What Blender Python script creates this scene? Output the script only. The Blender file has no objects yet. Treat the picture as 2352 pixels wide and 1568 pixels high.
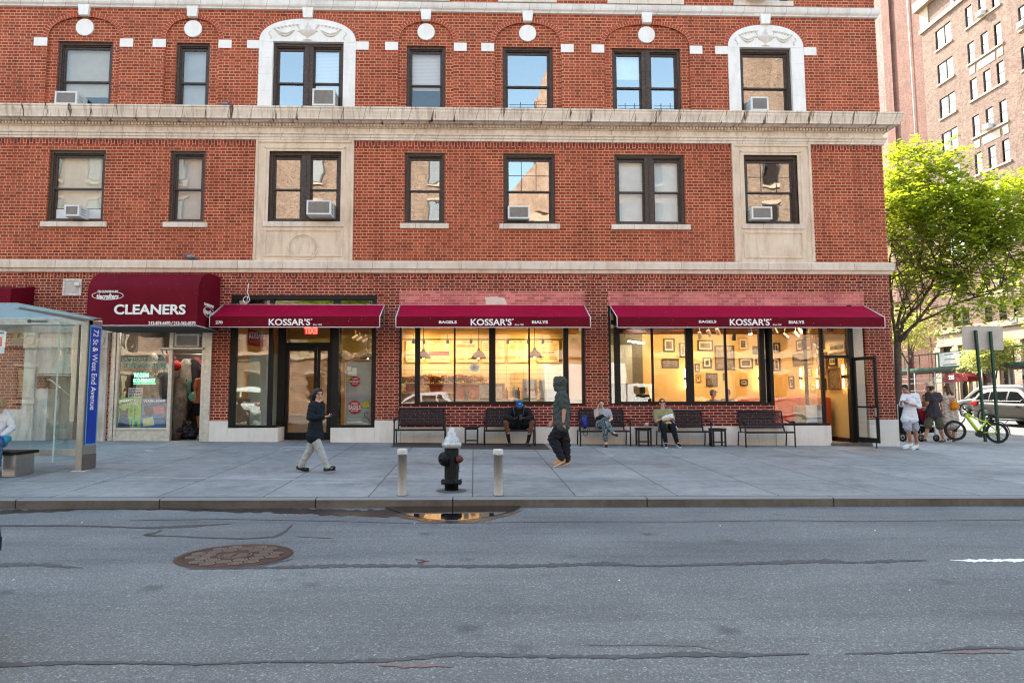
import bpy, bmesh, math, random
from mathutils import Vector, Matrix
import numpy as np
rad = math.radians
SC = bpy.context.scene
COL = SC.collection
# ------------------------------------------------------------------ camera
YAW, PITCH, ROLL, PPX, FPX, DIST, EYE = 0.0278425, 0.0849530, -0.0022376, 1130.0, 1500.0, 17.86, 1.30
def cam_axes():
    cy, sy, cp, sp = math.cos(YAW), math.sin(YAW), math.cos(PITCH), math.sin(PITCH)
    w = Vector((sy*cp, cy*cp, sp)); r = Vector((cy, -sy, 0)); u = r.cross(w)
    cr, sr = math.cos(ROLL), math.sin(ROLL)
    return cr*r+sr*u, -sr*r+cr*u, w
CR, CU, CW = cam_axes()
CAMP = Vector((0, -DIST, EYE))
cam = bpy.data.cameras.new('camera'); camo = bpy.data.objects.new('camera', cam); COL.objects.link(camo)
m = Matrix(((CR.x, CU.x, -CW.x, 0), (CR.y, CU.y, -CW.y, -DIST), (CR.z, CU.z, -CW.z, EYE), (0, 0, 0, 1)))
camo.matrix_world = m
cam.sensor_width = 36; cam.lens = FPX/2352*36; cam.shift_x = (1176-PPX)/2352
cam.clip_end = 1000; cam.clip_start = .05
SC.camera = camo
# ------------------------------------------------------------------ world, sun, exposure
SUN_EL = rad(42); SDX, SDY = -0.35, 0.937
world = bpy.data.worlds.new("World"); SC.world = world; world.use_nodes = True
wn = world.node_tree.nodes; wl = world.node_tree.links
sky = wn.new('ShaderNodeTexSky'); sky.sky_type = 'NISHITA'; sky.sun_disc = False
sky.sun_elevation = SUN_EL; sky.sun_rotation = math.atan2(SDX, SDY); sky.altitude = 50
sky.air_density = 1.0; sky.dust_density = 1.6; sky.ozone_density = 1.0
bg = wn['Background']; bg.inputs['Strength'].default_value = 0.15
tint = wn.new('ShaderNodeMix'); tint.data_type = 'RGBA'; tint.blend_type = 'MULTIPLY'; tint.inputs[0].default_value = 1
tint.inputs[7].default_value = (1.04, 1.03, .84, 1); wl.new(sky.outputs[0], tint.inputs[6]); wl.new(tint.outputs[2], bg.inputs['Color'])
sun = bpy.data.lights.new('sun', 'SUN'); sun.energy = 3.0; sun.angle = rad(.53); sun.color = (1, .93, .82)
suno = bpy.data.objects.new('sun', sun); COL.objects.link(suno)
sdir = Vector((SDX*math.cos(SUN_EL), SDY*math.cos(SUN_EL), math.sin(SUN_EL)))
suno.rotation_euler = sdir.to_track_quat('Z', 'Y').to_euler(); suno.location = (0, 0, 60)
SC.view_settings.view_transform = 'Standard'; SC.view_settings.look = 'None'
SC.view_settings.exposure = 2.76; SC.view_settings.gamma = 1.0
SC.cycles.max_bounces = 8; SC.cycles.diffuse_bounces = 3; SC.cycles.glossy_bounces = 3
SC.cycles.transparent_max_bounces = 24; SC.cycles.transmission_bounces = 4
SC.cycles.caustics_reflective = False; SC.cycles.caustics_refractive = False
SC.cycles.sample_clamp_indirect = 6; SC.cycles.use_denoising = True
SC.cycles.filter_width = 1.2

# ------------------------------------------------------------------ geometry of the place
def zf(x): return .06-.011*min(x, 14.0)
def zk(x): return -.165-.004*min(x, 14.0)
KY = -8.18
def gz(x, y):
    if y >= 0:
        e = min(max((x-11)/8, 0), 1)
        return zf(min(x, 14))+e*.022*min(y, 30)
    if y >= KY: t = y/KY; return zf(x)*(1-t)+zk(x)*t
    d = KY-y
    return zk(x)-.135+.022*min(d, 7)
def P(px, py, y=0.0):
    d = CW+CR*((px-PPX)/FPX)-CU*((py-784)/FPX); t = (y+DIST)/d.y
    return CAMP+d*t
def PX(px, py, x):
    d = CW+CR*((px-PPX)/FPX)-CU*((py-784)/FPX); return CAMP+d*(x/d.x)
def G(px, py):
    a, b = -17.0, 40.0
    for _ in range(50):
        mi = (a+b)/2; p = P(px, py, mi)
        if p.z > gz(p.x, mi): a = mi
        else: b = mi
    p = P(px, py, a); p.z = gz(p.x, p.y); return p

# ------------------------------------------------------------------ materials
MATS = {}
def newmat(name):
    m = bpy.data.materials.new(name); m.use_nodes = True; MATS[name] = m
    return m, m.node_tree.nodes, m.node_tree.links, m.node_tree.nodes['Principled BSDF']
def noise(n, l, scale, detail=4, rough=.6, vec=None, dist=0):
    t = n.new('ShaderNodeTexNoise'); t.inputs['Scale'].default_value = scale
    t.inputs['Detail'].default_value = detail; t.inputs['Roughness'].default_value = rough
    t.inputs['Distortion'].default_value = dist
    if vec is not None: l.new(vec, t.inputs['Vector'])
    return t.outputs['Fac']
def mth(n, l, op, a, b=None, c=None, clamp=False):
    t = n.new('ShaderNodeMath'); t.operation = op; t.use_clamp = clamp
    for i, v in enumerate((a, b, c)):
        if v is None: continue
        if isinstance(v, (int, float)): t.inputs[i].default_value = v
        else: l.new(v, t.inputs[i])
    return t.outputs[0]
def ramp(n, l, fac, stops):
    t = n.new('ShaderNodeValToRGB'); l.new(fac, t.inputs['Fac']); cr = t.color_ramp
    while len(cr.elements) < len(stops): cr.elements.new(.5)
    for e, (p, c) in zip(cr.elements, stops):
        e.position = p; e.color = (*c, 1) if len(c) == 3 else c
    return t.outputs['Color']
def mix(n, l, fac, a, b, bt='MIX'):
    t = n.new('ShaderNodeMix'); t.data_type = 'RGBA'; t.blend_type = bt
    for s, v in ((0, fac), (6, a), (7, b)):
        if isinstance(v, (int, float)): t.inputs[s].default_value = v
        elif isinstance(v, tuple): t.inputs[s].default_value = (*v, 1)
        else: l.new(v, t.inputs[s])
    return t.outputs[2]
def bump(n, l, h, bsdf, strength=.3, dist=.01):
    b = n.new('ShaderNodeBump'); b.inputs['Strength'].default_value = strength; b.inputs['Distance'].default_value = dist
    l.new(h, b.inputs['Height']); l.new(b.outputs[0], bsdf.inputs['Normal'])
def pos(n, l):
    g = n.new('ShaderNodeNewGeometry'); s = n.new('ShaderNodeSeparateXYZ'); l.new(g.outputs['Position'], s.inputs[0])
    return g.outputs['Position'], s.outputs[0], s.outputs[1], s.outputs[2]
def mat(name, col, rough=.6, metal=0., var=.15, vs=6., bmp=.0, bs=80., spec=.32, coat=0., local=True):
    """plain surface with a little uneven colour and relief"""
    if name in MATS: return MATS[name]
    m, n, l, b = newmat(name)
    tc = n.new('ShaderNodeTexCoord'); v = tc.outputs['Object'] if local else n.new('ShaderNodeNewGeometry').outputs['Position']
    f = noise(n, l, vs, 5, .65, v)
    c = tuple(col)
    lo = tuple(x*(1-var) for x in c); hi = tuple(min(1, x*(1+var)) for x in c)
    l.new(ramp(n, l, f, [(.3, lo), (.7, hi)]), b.inputs['Base Color'])
    b.inputs['Roughness'].default_value = rough; b.inputs['Metallic'].default_value = metal
    b.inputs['Specular IOR Level'].default_value = spec
    b.inputs['Coat Weight'].default_value = coat; b.inputs['Coat Roughness'].default_value = .08
    if bmp: bump(n, l, noise(n, l, bs, 3, .6, v), b, bmp, .004)
    return m
def emis(name, col, s):
    if name in MATS: return MATS[name]
    m, n, l, b = newmat(name); b.inputs['Base Color'].default_value = (*col, 1)
    b.inputs['Emission Color'].default_value = (*col, 1); b.inputs['Emission Strength'].default_value = s
    return m
def brick(name, course, period, jh, jv, c1, c2, mortar, bond='flemish', dirt=.36, soldier=False):
    m, n, l, b = newmat(name)
    P3, x, y, z = pos(n, l)
    u = mth(n, l, 'ADD', x, y)
    u = mth(n, l, 'ADD', u, mth(n, l, 'MULTIPLY', mth(n, l, 'SUBTRACT', noise(n, l, 3, 2, .5, P3), .5), .012))
    u = mth(n, l, 'ADD', u, 100.0); v = mth(n, l, 'ADD', z, 50.0)
    if soldier: u, v = v, u
    vr = mth(n, l, 'DIVIDE', v, course); row = mth(n, l, 'FLOOR', vr); fv = mth(n, l, 'FRACT', vr)
    off = mth(n, l, 'MULTIPLY', mth(n, l, 'MODULO', row, 2.0), .5)
    ur = mth(n, l, 'ADD', mth(n, l, 'DIVIDE', u, period), off)
    fu = mth(n, l, 'FRACT', ur); iu = mth(n, l, 'FLOOR', ur)
    mh = mth(n, l, 'LESS_THAN', fv, jh/course)
    w = jv/period
    mv = mth(n, l, 'LESS_THAN', fu, w)
    half = 0.
    if bond == 'flemish':
        a = mth(n, l, 'GREATER_THAN', fu, .655); bb = mth(n, l, 'LESS_THAN', fu, .655+w)
        mv = mth(n, l, 'MAXIMUM', mv, mth(n, l, 'MULTIPLY', a, bb)); half = a
    jo = mth(n, l, 'MAXIMUM', mh, mv)
    idn = n.new('ShaderNodeCombineXYZ'); l.new(iu, idn.inputs[0]); l.new(row, idn.inputs[1])
    if bond == 'flemish': l.new(half, idn.inputs[2])
    wnn = n.new('ShaderNodeTexWhiteNoise'); l.new(idn.outputs[0], wnn.inputs['Vector'])
    bc = ramp(n, l, wnn.outputs['Value'], [(0, tuple(q*.80 for q in c1)), (.25, c1), (.75, c2), (1, tuple(q*1.18 for q in c2))])
    grain = noise(n, l, 60, 3, .7, P3)
    bc = mix(n, l, .35, bc, ramp(n, l, grain, [(.3, (.35, .3, .3)), (.7, (1, 1, 1))]), 'MULTIPLY')
    big = noise(n, l, .55, 5, .62, P3)
    mc = mix(n, l, ramp(n, l, noise(n, l, 1.3, 4, .6, P3), [(.35, (0, 0, 0)), (.65, (1, 1, 1))]), mortar, tuple(q*.72 for q in mortar))
    c = mix(n, l, jo, bc, mc)
    mp = n.new('ShaderNodeMapping'); l.new(P3, mp.inputs[0]); mp.inputs['Scale'].default_value = (1.6, 1.6, .16)
    c = mix(n, l, .6, c, ramp(n, l, noise(n, l, 1.1, 5, .7, mp.outputs[0]), [(.30, (.62, .56, .54)), (.5, (1.02, 1.02, 1.02))]), 'MULTIPLY')
    c = mix(n, l, dirt, c, ramp(n, l, big, [(.3, (.55, .5, .48)), (.62, (1.1, 1.1, 1.1))]), 'MULTIPLY')
    l.new(c, b.inputs['Base Color']); b.inputs['Roughness'].default_value = .85; b.inputs['Specular IOR Level'].default_value = .25
    bump(n, l, mth(n, l, 'SUBTRACT', mth(n, l, 'MULTIPLY', grain, .3), jo), b, .5, .006)
    return m
def glass(name, refl=.1, tint=(.93, .97, .95), wave=.0, ws=1.2):
    m, n, l, b = newmat(name); n.remove(b)
    out = n['Material Output']
    tr = n.new('ShaderNodeBsdfTransparent'); tr.inputs[0].default_value = (*tint, 1)
    gl = n.new('ShaderNodeBsdfGlossy'); gl.inputs['Roughness'].default_value = 0.0; gl.inputs[0].default_value = (1, 1, 1, 1)
    fr = n.new('ShaderNodeFresnel'); gg = n.new('ShaderNodeNewGeometry')
    l.new(mth(n, l, 'SUBTRACT', 1.5, mth(n, l, 'MULTIPLY', gg.outputs['Backfacing'], 1.5-1/1.5)), fr.inputs['IOR'])
    fac = mth(n, l, 'ADD', mth(n, l, 'MULTIPLY', fr.outputs[0], 1.0), refl-.04, clamp=True)
    ms = n.new('ShaderNodeMixShader'); l.new(fac, ms.inputs[0]); l.new(tr.outputs[0], ms.inputs[1]); l.new(gl.outputs[0], ms.inputs[2])
    l.new(ms.outputs[0], out.inputs[0])
    if wave:
        P3, x, y, z = pos(n, l)
        bu = n.new('ShaderNodeBump'); bu.inputs['Strength'].default_value = 1; bu.inputs['Distance'].default_value = wave
        l.new(noise(n, l, ws, 2, .5, P3, .6), bu.inputs['Height']); l.new(bu.outputs[0], gl.inputs['Normal'])
    return m

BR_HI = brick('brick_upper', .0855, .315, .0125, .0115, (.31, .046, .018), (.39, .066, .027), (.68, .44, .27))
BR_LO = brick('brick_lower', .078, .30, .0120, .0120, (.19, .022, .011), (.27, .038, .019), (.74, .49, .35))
BR_BK = brick('brick_bulkhead', .0765, .24, .013, .015, (.15, .015, .010), (.20, .022, .013), (.70, .46, .38), bond='running')
BR_PK = brick('brick_pink', .078, .23, .010, .010, (.52, .13, .115), (.62, .19, .165), (.72, .42, .37), bond='running', dirt=.35)
BR_SO = brick('brick_soldier', .0855, .24, .013, .013, (.20, .026, .013), (.32, .05, .025), (.66, .42, .28), bond='running', soldier=True)
def stone(name, c1, c2, stain=.35, bs=1.0):
    m, n, l, b = newmat(name); P3, x, y, z = pos(n, l)
    mp = n.new('ShaderNodeMapping'); l.new(P3, mp.inputs[0]); mp.inputs['Scale'].default_value = (2.2, 2.2, .5)
    c = ramp(n, l, noise(n, l, 1.4*bs, 6, .65, P3), [(.3, c1), (.7, c2)])
    c = mix(n, l, stain, c, ramp(n, l, noise(n, l, 3*bs, 5, .7, mp.outputs[0]), [(.32, (.45, .36, .28)), (.55, (1, 1, 1))]), 'MULTIPLY')
    l.new(c, b.inputs['Base Color']); b.inputs['Roughness'].default_value = .8; b.inputs['Specular IOR Level'].default_value = .3
    bump(n, l, noise(n, l, 45, 4, .7, P3), b, .25, .005)
    return m
def stone_blocks(name, c1, c2, w, stain=.3, x0=0., streak=False, jw=.008):
    """terracotta in blocks along x with dark thin joints, and rust streaks of their own"""
    m = stone(name, c1, c2, stain); n = m.node_tree.nodes; l = m.node_tree.links; b = n['Principled BSDF']
    base = b.inputs['Base Color'].links[0].from_socket
    P3, x, y, z = pos(n, l)
    xr = mth(n, l, 'DIVIDE', mth(n, l, 'ADD', mth(n, l, 'ADD', x, y), 100.0+x0), w)
    f = mth(n, l, 'FRACT', xr)
    j = mth(n, l, 'LESS_THAN', f, jw/w)
    c = mix(n, l, j, base, (.17, .11, .075))
    if streak:
        mp = n.new('ShaderNodeMapping'); l.new(P3, mp.inputs[0]); mp.inputs['Scale'].default_value = (5.5, .3, .5)
        s = ramp(n, l, noise(n, l, 1.6, 3, .8, mp.outputs[0], .3), [(.53, (0, 0, 0)), (.60, (1, 1, 1))])
        s = mth(n, l, 'MULTIPLY', s, mth(n, l, 'ADD', mth(n, l, 'LESS_THAN', mth(n, l, 'ABSOLUTE', mth(n, l, 'SUBTRACT', f, .05)), .16), .3, clamp=True))
        c = mix(n, l, s, c, (.10, .06, .045))
    idn = mth(n, l, 'FLOOR', xr); wv = n.new('ShaderNodeTexWhiteNoise'); wv.noise_dimensions = '1D'; l.new(idn, wv.inputs['W'])
    c = mix(n, l, .25, c, ramp(n, l, wv.outputs['Value'], [(0, (.7, .66, .64)), (1, (1.1, 1.1, 1.1))]), 'MULTIPLY')
    l.new(c, b.inputs['Base Color']); return m
TC_COR = stone_blocks('terracotta_cornice', (.70, .58, .47), (.80, .70, .59), .62, .3, .1, True, .011)
TC_FRZ = stone_blocks('terracotta_frieze', (.66, .54, .43), (.78, .67, .56), .62, .45, .3)
TC_WHT = stone('terracotta_white', (.76, .71, .66), (.84, .80, .76), .18)
TC_BAND = stone_blocks('terracotta_band', (.64, .58, .53), (.76, .71, .66), .62, .25, .2)
LIME = stone('limestone', (.66, .50, .36), (.76, .61, .47), .4)
BELT = stone_blocks('limestone_belt', (.64, .53, .43), (.76, .65, .55), 1.22, .35, .5)
PLINTH = stone('painted_plinth', (.66, .61, .56), (.74, .70, .65), .16)
MARB = stone('grimy_marble', (.48, .43, .38), (.62, .57, .52), .55)
BROWN = mat('brown_window_paint', (.062, .041, .032), .55, var=.5, vs=14, bmp=.3, local=False)
BLACK = mat('black_frame_paint', (.006, .005, .005), .5, var=.3, spec=.25)
STEEL = mat('brushed_steel', (.42, .40, .38), .33, .85, var=.12, vs=20, local=False)
ALU = mat('pale_aluminium', (.55, .52, .48), .4, .6, var=.2, vs=9, local=False)
G_UP = glass('upper_window_glass', .30, (.80, .84, .84), .0032, .9)
G_UP2 = glass('frosted_window_glass', .09, (.9, .93, .93), .003, .9)
G_SHOP = glass('shop_glass', .15, (.94, .96, .95), .004, .8)
G_SHEL = glass('shelter_glass', .03, (.90, .965, .955), .002, .7)
G_CAR = glass('car_glass', .06, (.10, .12, .12), 0)
BLIND = mat('window_blind', (.62, .59, .55), .8, var=.08, vs=3, local=False)
CARWIN = mat('tinted_car_window', (.006, .007, .008), .12, var=.1, spec=.14)
DARKROOM = mat('dark_room', (.05, .04, .035), .9)
def blindmat():
    m, n, l, b = newmat('slatted_blind'); P3, x, y, z = pos(n, l)
    f = mth(n, l, 'FRACT', mth(n, l, 'MULTIPLY', z, 24))
    l.new(ramp(n, l, f, [(0, (.30, .24, .20)), (.25, (.68, .57, .50)), (1, (.62, .52, .46))]), b.inputs['Base Color']); b.inputs['Roughness'].default_value = .7
    return m
SLAT = blindmat()

# ------------------------------------------------------------------ mesh building
class MB:
    def __init__(s): s.v = []; s.f = []; s.mi = []; s.mats = []; s.cur = 0; s.M = None; s.smooth = []
    def use(s, m):
        if m not in s.mats: s.mats.append(m)
        s.cur = s.mats.index(m); return s
    def add(s, vs, fs, smooth=False):
        o = len(s.v)
        if s.M is not None: vs = [tuple(s.M @ Vector(v)) for v in vs]
        s.v += [tuple(v) for v in vs]
        for f in fs: s.f.append([o+i for i in f]); s.mi.append(s.cur); s.smooth.append(smooth)
        return s
    def box(s, x0, x1, y0, y1, z0, z1):
        v = [(x, y, z) for z in (z0, z1) for y in (y0, y1) for x in (x0, x1)]
        return s.add(v, [(0, 2, 3, 1), (4, 5, 7, 6), (0, 1, 5, 4), (2, 6, 7, 3), (0, 4, 6, 2), (1, 3, 7, 5)])
    def bbox(s, x0, x1, y0, y1, z0, z1, b=.01):
        """box with chamfered edges"""
        bm = bmesh.new(); bmesh.ops.create_cube(bm, size=1)
        for v in bm.verts: v.co = Vector(((x0+x1)/2+v.co.x*(x1-x0), (y0+y1)/2+v.co.y*(y1-y0), (z0+z1)/2+v.co.z*(z1-z0)))
        bmesh.ops.bevel(bm, geom=bm.edges[:], offset=b, segments=2, affect='EDGES', profile=.6)
        bm.verts.ensure_lookup_table()
        s.add([v.co for v in bm.verts], [[v.index for v in f.verts] for f in bm.faces]); bm.free(); return s
    def quad(s, a, b, c, d): return s.add([a, b, c, d], [(0, 1, 2, 3)])
    def prism(s, pts, y0, y1, axis='y'):
        """polygon (u,v) extruded; axis y: (u,y,v), axis x: (y,u,v), axis z: (u,v,y)"""
        def mk(p, t): return {'y': (p[0], t, p[1]), 'x': (t, p[0], p[1]), 'z': (p[0], p[1], t)}[axis]
        k = len(pts); v = [mk(p, y0) for p in pts]+[mk(p, y1) for p in pts]
        f = [tuple(range(k)), tuple(range(2*k-1, k-1, -1))]+[(i, i+k, (i+1) % k+k, (i+1) % k) for i in range(k)]
        return s.add(v, f)
    def cyl(s, a, b, r0, r1=None, n=12, caps=True, smooth=True):
        a = Vector(a); b = Vector(b); r1 = r0 if r1 is None else r1
        d = (b-a); d = d.normalized() if d.length else Vector((0, 0, 1))
        t = Vector((1, 0, 0)) if abs(d.x) < .8 else Vector((0, 1, 0)); u = d.cross(t).normalized(); w = d.cross(u)
        v = []
        for c, r in ((a, r0), (b, r1)):
            for i in range(n): an = 2*math.pi*i/n; v.append(c+(u*math.cos(an)+w*math.sin(an))*r)
        s.add(v, [(i, (i+1) % n, (i+1) % n+n, i+n) for i in range(n)], smooth)
        if caps: s.add(v[:n], [tuple(range(n-1, -1, -1))]); s.add(v[n:], [tuple(range(n))])
        return s
    def tube(s, pts, r, n=8, smooth=True):
        pts = [Vector(p) for p in pts]; rs = r if isinstance(r, (list, tuple)) else [r]*len(pts)
        v = []; prev = None
        for i, p in enumerate(pts):
            d = (pts[min(i+1, len(pts)-1)]-pts[max(i-1, 0)]).normalized()
            if prev is None:
                t = Vector((0, 0, 1)) if abs(d.z) < .9 else Vector((1, 0, 0)); u = d.cross(t).normalized()
            else:
                u = (prev-d*prev.dot(d)); u = u.normalized() if u.length > 1e-6 else d.orthogonal().normalized()
            prev = u; w = d.cross(u)
            for k in range(n): an = 2*math.pi*k/n; v.append(p+(u*math.cos(an)+w*math.sin(an))*rs[i])
        f = []
        for i in range(len(pts)-1):
            for k in range(n): f.append((i*n+k, i*n+(k+1) % n, (i+1)*n+(k+1) % n, (i+1)*n+k))
        f.append(tuple(range(n-1, -1, -1))); f.append(tuple((len(pts)-1)*n+k for k in range(n)))
        return s.add(v, f, smooth)
    def lathe(s, prof, c=(0, 0, 0), n=24, M=None, smooth=True, a0=0., a1=2*math.pi):
        """prof: (r,z) points turned about z through c"""
        v = []; full = abs(a1-a0-2*math.pi) < 1e-6; k = n if full else n+1
        for r, z in prof:
            for i in range(k):
                an = a0+(a1-a0)*i/n; q = Vector((r*math.cos(an), r*math.sin(an), z))
                if M is not None: q = M @ q
                v.append(Vector(c)+q)
        f = []
        for j in range(len(prof)-1):
            for i in range(n): f.append((j*k+i, j*k+(i+1) % k, (j+1)*k+(i+1) % k, (j+1)*k+i))
        return s.add(v, f, smooth)
    def ell(s, c, r, n=12, M=None, smooth=True):
        c = Vector(c); r = (r, r, r) if isinstance(r, (int, float)) else r
        v = []; m = max(6, n//2+2)
        for j in range(m+1):
            th = math.pi*j/m
            for i in range(n):
                an = 2*math.pi*i/n; q = Vector((r[0]*math.sin(th)*math.cos(an), r[1]*math.sin(th)*math.sin(an), r[2]*math.cos(th)))
                if M is not None: q = M @ q
                v.append(c+q)
        f = [(j*n+i, (j+1)*n+i, (j+1)*n+(i+1) % n, j*n+(i+1) % n) for j in range(m) for i in range(n)]
        return s.add(v, f, smooth)
    def build(s, name, m=None, parent=None, weld=False):
        me = bpy.data.meshes.new(name)
        me.from_pydata(s.v, [], s.f); 
        for q in ([m] if m else s.mats): me.materials.append(q)
        if not m: me.polygons.foreach_set('material_index', s.mi)
        me.polygons.foreach_set('use_smooth', s.smooth)
        me.update()
        o = bpy.data.objects.new(name, me); COL.objects.link(o)
        if parent is not None: o.parent = parent; o.matrix_parent_inverse = parent.matrix_basis.inverted()
        return o
def thing(name, label, cat, loc=(0, 0, 0), group=None, rz=0.):
    o = bpy.data.objects.new(name, None); COL.objects.link(o); o.location = loc; o.rotation_euler = (0, 0, rz)
    o.empty_display_size = .1; o['label'] = label; o['category'] = cat
    if group: o['group'] = group
    return o
def tag(o, label, cat, group=None):
    o['label'] = label; o['category'] = cat
    if group: o['group'] = group
    return o
def struct(o, kind='structure'): o['kind'] = kind; return o
def dup(root, label=None, group=None, loc=None, rz=None, scale=None):
    def cp(o, par):
        c = o.copy(); COL.objects.link(c)
        if par is not None: c.parent = par; c.matrix_parent_inverse = o.matrix_parent_inverse.copy()
        for ch in o.children: cp(ch, c)
        return c
    r = cp(root, None)
    if label: r['label'] = label
    if group: r['group'] = group
    if loc is not None: r.location = loc
    if rz is not None: r.rotation_euler = (0, 0, rz)
    if scale is not None: r.scale = scale
    return r
def loc_build(mb, name, m, root):
    """part whose mesh is written in the root's own coordinates"""
    me_o = mb.build(name, m, None); me_o.parent = root; return me_o
def text(body, size, M, m, name, parent=None, ext=.002, bold=0., shear=0., align='CENTER', sp=1., wide=1.):
    c = bpy.data.curves.new(name, 'FONT'); c.body = body; c.size = size; c.extrude = ext; c.offset = bold
    c.align_x = align; c.align_y = 'CENTER'; c.shear = shear; c.space_character = sp; c.resolution_u = 3
    o = bpy.data.objects.new(name+'_tmp', c)
    me = bpy.data.meshes.new_from_object(o); bpy.data.objects.remove(o); bpy.data.curves.remove(c)
    me.transform(M @ Matrix.Diagonal((wide, 1, 1, 1))); me.materials.clear(); me.materials.append(m); me.name = name
    q = bpy.data.objects.new(name, me); COL.objects.link(q)
    if parent is not None: q.parent = parent; q.matrix_parent_inverse = parent.matrix_basis.inverted()
    return q
def face_front(x, y, z, tilt=0.):  # text facing -Y
    return Matrix.Translation((x, y, z)) @ Matrix.Rotation(rad(90)+tilt, 4, 'X')
def join_text(objs, name):
    """several pieces of lettering that read as one mark"""
    bm = bmesh.new()
    for o in objs: bm.from_mesh(o.data)
    me = bpy.data.meshes.new(name); bm.to_mesh(me); bm.free()
    for mt in objs[0].data.materials: me.materials.append(mt)
    q = bpy.data.objects.new(name, me); COL.objects.link(q)
    q.parent = objs[0].parent; q.matrix_parent_inverse = objs[0].matrix_parent_inverse.copy()
    for o in objs: bpy.data.objects.remove(o)
    return q
# ================================================================== corner building
BL = thing('brick_building', 'red brick corner apartment building with shops at street level and white terracotta cornice', 'building', (0, 0, 0))
XL, XR, ROOF, DEEP = -42.0, 11.69, 17.0, 24.0
def wall_grid(mb, x0, x1, z0, z1, holes, y, reveal=0.):
    xs = sorted({x0, x1, *[h[0] for h in holes], *[h[1] for h in holes]}); zs = sorted({z0, z1, *[h[2] for h in holes], *[h[3] for h in holes]})
    xs = [a for a in xs if x0 <= a <= x1]; zs = [a for a in zs if z0 <= a <= z1]
    for i in range(len(xs)-1):
        for j in range(len(zs)-1):
            cx, cz = (xs[i]+xs[i+1])/2, (zs[j]+zs[j+1])/2
            if any(h[0] < cx < h[1] and h[2] < cz < h[3] for h in holes): continue
            mb.quad((xs[i], y, zs[j]), (xs[i+1], y, zs[j]), (xs[i+1], y, zs[j+1]), (xs[i], y, zs[j+1]))
    if reveal:
        for a, b, c, d in holes:
            e = y+reveal
            mb.quad((a, y, c), (a, e, c), (a, e, d), (a, y, d)); mb.quad((b, y, c), (b, y, d), (b, e, d), (b, e, c))
            mb.quad((a, y, d), (a, e, d), (b, e, d), (b, y, d)); mb.quad((a, y, c), (b, y, c), (b, e, c), (a, e, c))
W2 = {'A': (-11.71, -10.18), 'B': (-8.41, -7.45), 'C': (-5.69, -3.70), 'D': (-1.93, -.82), 'E': (.83, 2.28), 'F': (3.97, 5.96), 'G': (7.66, 9.20)}
W3 = {'A': (-11.68, -10.16), 'B': (-8.40, -7.46), 'C': (-5.67, -3.69), 'D': (-1.92, -.81), 'E': (.82, 2.26), 'F': (3.97, 5.95), 'G': (7.65, 9.15)}
ARCH = {'A': (-10.95, 1.00, 1.13), 'B': (-7.94, .755, .87), 'D': (-1.365, .785, .90), 'E': (1.54, .955, 1.065), 'F': (4.975, 1.235, 1.35)}
SPR = 11.35
Z3 = 9.26
EX0, EX1 = P(84, 900).x, P(213, 900).x
LOWH = [(EX0, EX1, -.4, 1.93), (-9.78, -7.14, -.4, 3.5), (-6.61, -2.67, -.4, 4.09), (-2.04, 3.06, .55, 3.84), (3.72, 10.91, -.4, 3.84)]
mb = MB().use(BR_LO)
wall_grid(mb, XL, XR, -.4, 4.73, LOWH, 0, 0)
for a, b, c, d in LOWH:
    mb.quad((a, 0, c), (a, .35, c), (a, .35, d), (a, 0, d)); mb.quad((b, 0, c), (b, 0, d), (b, .35, d), (b, .35, c)); mb.quad((a, 0, d), (a, .35, d), (b, .35, d), (b, 0, d))
# shallow brick panels edges above the shopfronts
for a, b in ((-6.5, -2.75), (-1.95, 2.95), (3.85, 10.85), (-12.1, -9.9)):
    mb.box(a-.30, a-.02, -.025, -.002, 4.10 if a > -9 else 3.4, 4.68)
    mb.box(b+.02, b+.30, -.025, -.002, 4.10 if a > -9 else 3.4, 4.68)
# second floor
h2 = [(*W2[k], 6.10, 8.14) for k in W2]+[(x, x+1.5, 6.1, 8.14) for x in (-16.6, -20.3, -24, -28, -32)]
mb.use(BR_HI); wall_grid(mb, XL, XR, 5.02, 8.47, h2, 0, .16)
# third floor, with arched recesses
h3 = []
for k, (cx, hi, ho) in ARCH.items(): h3.append((cx-hi, cx+hi, 8.9, 12.05))
h3 += [(-5.67, -3.69, 8.9, 11.32), (7.65, 9.15, 8.9, 11.32)]
wall_grid(mb, XL, XR, 8.9, 12.36, h3, 0, 0)
def ell_pts(cx, a, b, n=28, z0=SPR, e=2.25):
    r = []
    for i in range(n+1):
        t = math.pi*(1-i/n); c, s_ = math.cos(t), math.sin(t)
        r.append((cx+a*math.copysign(abs(c)**(2/e), c), z0+b*abs(s_)**(2/e)))
    return r
REC = .055
for k, (cx, hi, ho) in ARCH.items():
    pts = ell_pts(cx, hi, .64)
    for (xa, za), (xb, zb) in zip(pts[:-1], pts[1:]):
        mb.use(BR_HI).quad((xa, 0, za), (xb, 0, zb), (xb, 0, 12.05), (xa, 0, 12.05))
        mb.quad((xa, 0, za), (xa, REC, za), (xb, REC, zb), (xb, 0, zb))
    for x in (cx-hi, cx+hi): mb.quad((x, 0, 8.9), (x, REC, 8.9), (x, REC, SPR), (x, 0, SPR))
    a, b = W3[k]; wall_grid(mb, cx-hi-.02, cx+hi+.02, 8.9, 12.06, [(a, b, 9.0, 11.30)], REC, .13)
    # inner jamb stretcher band beside the window
# fourth floor up to the roof
h4 = [(*W3[k], 12.72, 14.6) for k in W3]
wall_grid(mb, XL, XR, 12.30, ROOF, h4, 0, .16)
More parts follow.
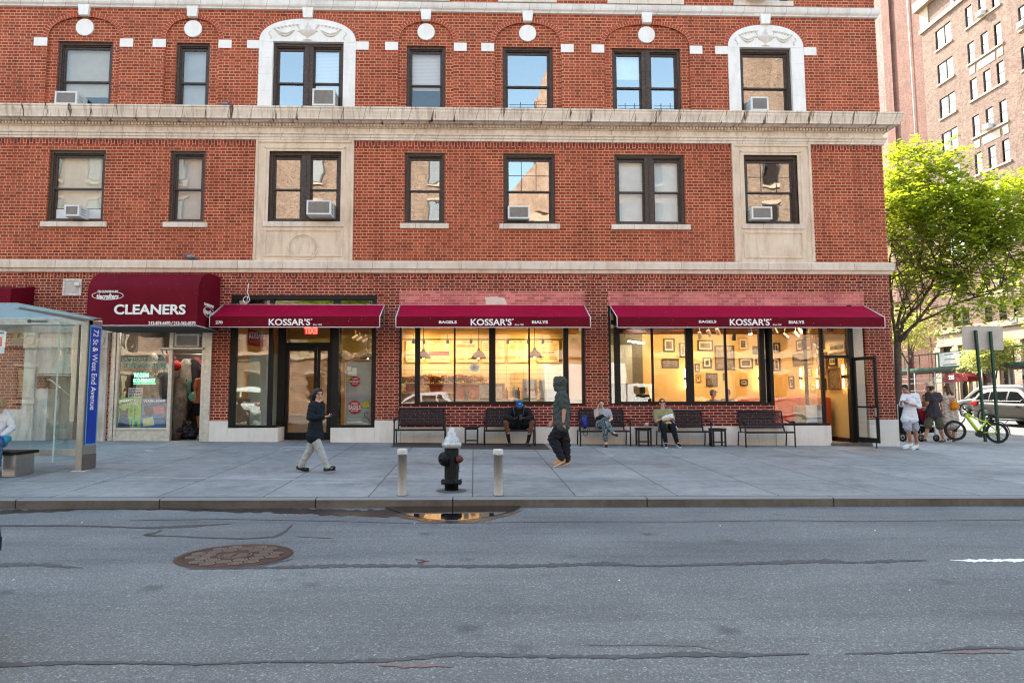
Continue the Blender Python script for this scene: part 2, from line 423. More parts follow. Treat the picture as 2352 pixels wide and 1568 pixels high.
# street side wall on the avenue, back, roof
av = [(y, y+1.5, z, z+1.9) for y in (2.2, 6.2, 10.2, 14.2, 18.2) for z in (6.1, 9.4, 12.7)]
av += [(1.2, 4.8, .6, 3.8), (6.2, 10.4, .6, 3.8)]
mz = MB().use(BR_HI)
tmp = MB(); wall_grid(tmp, 0, DEEP, -.4, ROOF, av, 0, .14)
mb.add([(XR-v[1], v[0], v[2]) for v in tmp.v], tmp.f)
mb.quad((XL, 0, -.4), (XL, DEEP, -.4), (XL, DEEP, ROOF), (XL, 0, ROOF)); mb.quad((XL, DEEP, -.4), (XR, DEEP, -.4), (XR, DEEP, ROOF), (XL, DEEP, ROOF))
mb.quad((XL, 0, ROOF), (XR, 0, ROOF), (XR, DEEP, ROOF), (XL, DEEP, ROOF))
walls = mb.build('wall', None, BL)
mb = MB()   # rowlock arches: bricks laid radially, real relief
ARB = mat('arch_brick', (.36, .06, .03), .85, var=.45, vs=26, local=False); ARM = mat('arch_mortar', (.62, .40, .26), .9, local=False)
def rowlock(mb, cx, a, b, w, side=0, z0=SPR, n=44, e=2.25, skip=.14):
    P0 = ell_pts(cx, a, b, 240, z0, e); 
    L = [0]
    for p, q in zip(P0[:-1], P0[1:]): L.append(L[-1]+math.dist(p, q))
    def at(s):
        s = min(max(s, 0), L[-1]); i = min(int(np.searchsorted(L, s)), len(P0)-1); i = max(i, 1)
        t = (s-L[i-1])/max(1e-9, L[i]-L[i-1]); p, q = P0[i-1], P0[i]
        x, z = p[0]+(q[0]-p[0])*t, p[1]+(q[1]-p[1])*t; dx, dz = q[0]-p[0], q[1]-p[1]; d = math.hypot(dx, dz) or 1
        return x, z, -dz/d, dx/d
    k = int(L[-1]/.078)
    for i in range(k):
        s0, s1 = L[-1]*(i+.09)/k, L[-1]*(i+.91)/k
        for col, lo, hi_, yy, ss0, ss1 in ((ARB, .004, w-.004, -.014, s0, s1), (ARM, 0, w, -.008, L[-1]*i/k, L[-1]*(i+1)/k)):
            x0, z0_, nx0, nz0 = at(ss0); x1, z1_, nx1, nz1 = at(ss1)
            if ((x0+x1)/2-cx)*side < skip: continue
            q = [(x0+nx0*lo, z0_+nz0*lo), (x0+nx0*hi_, z0_+nz0*hi_), (x1+nx1*hi_, z1_+nz1*hi_), (x1+nx1*lo, z1_+nz1*lo)]
            mb.use(col).prism(q, yy, .01)
for sd in (-1, 1):
    for k, (cx, hi, ho) in ARCH.items(): mb = MB(); rowlock(mb, cx, hi, .64, .115, sd); mb.build('half_arch', None, BL)
    for cx in (-4.705, 8.42): mb = MB(); rowlock(mb, cx, 1.355 if cx < 0 else 1.10, .68, .105, sd); mb.build('half_arch', None, BL)
# rowlock / soldier courses
mb = MB().use(BR_SO)
mb.box(XL, -6.07, -.004, 0, 8.30, 8.455); mb.box(-3.34, 7.31, -.004, 0, 8.30, 8.455); mb.box(9.59, XR+.003, -.004, 0, 8.30, 8.455)
mb.box(-12.3, -9.7, -.004, 0, 4.55, 4.72); mb.box(-9.65, 10.9, -.006, -.001, 4.60, 4.72)
mb.build('soldier_course', None, BL)
# pink painted band above two shopfronts, patch of cream paint
MB().use(BR_PK).box(-2.05, 3.07, -.03, -.002, 3.82, 4.21).build('painted_brick_band', None, BL); MB().use(BR_PK).box(3.72, 10.92, -.03, -.002, 3.82, 4.21).build('painted_brick_band', None, BL)
PATCH = mat('bare_render_patch', (.66, .52, .44), .9, local=False)
rng = random.Random(5)
pp = [P(1114+46*t+rng.uniform(-1, 1), 681+rng.uniform(-1.2, 1.5)+3*(t > .6)*t, -.034) for t in [i/9 for i in range(10)]]
pq = [P(1164-48*t+rng.uniform(-2, 2), 699, -.034) for t in [i/4 for i in range(5)]]
MB().use(PATCH).prism([(p.x, p.z) for p in pp+pq][::-1], -.0345, -.031).build('bare_patch', None, BL)
# belt course, cornice, bands (profiles run along the wall and return round the corner)
def run(prof, m, name, x1=XR, parent=BL, y_in=.0):
    """prof: (projection, z) points; swept along the front and round the corner"""
    mb = MB().use(m); n = len(prof)
    pathp = [(XL, 0), (x1, 0), (x1, DEEP)]
    v = []
    for (p, z) in prof: v.append((XL, -p, z))
    for (p, z) in prof: v.append((x1+p, -p, z))
    for (p, z) in prof: v.append((x1+p, DEEP, z))
    f = []
    for s_ in (0, 1):
        for i in range(n-1): f.append((s_*n+i, (s_+1)*n+i, (s_+1)*n+i+1, s_*n+i+1))
    mb.add(v, f); return mb.build(name, None, parent)
run([(0, 4.70), (.05, 4.71), (.07, 4.78), (.075, 4.80), (.115, 4.815), (.125, 5.0), (.10, 5.03), (0, 5.035)], BELT, 'belt_course')
run([(0, 8.455), (.05, 8.46), (.055, 8.52), (.075, 8.53), (.08, 8.585), (.11, 8.61), (.115, 8.645), (.03, 8.655), (.03, 8.80), (0, 8.8)], TC_FRZ, 'architrave')
run([(.02, 8.80), (.06, 8.805), (.07, 8.83)], TC_FRZ, 'dentil_bed')
run([(.07, 8.90), (.19, 8.915), (.20, 8.935), (.33, 8.945), (.335, 8.99), (.345, 9.02), (.37, 9.10), (.395, 9.16), (.40, 9.21), (.42, 9.225), (.42, 9.265), (.38, 9.272), (0, 9.29)], TC_COR, 'cornice')
run([(.0, 12.25), (.055, 12.26), (.06, 12.30), (.10, 12.345), (.105, 12.37), (.11, 12.385), (.115, 12.50), (.09, 12.52), (0, 12.53)], TC_BAND, 'string_course')
mb = MB().use(TC_FRZ)
x = -14.5
while x < XR+.1:
    mb.box(x, x+.052, -.13, -.06, 8.83, 8.895); mb.box(x+.064, x+.076, -.10, -.06, 8.85, 8.895); x += .09
mb.box(XL, XR+.07, -.07, -.05, 8.83, 8.90)
mb.build('dentil_row', None, BL)
# white terracotta trim of the third floor
for k, (cx, hi, ho) in ARCH.items():
    MB().use(TC_WHT).prism([(cx+.245*math.cos(t*math.pi/18), 11.69+.245*math.sin(t*math.pi/18)) for t in range(36)], .01, REC).build('roundel', None, BL)
    MB().use(TC_WHT).prism([(cx-.125, 12.0), (cx+.125, 12.0), (cx+.155, 12.30), (cx-.155, 12.30)], -.09, .0).build('keystone', None, BL)
for cx in (-4.705, 8.42): MB().use(TC_WHT).prism([(cx-.125, 12.01), (cx+.125, 12.01), (cx+.15, 12.30), (cx-.15, 12.30)], -.10, .0).build('keystone', None, BL)
for a in (-12.31, -9.94, -9.03, -7.20, -6.40, -3.35, -2.52, -.57, .21, 2.49, 3.37, 6.21, 6.95, 9.54): MB().use(TC_WHT).box(a, a+.365, -.018, 0, 11.115, 11.355).build('impost_block', None, BL)
for (a, b, c, d) in ((-6.06, -5.67, -3.69, -3.35), (7.315, 7.655, 9.15, 9.525)):
    for (p, q) in ((a, b), (c, d)):
        mb = MB().use(TC_WHT); z = 11.32
        while z > 8.95: mb.bbox(p, q, -.03, .1, z-.478, z-.001, .006); z -= .479
        mb.build('stone_jamb', None, BL)
for cx, a in ((-4.705, 1.355), (8.42, 1.10)):
    mb = MB().use(TC_WHT); z0 = 11.325
    pts = ell_pts(cx, a, .68, 30, z0); mb.prism(pts, -.03, .09)
    RF = stone('relief_stone', (.60, .53, .46), (.70, .63, .56), .3) if 'relief_stone' not in MATS else MATS['relief_stone']
    mb.use(RF)
    # urn
    mb.lathe([(0, 11.36), (.13, 11.36), (.12, 11.385), (.045, 11.40), (.03, 11.44), (.06, 11.47), (.19, 11.55), (.235, 11.62), (.24, 11.66), (.20, 11.675), (.10, 11.70), (.09, 11.76), (.05, 11.80), (.02, 11.86), (0, 11.90)], (cx, -.03, 0), 20, M=Matrix.Diagonal((1, .22, 1, 1)).to_3x3())
    for s_ in (-1, 1):
        mb.tube([(cx+s_*(.25+.03*math.sin(t*2.2)), -.035, 11.72+.10*math.cos(t)) for t in [i*.5 for i in range(8)]], .016, 6)
        def sw(x0, x1, zt, sag, r): mb.tube([(cx+s_*(x0+(x1-x0)*i/14), -.035, zt-sag*math.sin(math.pi*i/14)) for i in range(15)], [r*(.4+.8*math.sin(math.pi*i/14)) for i in range(15)], 6)
        w = a/1.355
        sw(.36*w, .92*w, 11.66, .17, .026); sw(.38*w, .90*w, 11.67, .11, .018)
        for k2 in range(7):
            x = .30*w+.62*w*k2/6; zz = 11.80-.12*(k2/6)**1.5
            mb.tube([(cx+s_*(x+.04*math.cos(t)*(1-t/9)), -.035, zz+.035*math.sin(t)*(1-t/9)) for t in [q*.7 for q in range(9)]], .011, 5)
        mb.tube([(cx+s_*(1.05*w+.045*math.sin(q*1.2)), -.035, 11.62-.045*q) for q in range(6)], .014, 5)
        mb.ell((cx+s_*.92*w, -.035, 11.69), (.035, .02, .035), 10)
    mb.build('lunette_relief', None, BL)
# limestone surrounds of the second floor
for nm, (a, b), (wa, wb), circ in (('C', (-6.06, -3.345), W2['C'], True), ('G', (7.32, 9.585), W2['G'], False)):
    mb = MB().use(LIME); y = -.03
    for (p, q, zz0, zz1) in ((a, wa-.0, 5.04, 8.455), (wb, b, 5.04, 8.455), (wa, wb, 8.14, 8.455), (wa, wb, 5.04, 6.0)): mb.box(p, q, y, .05, zz0, zz1)
    fw = .07
    for (p, q, zz0, zz1) in ((a, a+fw, 5.05, 8.45), (b-fw, b, 5.05, 8.45), (a+fw, b-fw, 8.38, 8.45)): mb.bbox(p, q, y-.03, y+.01, zz0, zz1, .008)
    for (p, q, zz0, zz1) in ((wa-.12, wa-.08, 6.12, 8.25), (wb+.08, wb+.12, 6.12, 8.25), (wa-.12, wb+.12, 8.21, 8.25)): mb.bbox(p, q, y-.018, y+.01, zz0, zz1, .005)
    # apron panel
    for (p, q, zz0, zz1) in ((wa-.08, wa-.03, 5.16, 5.92), (wb+.03, wb+.08, 5.16, 5.92), (wa-.03, wb+.03, 5.87, 5.92), (wa-.03, wb+.03, 5.16, 5.20)): mb.bbox(p, q, y-.02, y+.01, zz0, zz1, .005)
    if circ:
        c = P(697, 567, 0); mb.tube([(c.x+.40*math.cos(t*math.pi/20), y-.004, c.z-.02+.36*math.sin(t*math.pi/20)) for t in range(41)], .018, 6)
        mb.tube([(c.x+.34*math.cos(t*math.pi/20), y-.002, c.z-.02+.30*math.sin(t*math.pi/20)) for t in range(41)], .010, 6)
    mb.build('stone_surround', None, BL)

# ------------------------------------------------------------------ windows of the flats
def bx(mb, a, b, c, d, y0, y1, w, wb=None, wt=None):
    """rectangular frame ring"""
    wb = w if wb is None else wb; wt = w if wt is None else wt
    mb.bbox(a, a+w, y0, y1, c, d, .006); mb.bbox(b-w, b, y0, y1, c, d, .006)
    mb.bbox(a+w, b-w, y0+.001, y1, d-wt, d, .006); mb.bbox(a+w, b-w, y0+.001, y1, c, c+wb, .006)
def window(a, b, c, d, lights=1, blinds=(0, 0), bm=None, gm=None, grid=False, yo=0., sill=True, ac=None):
    """sash window; blinds: lengths (0..1) drawn in each light"""
    f = MB().use(BROWN); y = .10+yo
    bx(f, a, b, c, d, y-.04, y+.1, .075); bx(f, a+.07, b-.07, c+.04, d-.07, y, y+.09, .035)
    cols = [(a+.10, b-.10)] if lights == 1 else [(a+.10, (a+b)/2-.12), ((a+b)/2+.12, b-.10)]
    if lights == 2: f.bbox((a+b)/2-.13, (a+b)/2+.13, y-.035, y+.1, c+.05, d-.07, .02); f.box((a+b)/2-.012, (a+b)/2+.012, y-.05, y-.03, c+.05, d-.07)
    mid = c+(d-c)*.475; fr = f.build('window', None, BL)
    s_ = MB().use(BROWN); g = MB().use(gm or G_UP)
    for p, q in cols:
        bx(s_, p, q, mid-.02, d-.12, y+.03, y+.07, .055, .05, .06); bx(s_, p, q, c+.06, mid+.03, y+.065, y+.10, .06, .075, .05)
        g.quad((p+.05, y+.055, mid+.03), (q-.05, y+.055, mid+.03), (q-.05, y+.055, d-.18), (p+.05, y+.055, d-.18))
        g.quad((p+.055, y+.085, c+.135), (q-.055, y+.085, c+.135), (q-.055, y+.085, mid-.02), (p+.055, y+.085, mid-.02))
        if grid:
            for k in (1, 2): xx = p+(q-p)*k/3; s_.box(xx-.008, xx+.008, y+.045, y+.055, mid+.02, d-.18)
            s_.box(p, q, y+.046, y+.056, (mid+d)/2-.07, (mid+d)/2-.055)
    s_.build('sash', None, fr); g.build('pane', None, fr)
    r = MB().use(DARKROOM); yy = y+1.2
    r.quad((a-.2, yy, c-.3), (b+.2, yy, c-.3), (b+.2, yy, d+.3), (a-.2, yy, d+.3))
    for xx in (a-.2, b+.2): r.quad((xx, y+.11, c-.3), (xx, yy, c-.3), (xx, yy, d+.3), (xx, y+.11, d+.3))
    r.quad((a-.2, y+.11, d+.3), (b+.2, y+.11, d+.3), (b+.2, yy, d+.3), (a-.2, yy, d+.3)); r.quad((a-.2, y+.11, c-.3), (b+.2, y+.11, c-.3), (b+.2, yy, c-.3), (a-.2, yy, c-.3))
    r.build('room', None, fr)
    if any(blinds):
        bb = MB().use(bm or BLIND)
        for i, (p, q) in enumerate(cols):
            L = blinds[i if len(blinds) > i else 0]
            if L: bb.box(p+.03, q-.03, y+.15, y+.155, d-.12-(d-c-.15)*L, d-.12)
        bb.build('blind', None, fr)
    if sill:
        MB().use(BELT).bbox(a-.12, b+.12, -.06, .12, c-.15, c-.005, .01).build('sill', None, fr)
    return fr
def stain(name, *c): return mat(name, c, .8, var=.1, vs=2, local=False)
BL_CREAM = stain('cream_shade', .58, .52, .42); BL_GREY = stain('grey_shade', .40, .38, .36); BL_TAN = stain('tan_shade', .45, .36, .27)
BL_WHITE = stain('pale_blue_shade', .66, .70, .70); BL_DIM = stain('dim_shade', .16, .14, .13)
window(*W2['A'], 6.11, 8.13, 1, (.78,), BL_CREAM, G_UP2)
window(*W2['B'], 6.11, 8.13, 1, (1,), BL_GREY, G_UP2)
window(*W2['C'], 6.14, 8.13, 2, (0, 0), None, G_UP)
window(*W2['D'], 6.11, 8.13, 1, (0,), None, G_UP)
window(*W2['E'], 6.11, 8.13, 1, (0,), None, G_UP, grid=True)
window(*W2['F'], 6.11, 8.13, 2, (1, 1), BL_WHITE, G_UP2)
window(*W2['G'], 6.14, 8.13, 1, (0,), None, G_UP, grid=True)
window(*W3['A'], 9.15, 11.30, 1, (.70,), BL_TAN, G_UP2, yo=REC, sill=False)
window(*W3['B'], 9.15, 11.30, 1, (1,), BL_GREY, G_UP2, yo=REC, sill=False)
window(*W3['C'], 9.15, 11.30, 2, (0, .9), SLAT, G_UP, sill=False)
window(*W3['D'], 9.15, 11.30, 1, (.55,), SLAT, G_UP2, yo=REC, sill=False)
window(*W3['E'], 9.15, 11.30, 1, (0,), None, G_UP, yo=REC, sill=False)
window(*W3['F'], 9.15, 11.30, 2, (.35, 0), BL_WHITE, G_UP, yo=REC, sill=False)
window(*W3['G'], 9.15, 11.30, 1, (0,), None, G_UP, sill=False)
for k in W3: window(*W3[k], 12.73, 14.6, 2 if k in 'CF' else 1, (0, 0), None, G_UP)
for x in (-16.6, -20.3, -24): window(x, x+1.5, 6.11, 8.13, 1, (.5,), BLIND, G_UP2)
for (y0, y1, z0, z1) in av:
    f = MB().use(BROWN); g = MB().use(G_CAR); g.quad((XR-.12, y0, z0), (XR-.12, y1, z0), (XR-.12, y1, z1), (XR-.12, y0, z1))
    for q in (y0, (y0+y1)/2-.03, y1-.06): f.box(XR-.14, XR-.08, q, q+.06, z0, z1)
    for q in (z0, (z0+z1)/2-.03, z1-.06): f.box(XR-.14, XR-.08, y0, y1, q, q+.06)
    fo = f.build('window', None, BL); g.build('pane', None, fo)
# window guards behind third floor panes E, F (low bars)
for a, b in ((1.0, 2.1), (4.12, 4.8), (5.15, 5.82)):
    mb = MB().use(BLACK)
    for z in (9.50, 9.58): mb.box(a, b, .055, .067, z, z+.010)
    for k in (.3, .7): mb.box(a+(b-a)*k-.008, a+(b-a)*k+.008, .05, .06, 9.36, 9.66)
    mb.build('window_guard', None, BL)
# small brown hatch panel with white frame high on the ground floor
c0, c1 = P(146, 641, 0), P(187, 679, 0)
mb = MB().use(mat('hatch_frame', (.62, .55, .48), .9, var=.35, vs=18, local=False)); bx(mb, c0.x, c1.x, c1.z, c0.z, -.03, 0, .055)
hh = mb.build('wall_hatch', None, BL); MB().use(mat('hatch_board', (.50, .44, .41), .8, local=False)).box(c0.x+.05, c1.x-.05, -.012, -.002, c1.z+.05, c0.z-.05).build('hatch_panel', None, hh)
mb = MB().use(PLINTH); mb.bbox(c1.x-.16, c1.x-.02, -.10, -.02, c0.z-.20, c0.z-.10, .02); mb.build('vent_hood', None, hh)

# ------------------------------------------------------------------ plinth and piers of the ground floor
for q in ((-7.10, -6.60, -.03, .1, -.3, .68), (-6.60, -5.34, -.035, .12, -.3, .49), (-3.86, -2.68, -.035, .12, -.3, .49), (-2.68, -1.98, -.03, .1, -.3, .68), (-1.98, 3.72, -.012, .1, -.3, .49), (3.72, 8.29, -.012, .1, -.3, .49), (8.29, 9.83, -.03, .5, -.3, .51), (10.90, XR+.03, -.035, .9, -.3, .66), (XR-.02, XR+.03, .9, 6, -.3, .60), (-17, -12.7, -.03, 0, -.3, .66)):
    MB().use(PLINTH).bbox(*q, .01).build('plinth', None, BL)
MB().use(PLINTH).prism([(-5.34, -.02), (-5.27, -.02), (-5.34, .9), (-5.45, .9)], -.3, .488, 'z').build('plinth_return', None, BL)
MB().use(BR_BK).box(-2.02, 3.06, -.008, .1, .49, 1.09).build('bulkhead', None, BL); MB().use(BR_BK).box(3.70, 8.29, -.008, .1, .49, 1.09).build('bulkhead', None, BL)
# grimy marble entrance (264) left of the cleaners, half hidden by the bus shelter
ent = MB().use(MARB)
xa, xb, xc, xd = P(57, 900).x, P(84, 900).x, P(213, 900).x, P(247, 900).x
for p, q in ((xa, xb), (xc, xd)):
    ent.bbox(p, q, -.10, .05, -.2, 3.0, .01); ent.bbox(p-.02, q+.02, -.14, .05, 2.62, 3.05, .01)
    ent.lathe([(0, 0), (.05, .0), (.11, .01), (.13, .03), (.13, .05)], ((p+q)/2, -.12, 2.84), 20, M=Matrix.Rotation(rad(90), 3, 'X'))
ent.box(xb, xc, -.02, .03, 1.95, 3.05); ent.box(xb, xc, .55, .6, -.2, 1.95); ent.box(xb, xb+.32, -.04, .55, -.2, 1.55)
ent.box(xa-1.4, xa, -.09, 0, -.2, 1.0); ent.box(xb, xc, .0, .55, 1.90, 1.95)
e_ = ent.build('marble_entrance', None, BL)
MB().use(mat('recess_dark', (.17, .15, .135), .8)).box(P(150, 900).x, xc, .40, .5, -.1, 1.9).build('recess_door', None, e_)
MB().use(STEEL).tube([P(108, 871, -.16), P(118, 873, -.18), P(166, 914, -.30)], .02, 8).build('handrail', None, e_)
text('264', .26, face_front(P(172, 805, -.03).x, -.026, P(172, 805, -.03).z), mat('incised', (.30, .25, .21), .9), 'house_number', e_, .001, sp=1.3)
S = thing('wall_sign', 'faded yellow and black sign on the brick behind the bus shelter, near the left edge', 'sign', P(48, 790, -.02)); a_, b2_ = P(30, 777, -.03), P(66, 752, -.03); MB().use(mat('faded_yellow', (.42, .25, .05), .7, var=.3, vs=14, local=False)).box(a_.x, b2_.x, -.03, -.012, a_.z, b2_.z).build('board', None, S); MB().use(mat('sign_dark', (.09, .08, .08), .7, local=False)).box(a_.x, b2_.x, -.03, -.012, a_.z-.19, a_.z-.004).prism([(a_.x+.10, a_.z+.04), (a_.x+.30, a_.z+.04), (a_.x+.20, a_.z+.22)], -.034, -.029).build('emblem', None, S)
S = thing('parking_sign', 'tilted white sign with red and blue blocks at the left edge behind the bus shelter', 'sign', P(6, 815, -1.2)); a_, b2_ = P(-20, 812, -1.2), P(15, 757, -1.2); MB().use(mat('sign_white', (.65, .65, .65), .5)).prism([(a_.x, a_.z), (b2_.x-.03, a_.z), (b2_.x, b2_.z-.04), (a_.x, b2_.z)], -1.2, -1.19).build('board', None, S); MB().use(mat('parking_red', (.5, .02, .03), .5)).box(a_.x, b2_.x-.09, -1.206, -1.2, a_.z+.18, a_.z+.42).build('red_block', None, S); MB().use(mat('parking_blue', (.02, .05, .25), .5)).box(a_.x, b2_.x-.06, -1.206, -1.2, a_.z+.5, b2_.z-.06).build('blue_block', None, S); MB().use(STEEL).tube([(a_.x+.1, -1.17, gz(a_.x, -1.17)), (a_.x+.1, -1.17, b2_.z)], .03, 8).build('post', None, S)
# band above the entrance
MB().use(MARB).bbox(-12.9, -9.75, -.05, 0, 3.05, 3.42, .01).build('entrance_lintel', None, BL)

# ================================================================== ground
def sheet(name, xs, ys, zfun, m):
    mb = MB().use(m); v = [(x, y, zfun(x, y)) for y in ys for x in xs]; k = len(xs)
    mb.add(v, [(j*k+i, j*k+i+1, (j+1)*k+i+1, (j+1)*k+i) for j in range(len(ys)-1) for i in range(k-1)])
    return mb.build(name)
def asphalt():
    m, n, l, b = newmat('asphalt'); P3, x, y, z = pos(n, l)
    sp = n.new('ShaderNodeTexVoronoi'); sp.inputs['Scale'].default_value = 95; l.new(P3, sp.inputs['Vector'])
    base = ramp(n, l, noise(n, l, 90, 5, .9, P3), [(.28, (.062, .066, .070)), (.5, (.160, .168, .175)), (.74, (.40, .41, .42))])
    ch = ramp(n, l, sp.outputs['Color'], [(.52, (.58, .58, .58)), (.79, (1, 1, 1)), (.95, (2.1, 2.05, 2.0))])
    c = mix(n, l, .7, base, ch, 'MULTIPLY')
    c = mix(n, l, .6, c, ramp(n, l, noise(n, l, .7, 6, .65, P3), [(.3, (.80, .80, .82)), (.65, (1.12, 1.12, 1.12))]), 'MULTIPLY')
    mp = n.new('ShaderNodeMapping'); l.new(P3, mp.inputs[0]); mp.inputs['Scale'].default_value = (.22, 1.6, 1)
    c = mix(n, l, .55, c, ramp(n, l, noise(n, l, 1.6, 5, .7, mp.outputs[0]), [(.33, (.66, .66, .68)), (.52, (1.05, 1.05, 1.05))]), 'MULTIPLY')
    band = mth(n, l, 'SINE', mth(n, l, 'ADD', mth(n, l, 'MULTIPLY', y, 3.6), mth(n, l, 'MULTIPLY', noise(n, l, .8, 3, .6, P3), 2.2)))
    c = mix(n, l, .5, c, ramp(n, l, mth(n, l, 'ADD', mth(n, l, 'MULTIPLY', band, .5), .5), [(.0, (.86, .86, .87)), (1, (1.12, 1.12, 1.11))]), 'MULTIPLY')
    c = mix(n, l, .8, c, ramp(n, l, noise(n, l, .28, 3, .55, P3), [(.36, (.80, .81, .83)), (.60, (1.08, 1.08, 1.07))]), 'MULTIPLY')
    # dark oval wear spots
    vo = n.new('ShaderNodeTexVoronoi'); vo.inputs['Scale'].default_value = 1.3; l.new(P3, vo.inputs['Vector'])
    c = mix(n, l, ramp(n, l, mth(n, l, 'ADD', vo.outputs['Distance'], mth(n, l, 'MULTIPLY', noise(n, l, 9, 3, .6, P3), .16)), [(.13, (.55, .55, .55)), (.24, (0, 0, 0))]), c, (.032, .033, .037))
    # worn wheel path and stripped seam near the viewer, coarser stone
    l.new(c, b.inputs['Base Color']); b.inputs['Roughness'].default_value = .82; b.inputs['Specular IOR Level'].default_value = .35
    bump(n, l, noise(n, l, 150, 4, .9, P3), b, .7, .012); return m
def concrete(name, c1, c2, joints=True):
    m, n, l, b = newmat(name); P3, x, y, z = pos(n, l)
    c = ramp(n, l, noise(n, l, 1.1, 6, .65, P3), [(.3, c1), (.7, c2)])
    c = mix(n, l, .5, c, ramp(n, l, noise(n, l, 150, 3, .8, P3), [(.3, (.42, .42, .42)), (.7, (1.32, 1.32, 1.32))]), 'MULTIPLY')
    st = ramp(n, l, noise(n, l, .45, 5, .7, P3, .5), [(.33, (.50, .49, .49)), (.52, (1, 1, 1))])
    c = mix(n, l, .6, c, st, 'MULTIPLY')
    c = mix(n, l, .55, c, ramp(n, l, noise(n, l, 5.5, 5, .7, P3), [(.34, (.66, .65, .64)), (.56, (1.06, 1.06, 1.06))]), 'MULTIPLY')
    vo = n.new('ShaderNodeTexVoronoi'); vo.inputs['Scale'].default_value = 4.2; l.new(P3, vo.inputs['Vector'])
    gum = mth(n, l, 'LESS_THAN', mth(n, l, 'ADD', vo.outputs['Distance'], mth(n, l, 'MULTIPLY', noise(n, l, 1.7, 3, .6, P3), .10)), .085)
    c = mix(n, l, mth(n, l, 'MULTIPLY', gum, .8), c, (.05, .05, .05))
    if joints:
        wob = mth(n, l, 'MULTIPLY', mth(n, l, 'SUBTRACT', noise(n, l, 4, 3, .6, P3), .5), .03)
        fx = mth(n, l, 'ABSOLUTE', mth(n, l, 'SUBTRACT', mth(n, l, 'FRACT', mth(n, l, 'DIVIDE', mth(n, l, 'ADD', mth(n, l, 'ADD', x, wob), 1.535*40.5+.02), 1.535)), .5))
        jx = mth(n, l, 'LESS_THAN', fx, .0062)
        jy = 0.
        for yy in JY:
            jy = mth(n, l, 'MAXIMUM', jy, mth(n, l, 'LESS_THAN', mth(n, l, 'ABSOLUTE', mth(n, l, 'SUBTRACT', mth(n, l, 'ADD', y, wob), yy)), .011))
        j = mth(n, l, 'MAXIMUM', jx, jy)
        ids = n.new('ShaderNodeCombineXYZ'); l.new(mth(n, l, 'FLOOR', mth(n, l, 'DIVIDE', mth(n, l, 'ADD', x, 1.535*40+.02), 1.535)), ids.inputs[0])
        l.new(mth(n, l, 'FLOOR', mth(n, l, 'DIVIDE', mth(n, l, 'ADD', y, 30), 1.7)), ids.inputs[1])
        wv = n.new('ShaderNodeTexWhiteNoise'); l.new(ids.outputs[0], wv.inputs['Vector'])
        c = mix(n, l, .5, c, ramp(n, l, wv.outputs['Value'], [(0, (.70, .71, .72)), (1, (1.12, 1.11, 1.09))]), 'MULTIPLY')
        c = mix(n, l, mth(n, l, 'MULTIPLY', j, .85), c, (.035, .033, .032))
    l.new(c, b.inputs['Base Color']); b.inputs['Roughness'].default_value = .8; b.inputs['Specular IOR Level'].default_value = .3
    bump(n, l, noise(n, l, 130, 3, .8, P3), b, .35, .004); return m
JY = [G(1200, py).y for py in (1103.5, 1065.3, 1035.5)]
PAVE = concrete('sidewalk_concrete', (.235, .240, .244), (.315, .320, .324)); KERBM = concrete('kerb_granite', (.10, .086, .074), (.17, .148, .13), False)
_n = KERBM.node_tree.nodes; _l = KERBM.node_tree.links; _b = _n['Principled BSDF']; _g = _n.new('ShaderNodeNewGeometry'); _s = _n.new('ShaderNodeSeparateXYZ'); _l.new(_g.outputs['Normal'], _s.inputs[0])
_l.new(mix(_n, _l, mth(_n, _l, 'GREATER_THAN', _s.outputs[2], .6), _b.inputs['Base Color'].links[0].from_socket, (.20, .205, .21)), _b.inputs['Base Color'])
ASPH = asphalt()
def lin(a, b, n): return [a+(b-a)*i/n for i in range(n+1)]
CORX = 17.8
struct(sheet('sidewalk', lin(-45, 11, 14)+lin(11, CORX, 10)[1:], lin(KY+.15, 0, 8)+lin(0, 40, 12)[1:], gz, PAVE))
struct(sheet('road', lin(-60, 90, 60), lin(-60, KY-7, 4)+lin(KY-7, KY, 8)[1:], lambda x, y: gz(x, min(y, KY-.001)), ASPH))
def gav(x, y): return gz(x, y)-.12 if y > KY else gz(x, y)
struct(sheet('avenue', lin(CORX-.01, 36, 12), lin(KY-.002, 160, 60), lambda x, y: gz(x, max(y, KY))-.14, ASPH))
struct(sheet('far_sidewalk', lin(36, 46, 4), lin(KY, 160, 40), lambda x, y: gz(x, max(y, KY)), PAVE))
struct(sheet('opposite_sidewalk', lin(-60, 90, 30), [-80, -26.5], lambda x, y: -.05, PAVE))
# kerb stones: one structure per run, with real joints
def kerb(name, a, b, cuts):
    mb = MB().use(KERBM); xs = [a]+[c for c in cuts if a < c < b]+[b]
    for p, q in zip(xs[:-1], xs[1:]):
        p2, q2 = p+.008, q-.008; z0, z1 = zk(p2), zk(q2)
        pr = [(KY-.005, -.6), (KY-.01, -.02), (KY+.008, -.002), (KY+.15, 0.0), (KY+.15, -.6)]
        v = [(p2, y, z0+z) for y, z in pr]+[(q2, y, z1+z) for y, z in pr]; k = 5
        mb.use(KERBM).add(v, [tuple(range(k)), tuple(range(2*k-1, k-1, -1))]+[(i, i+k, (i+1) % k+k, (i+1) % k) for i in range(k)])
        jd = mat('joint_dark', (.03, .026, .022), .9); xx = lin(p-.02, q+.02, 4)
        for s0, s1 in zip(xx[:-1], xx[1:]): mb.use(jd).box(s0, s1, KY+.012, KY+.6, -.7, min(zk(s0), zk(s1))-.006)
    return struct(mb.build(name))
cuts = [P(px, 1146, KY).x for px in (37, 367, 725, 1040, 1486, 1914)]+[11.3, 14.1]+[-9.9, -13]
kerb('kerb', -45, CORX+.15, sorted(cuts))
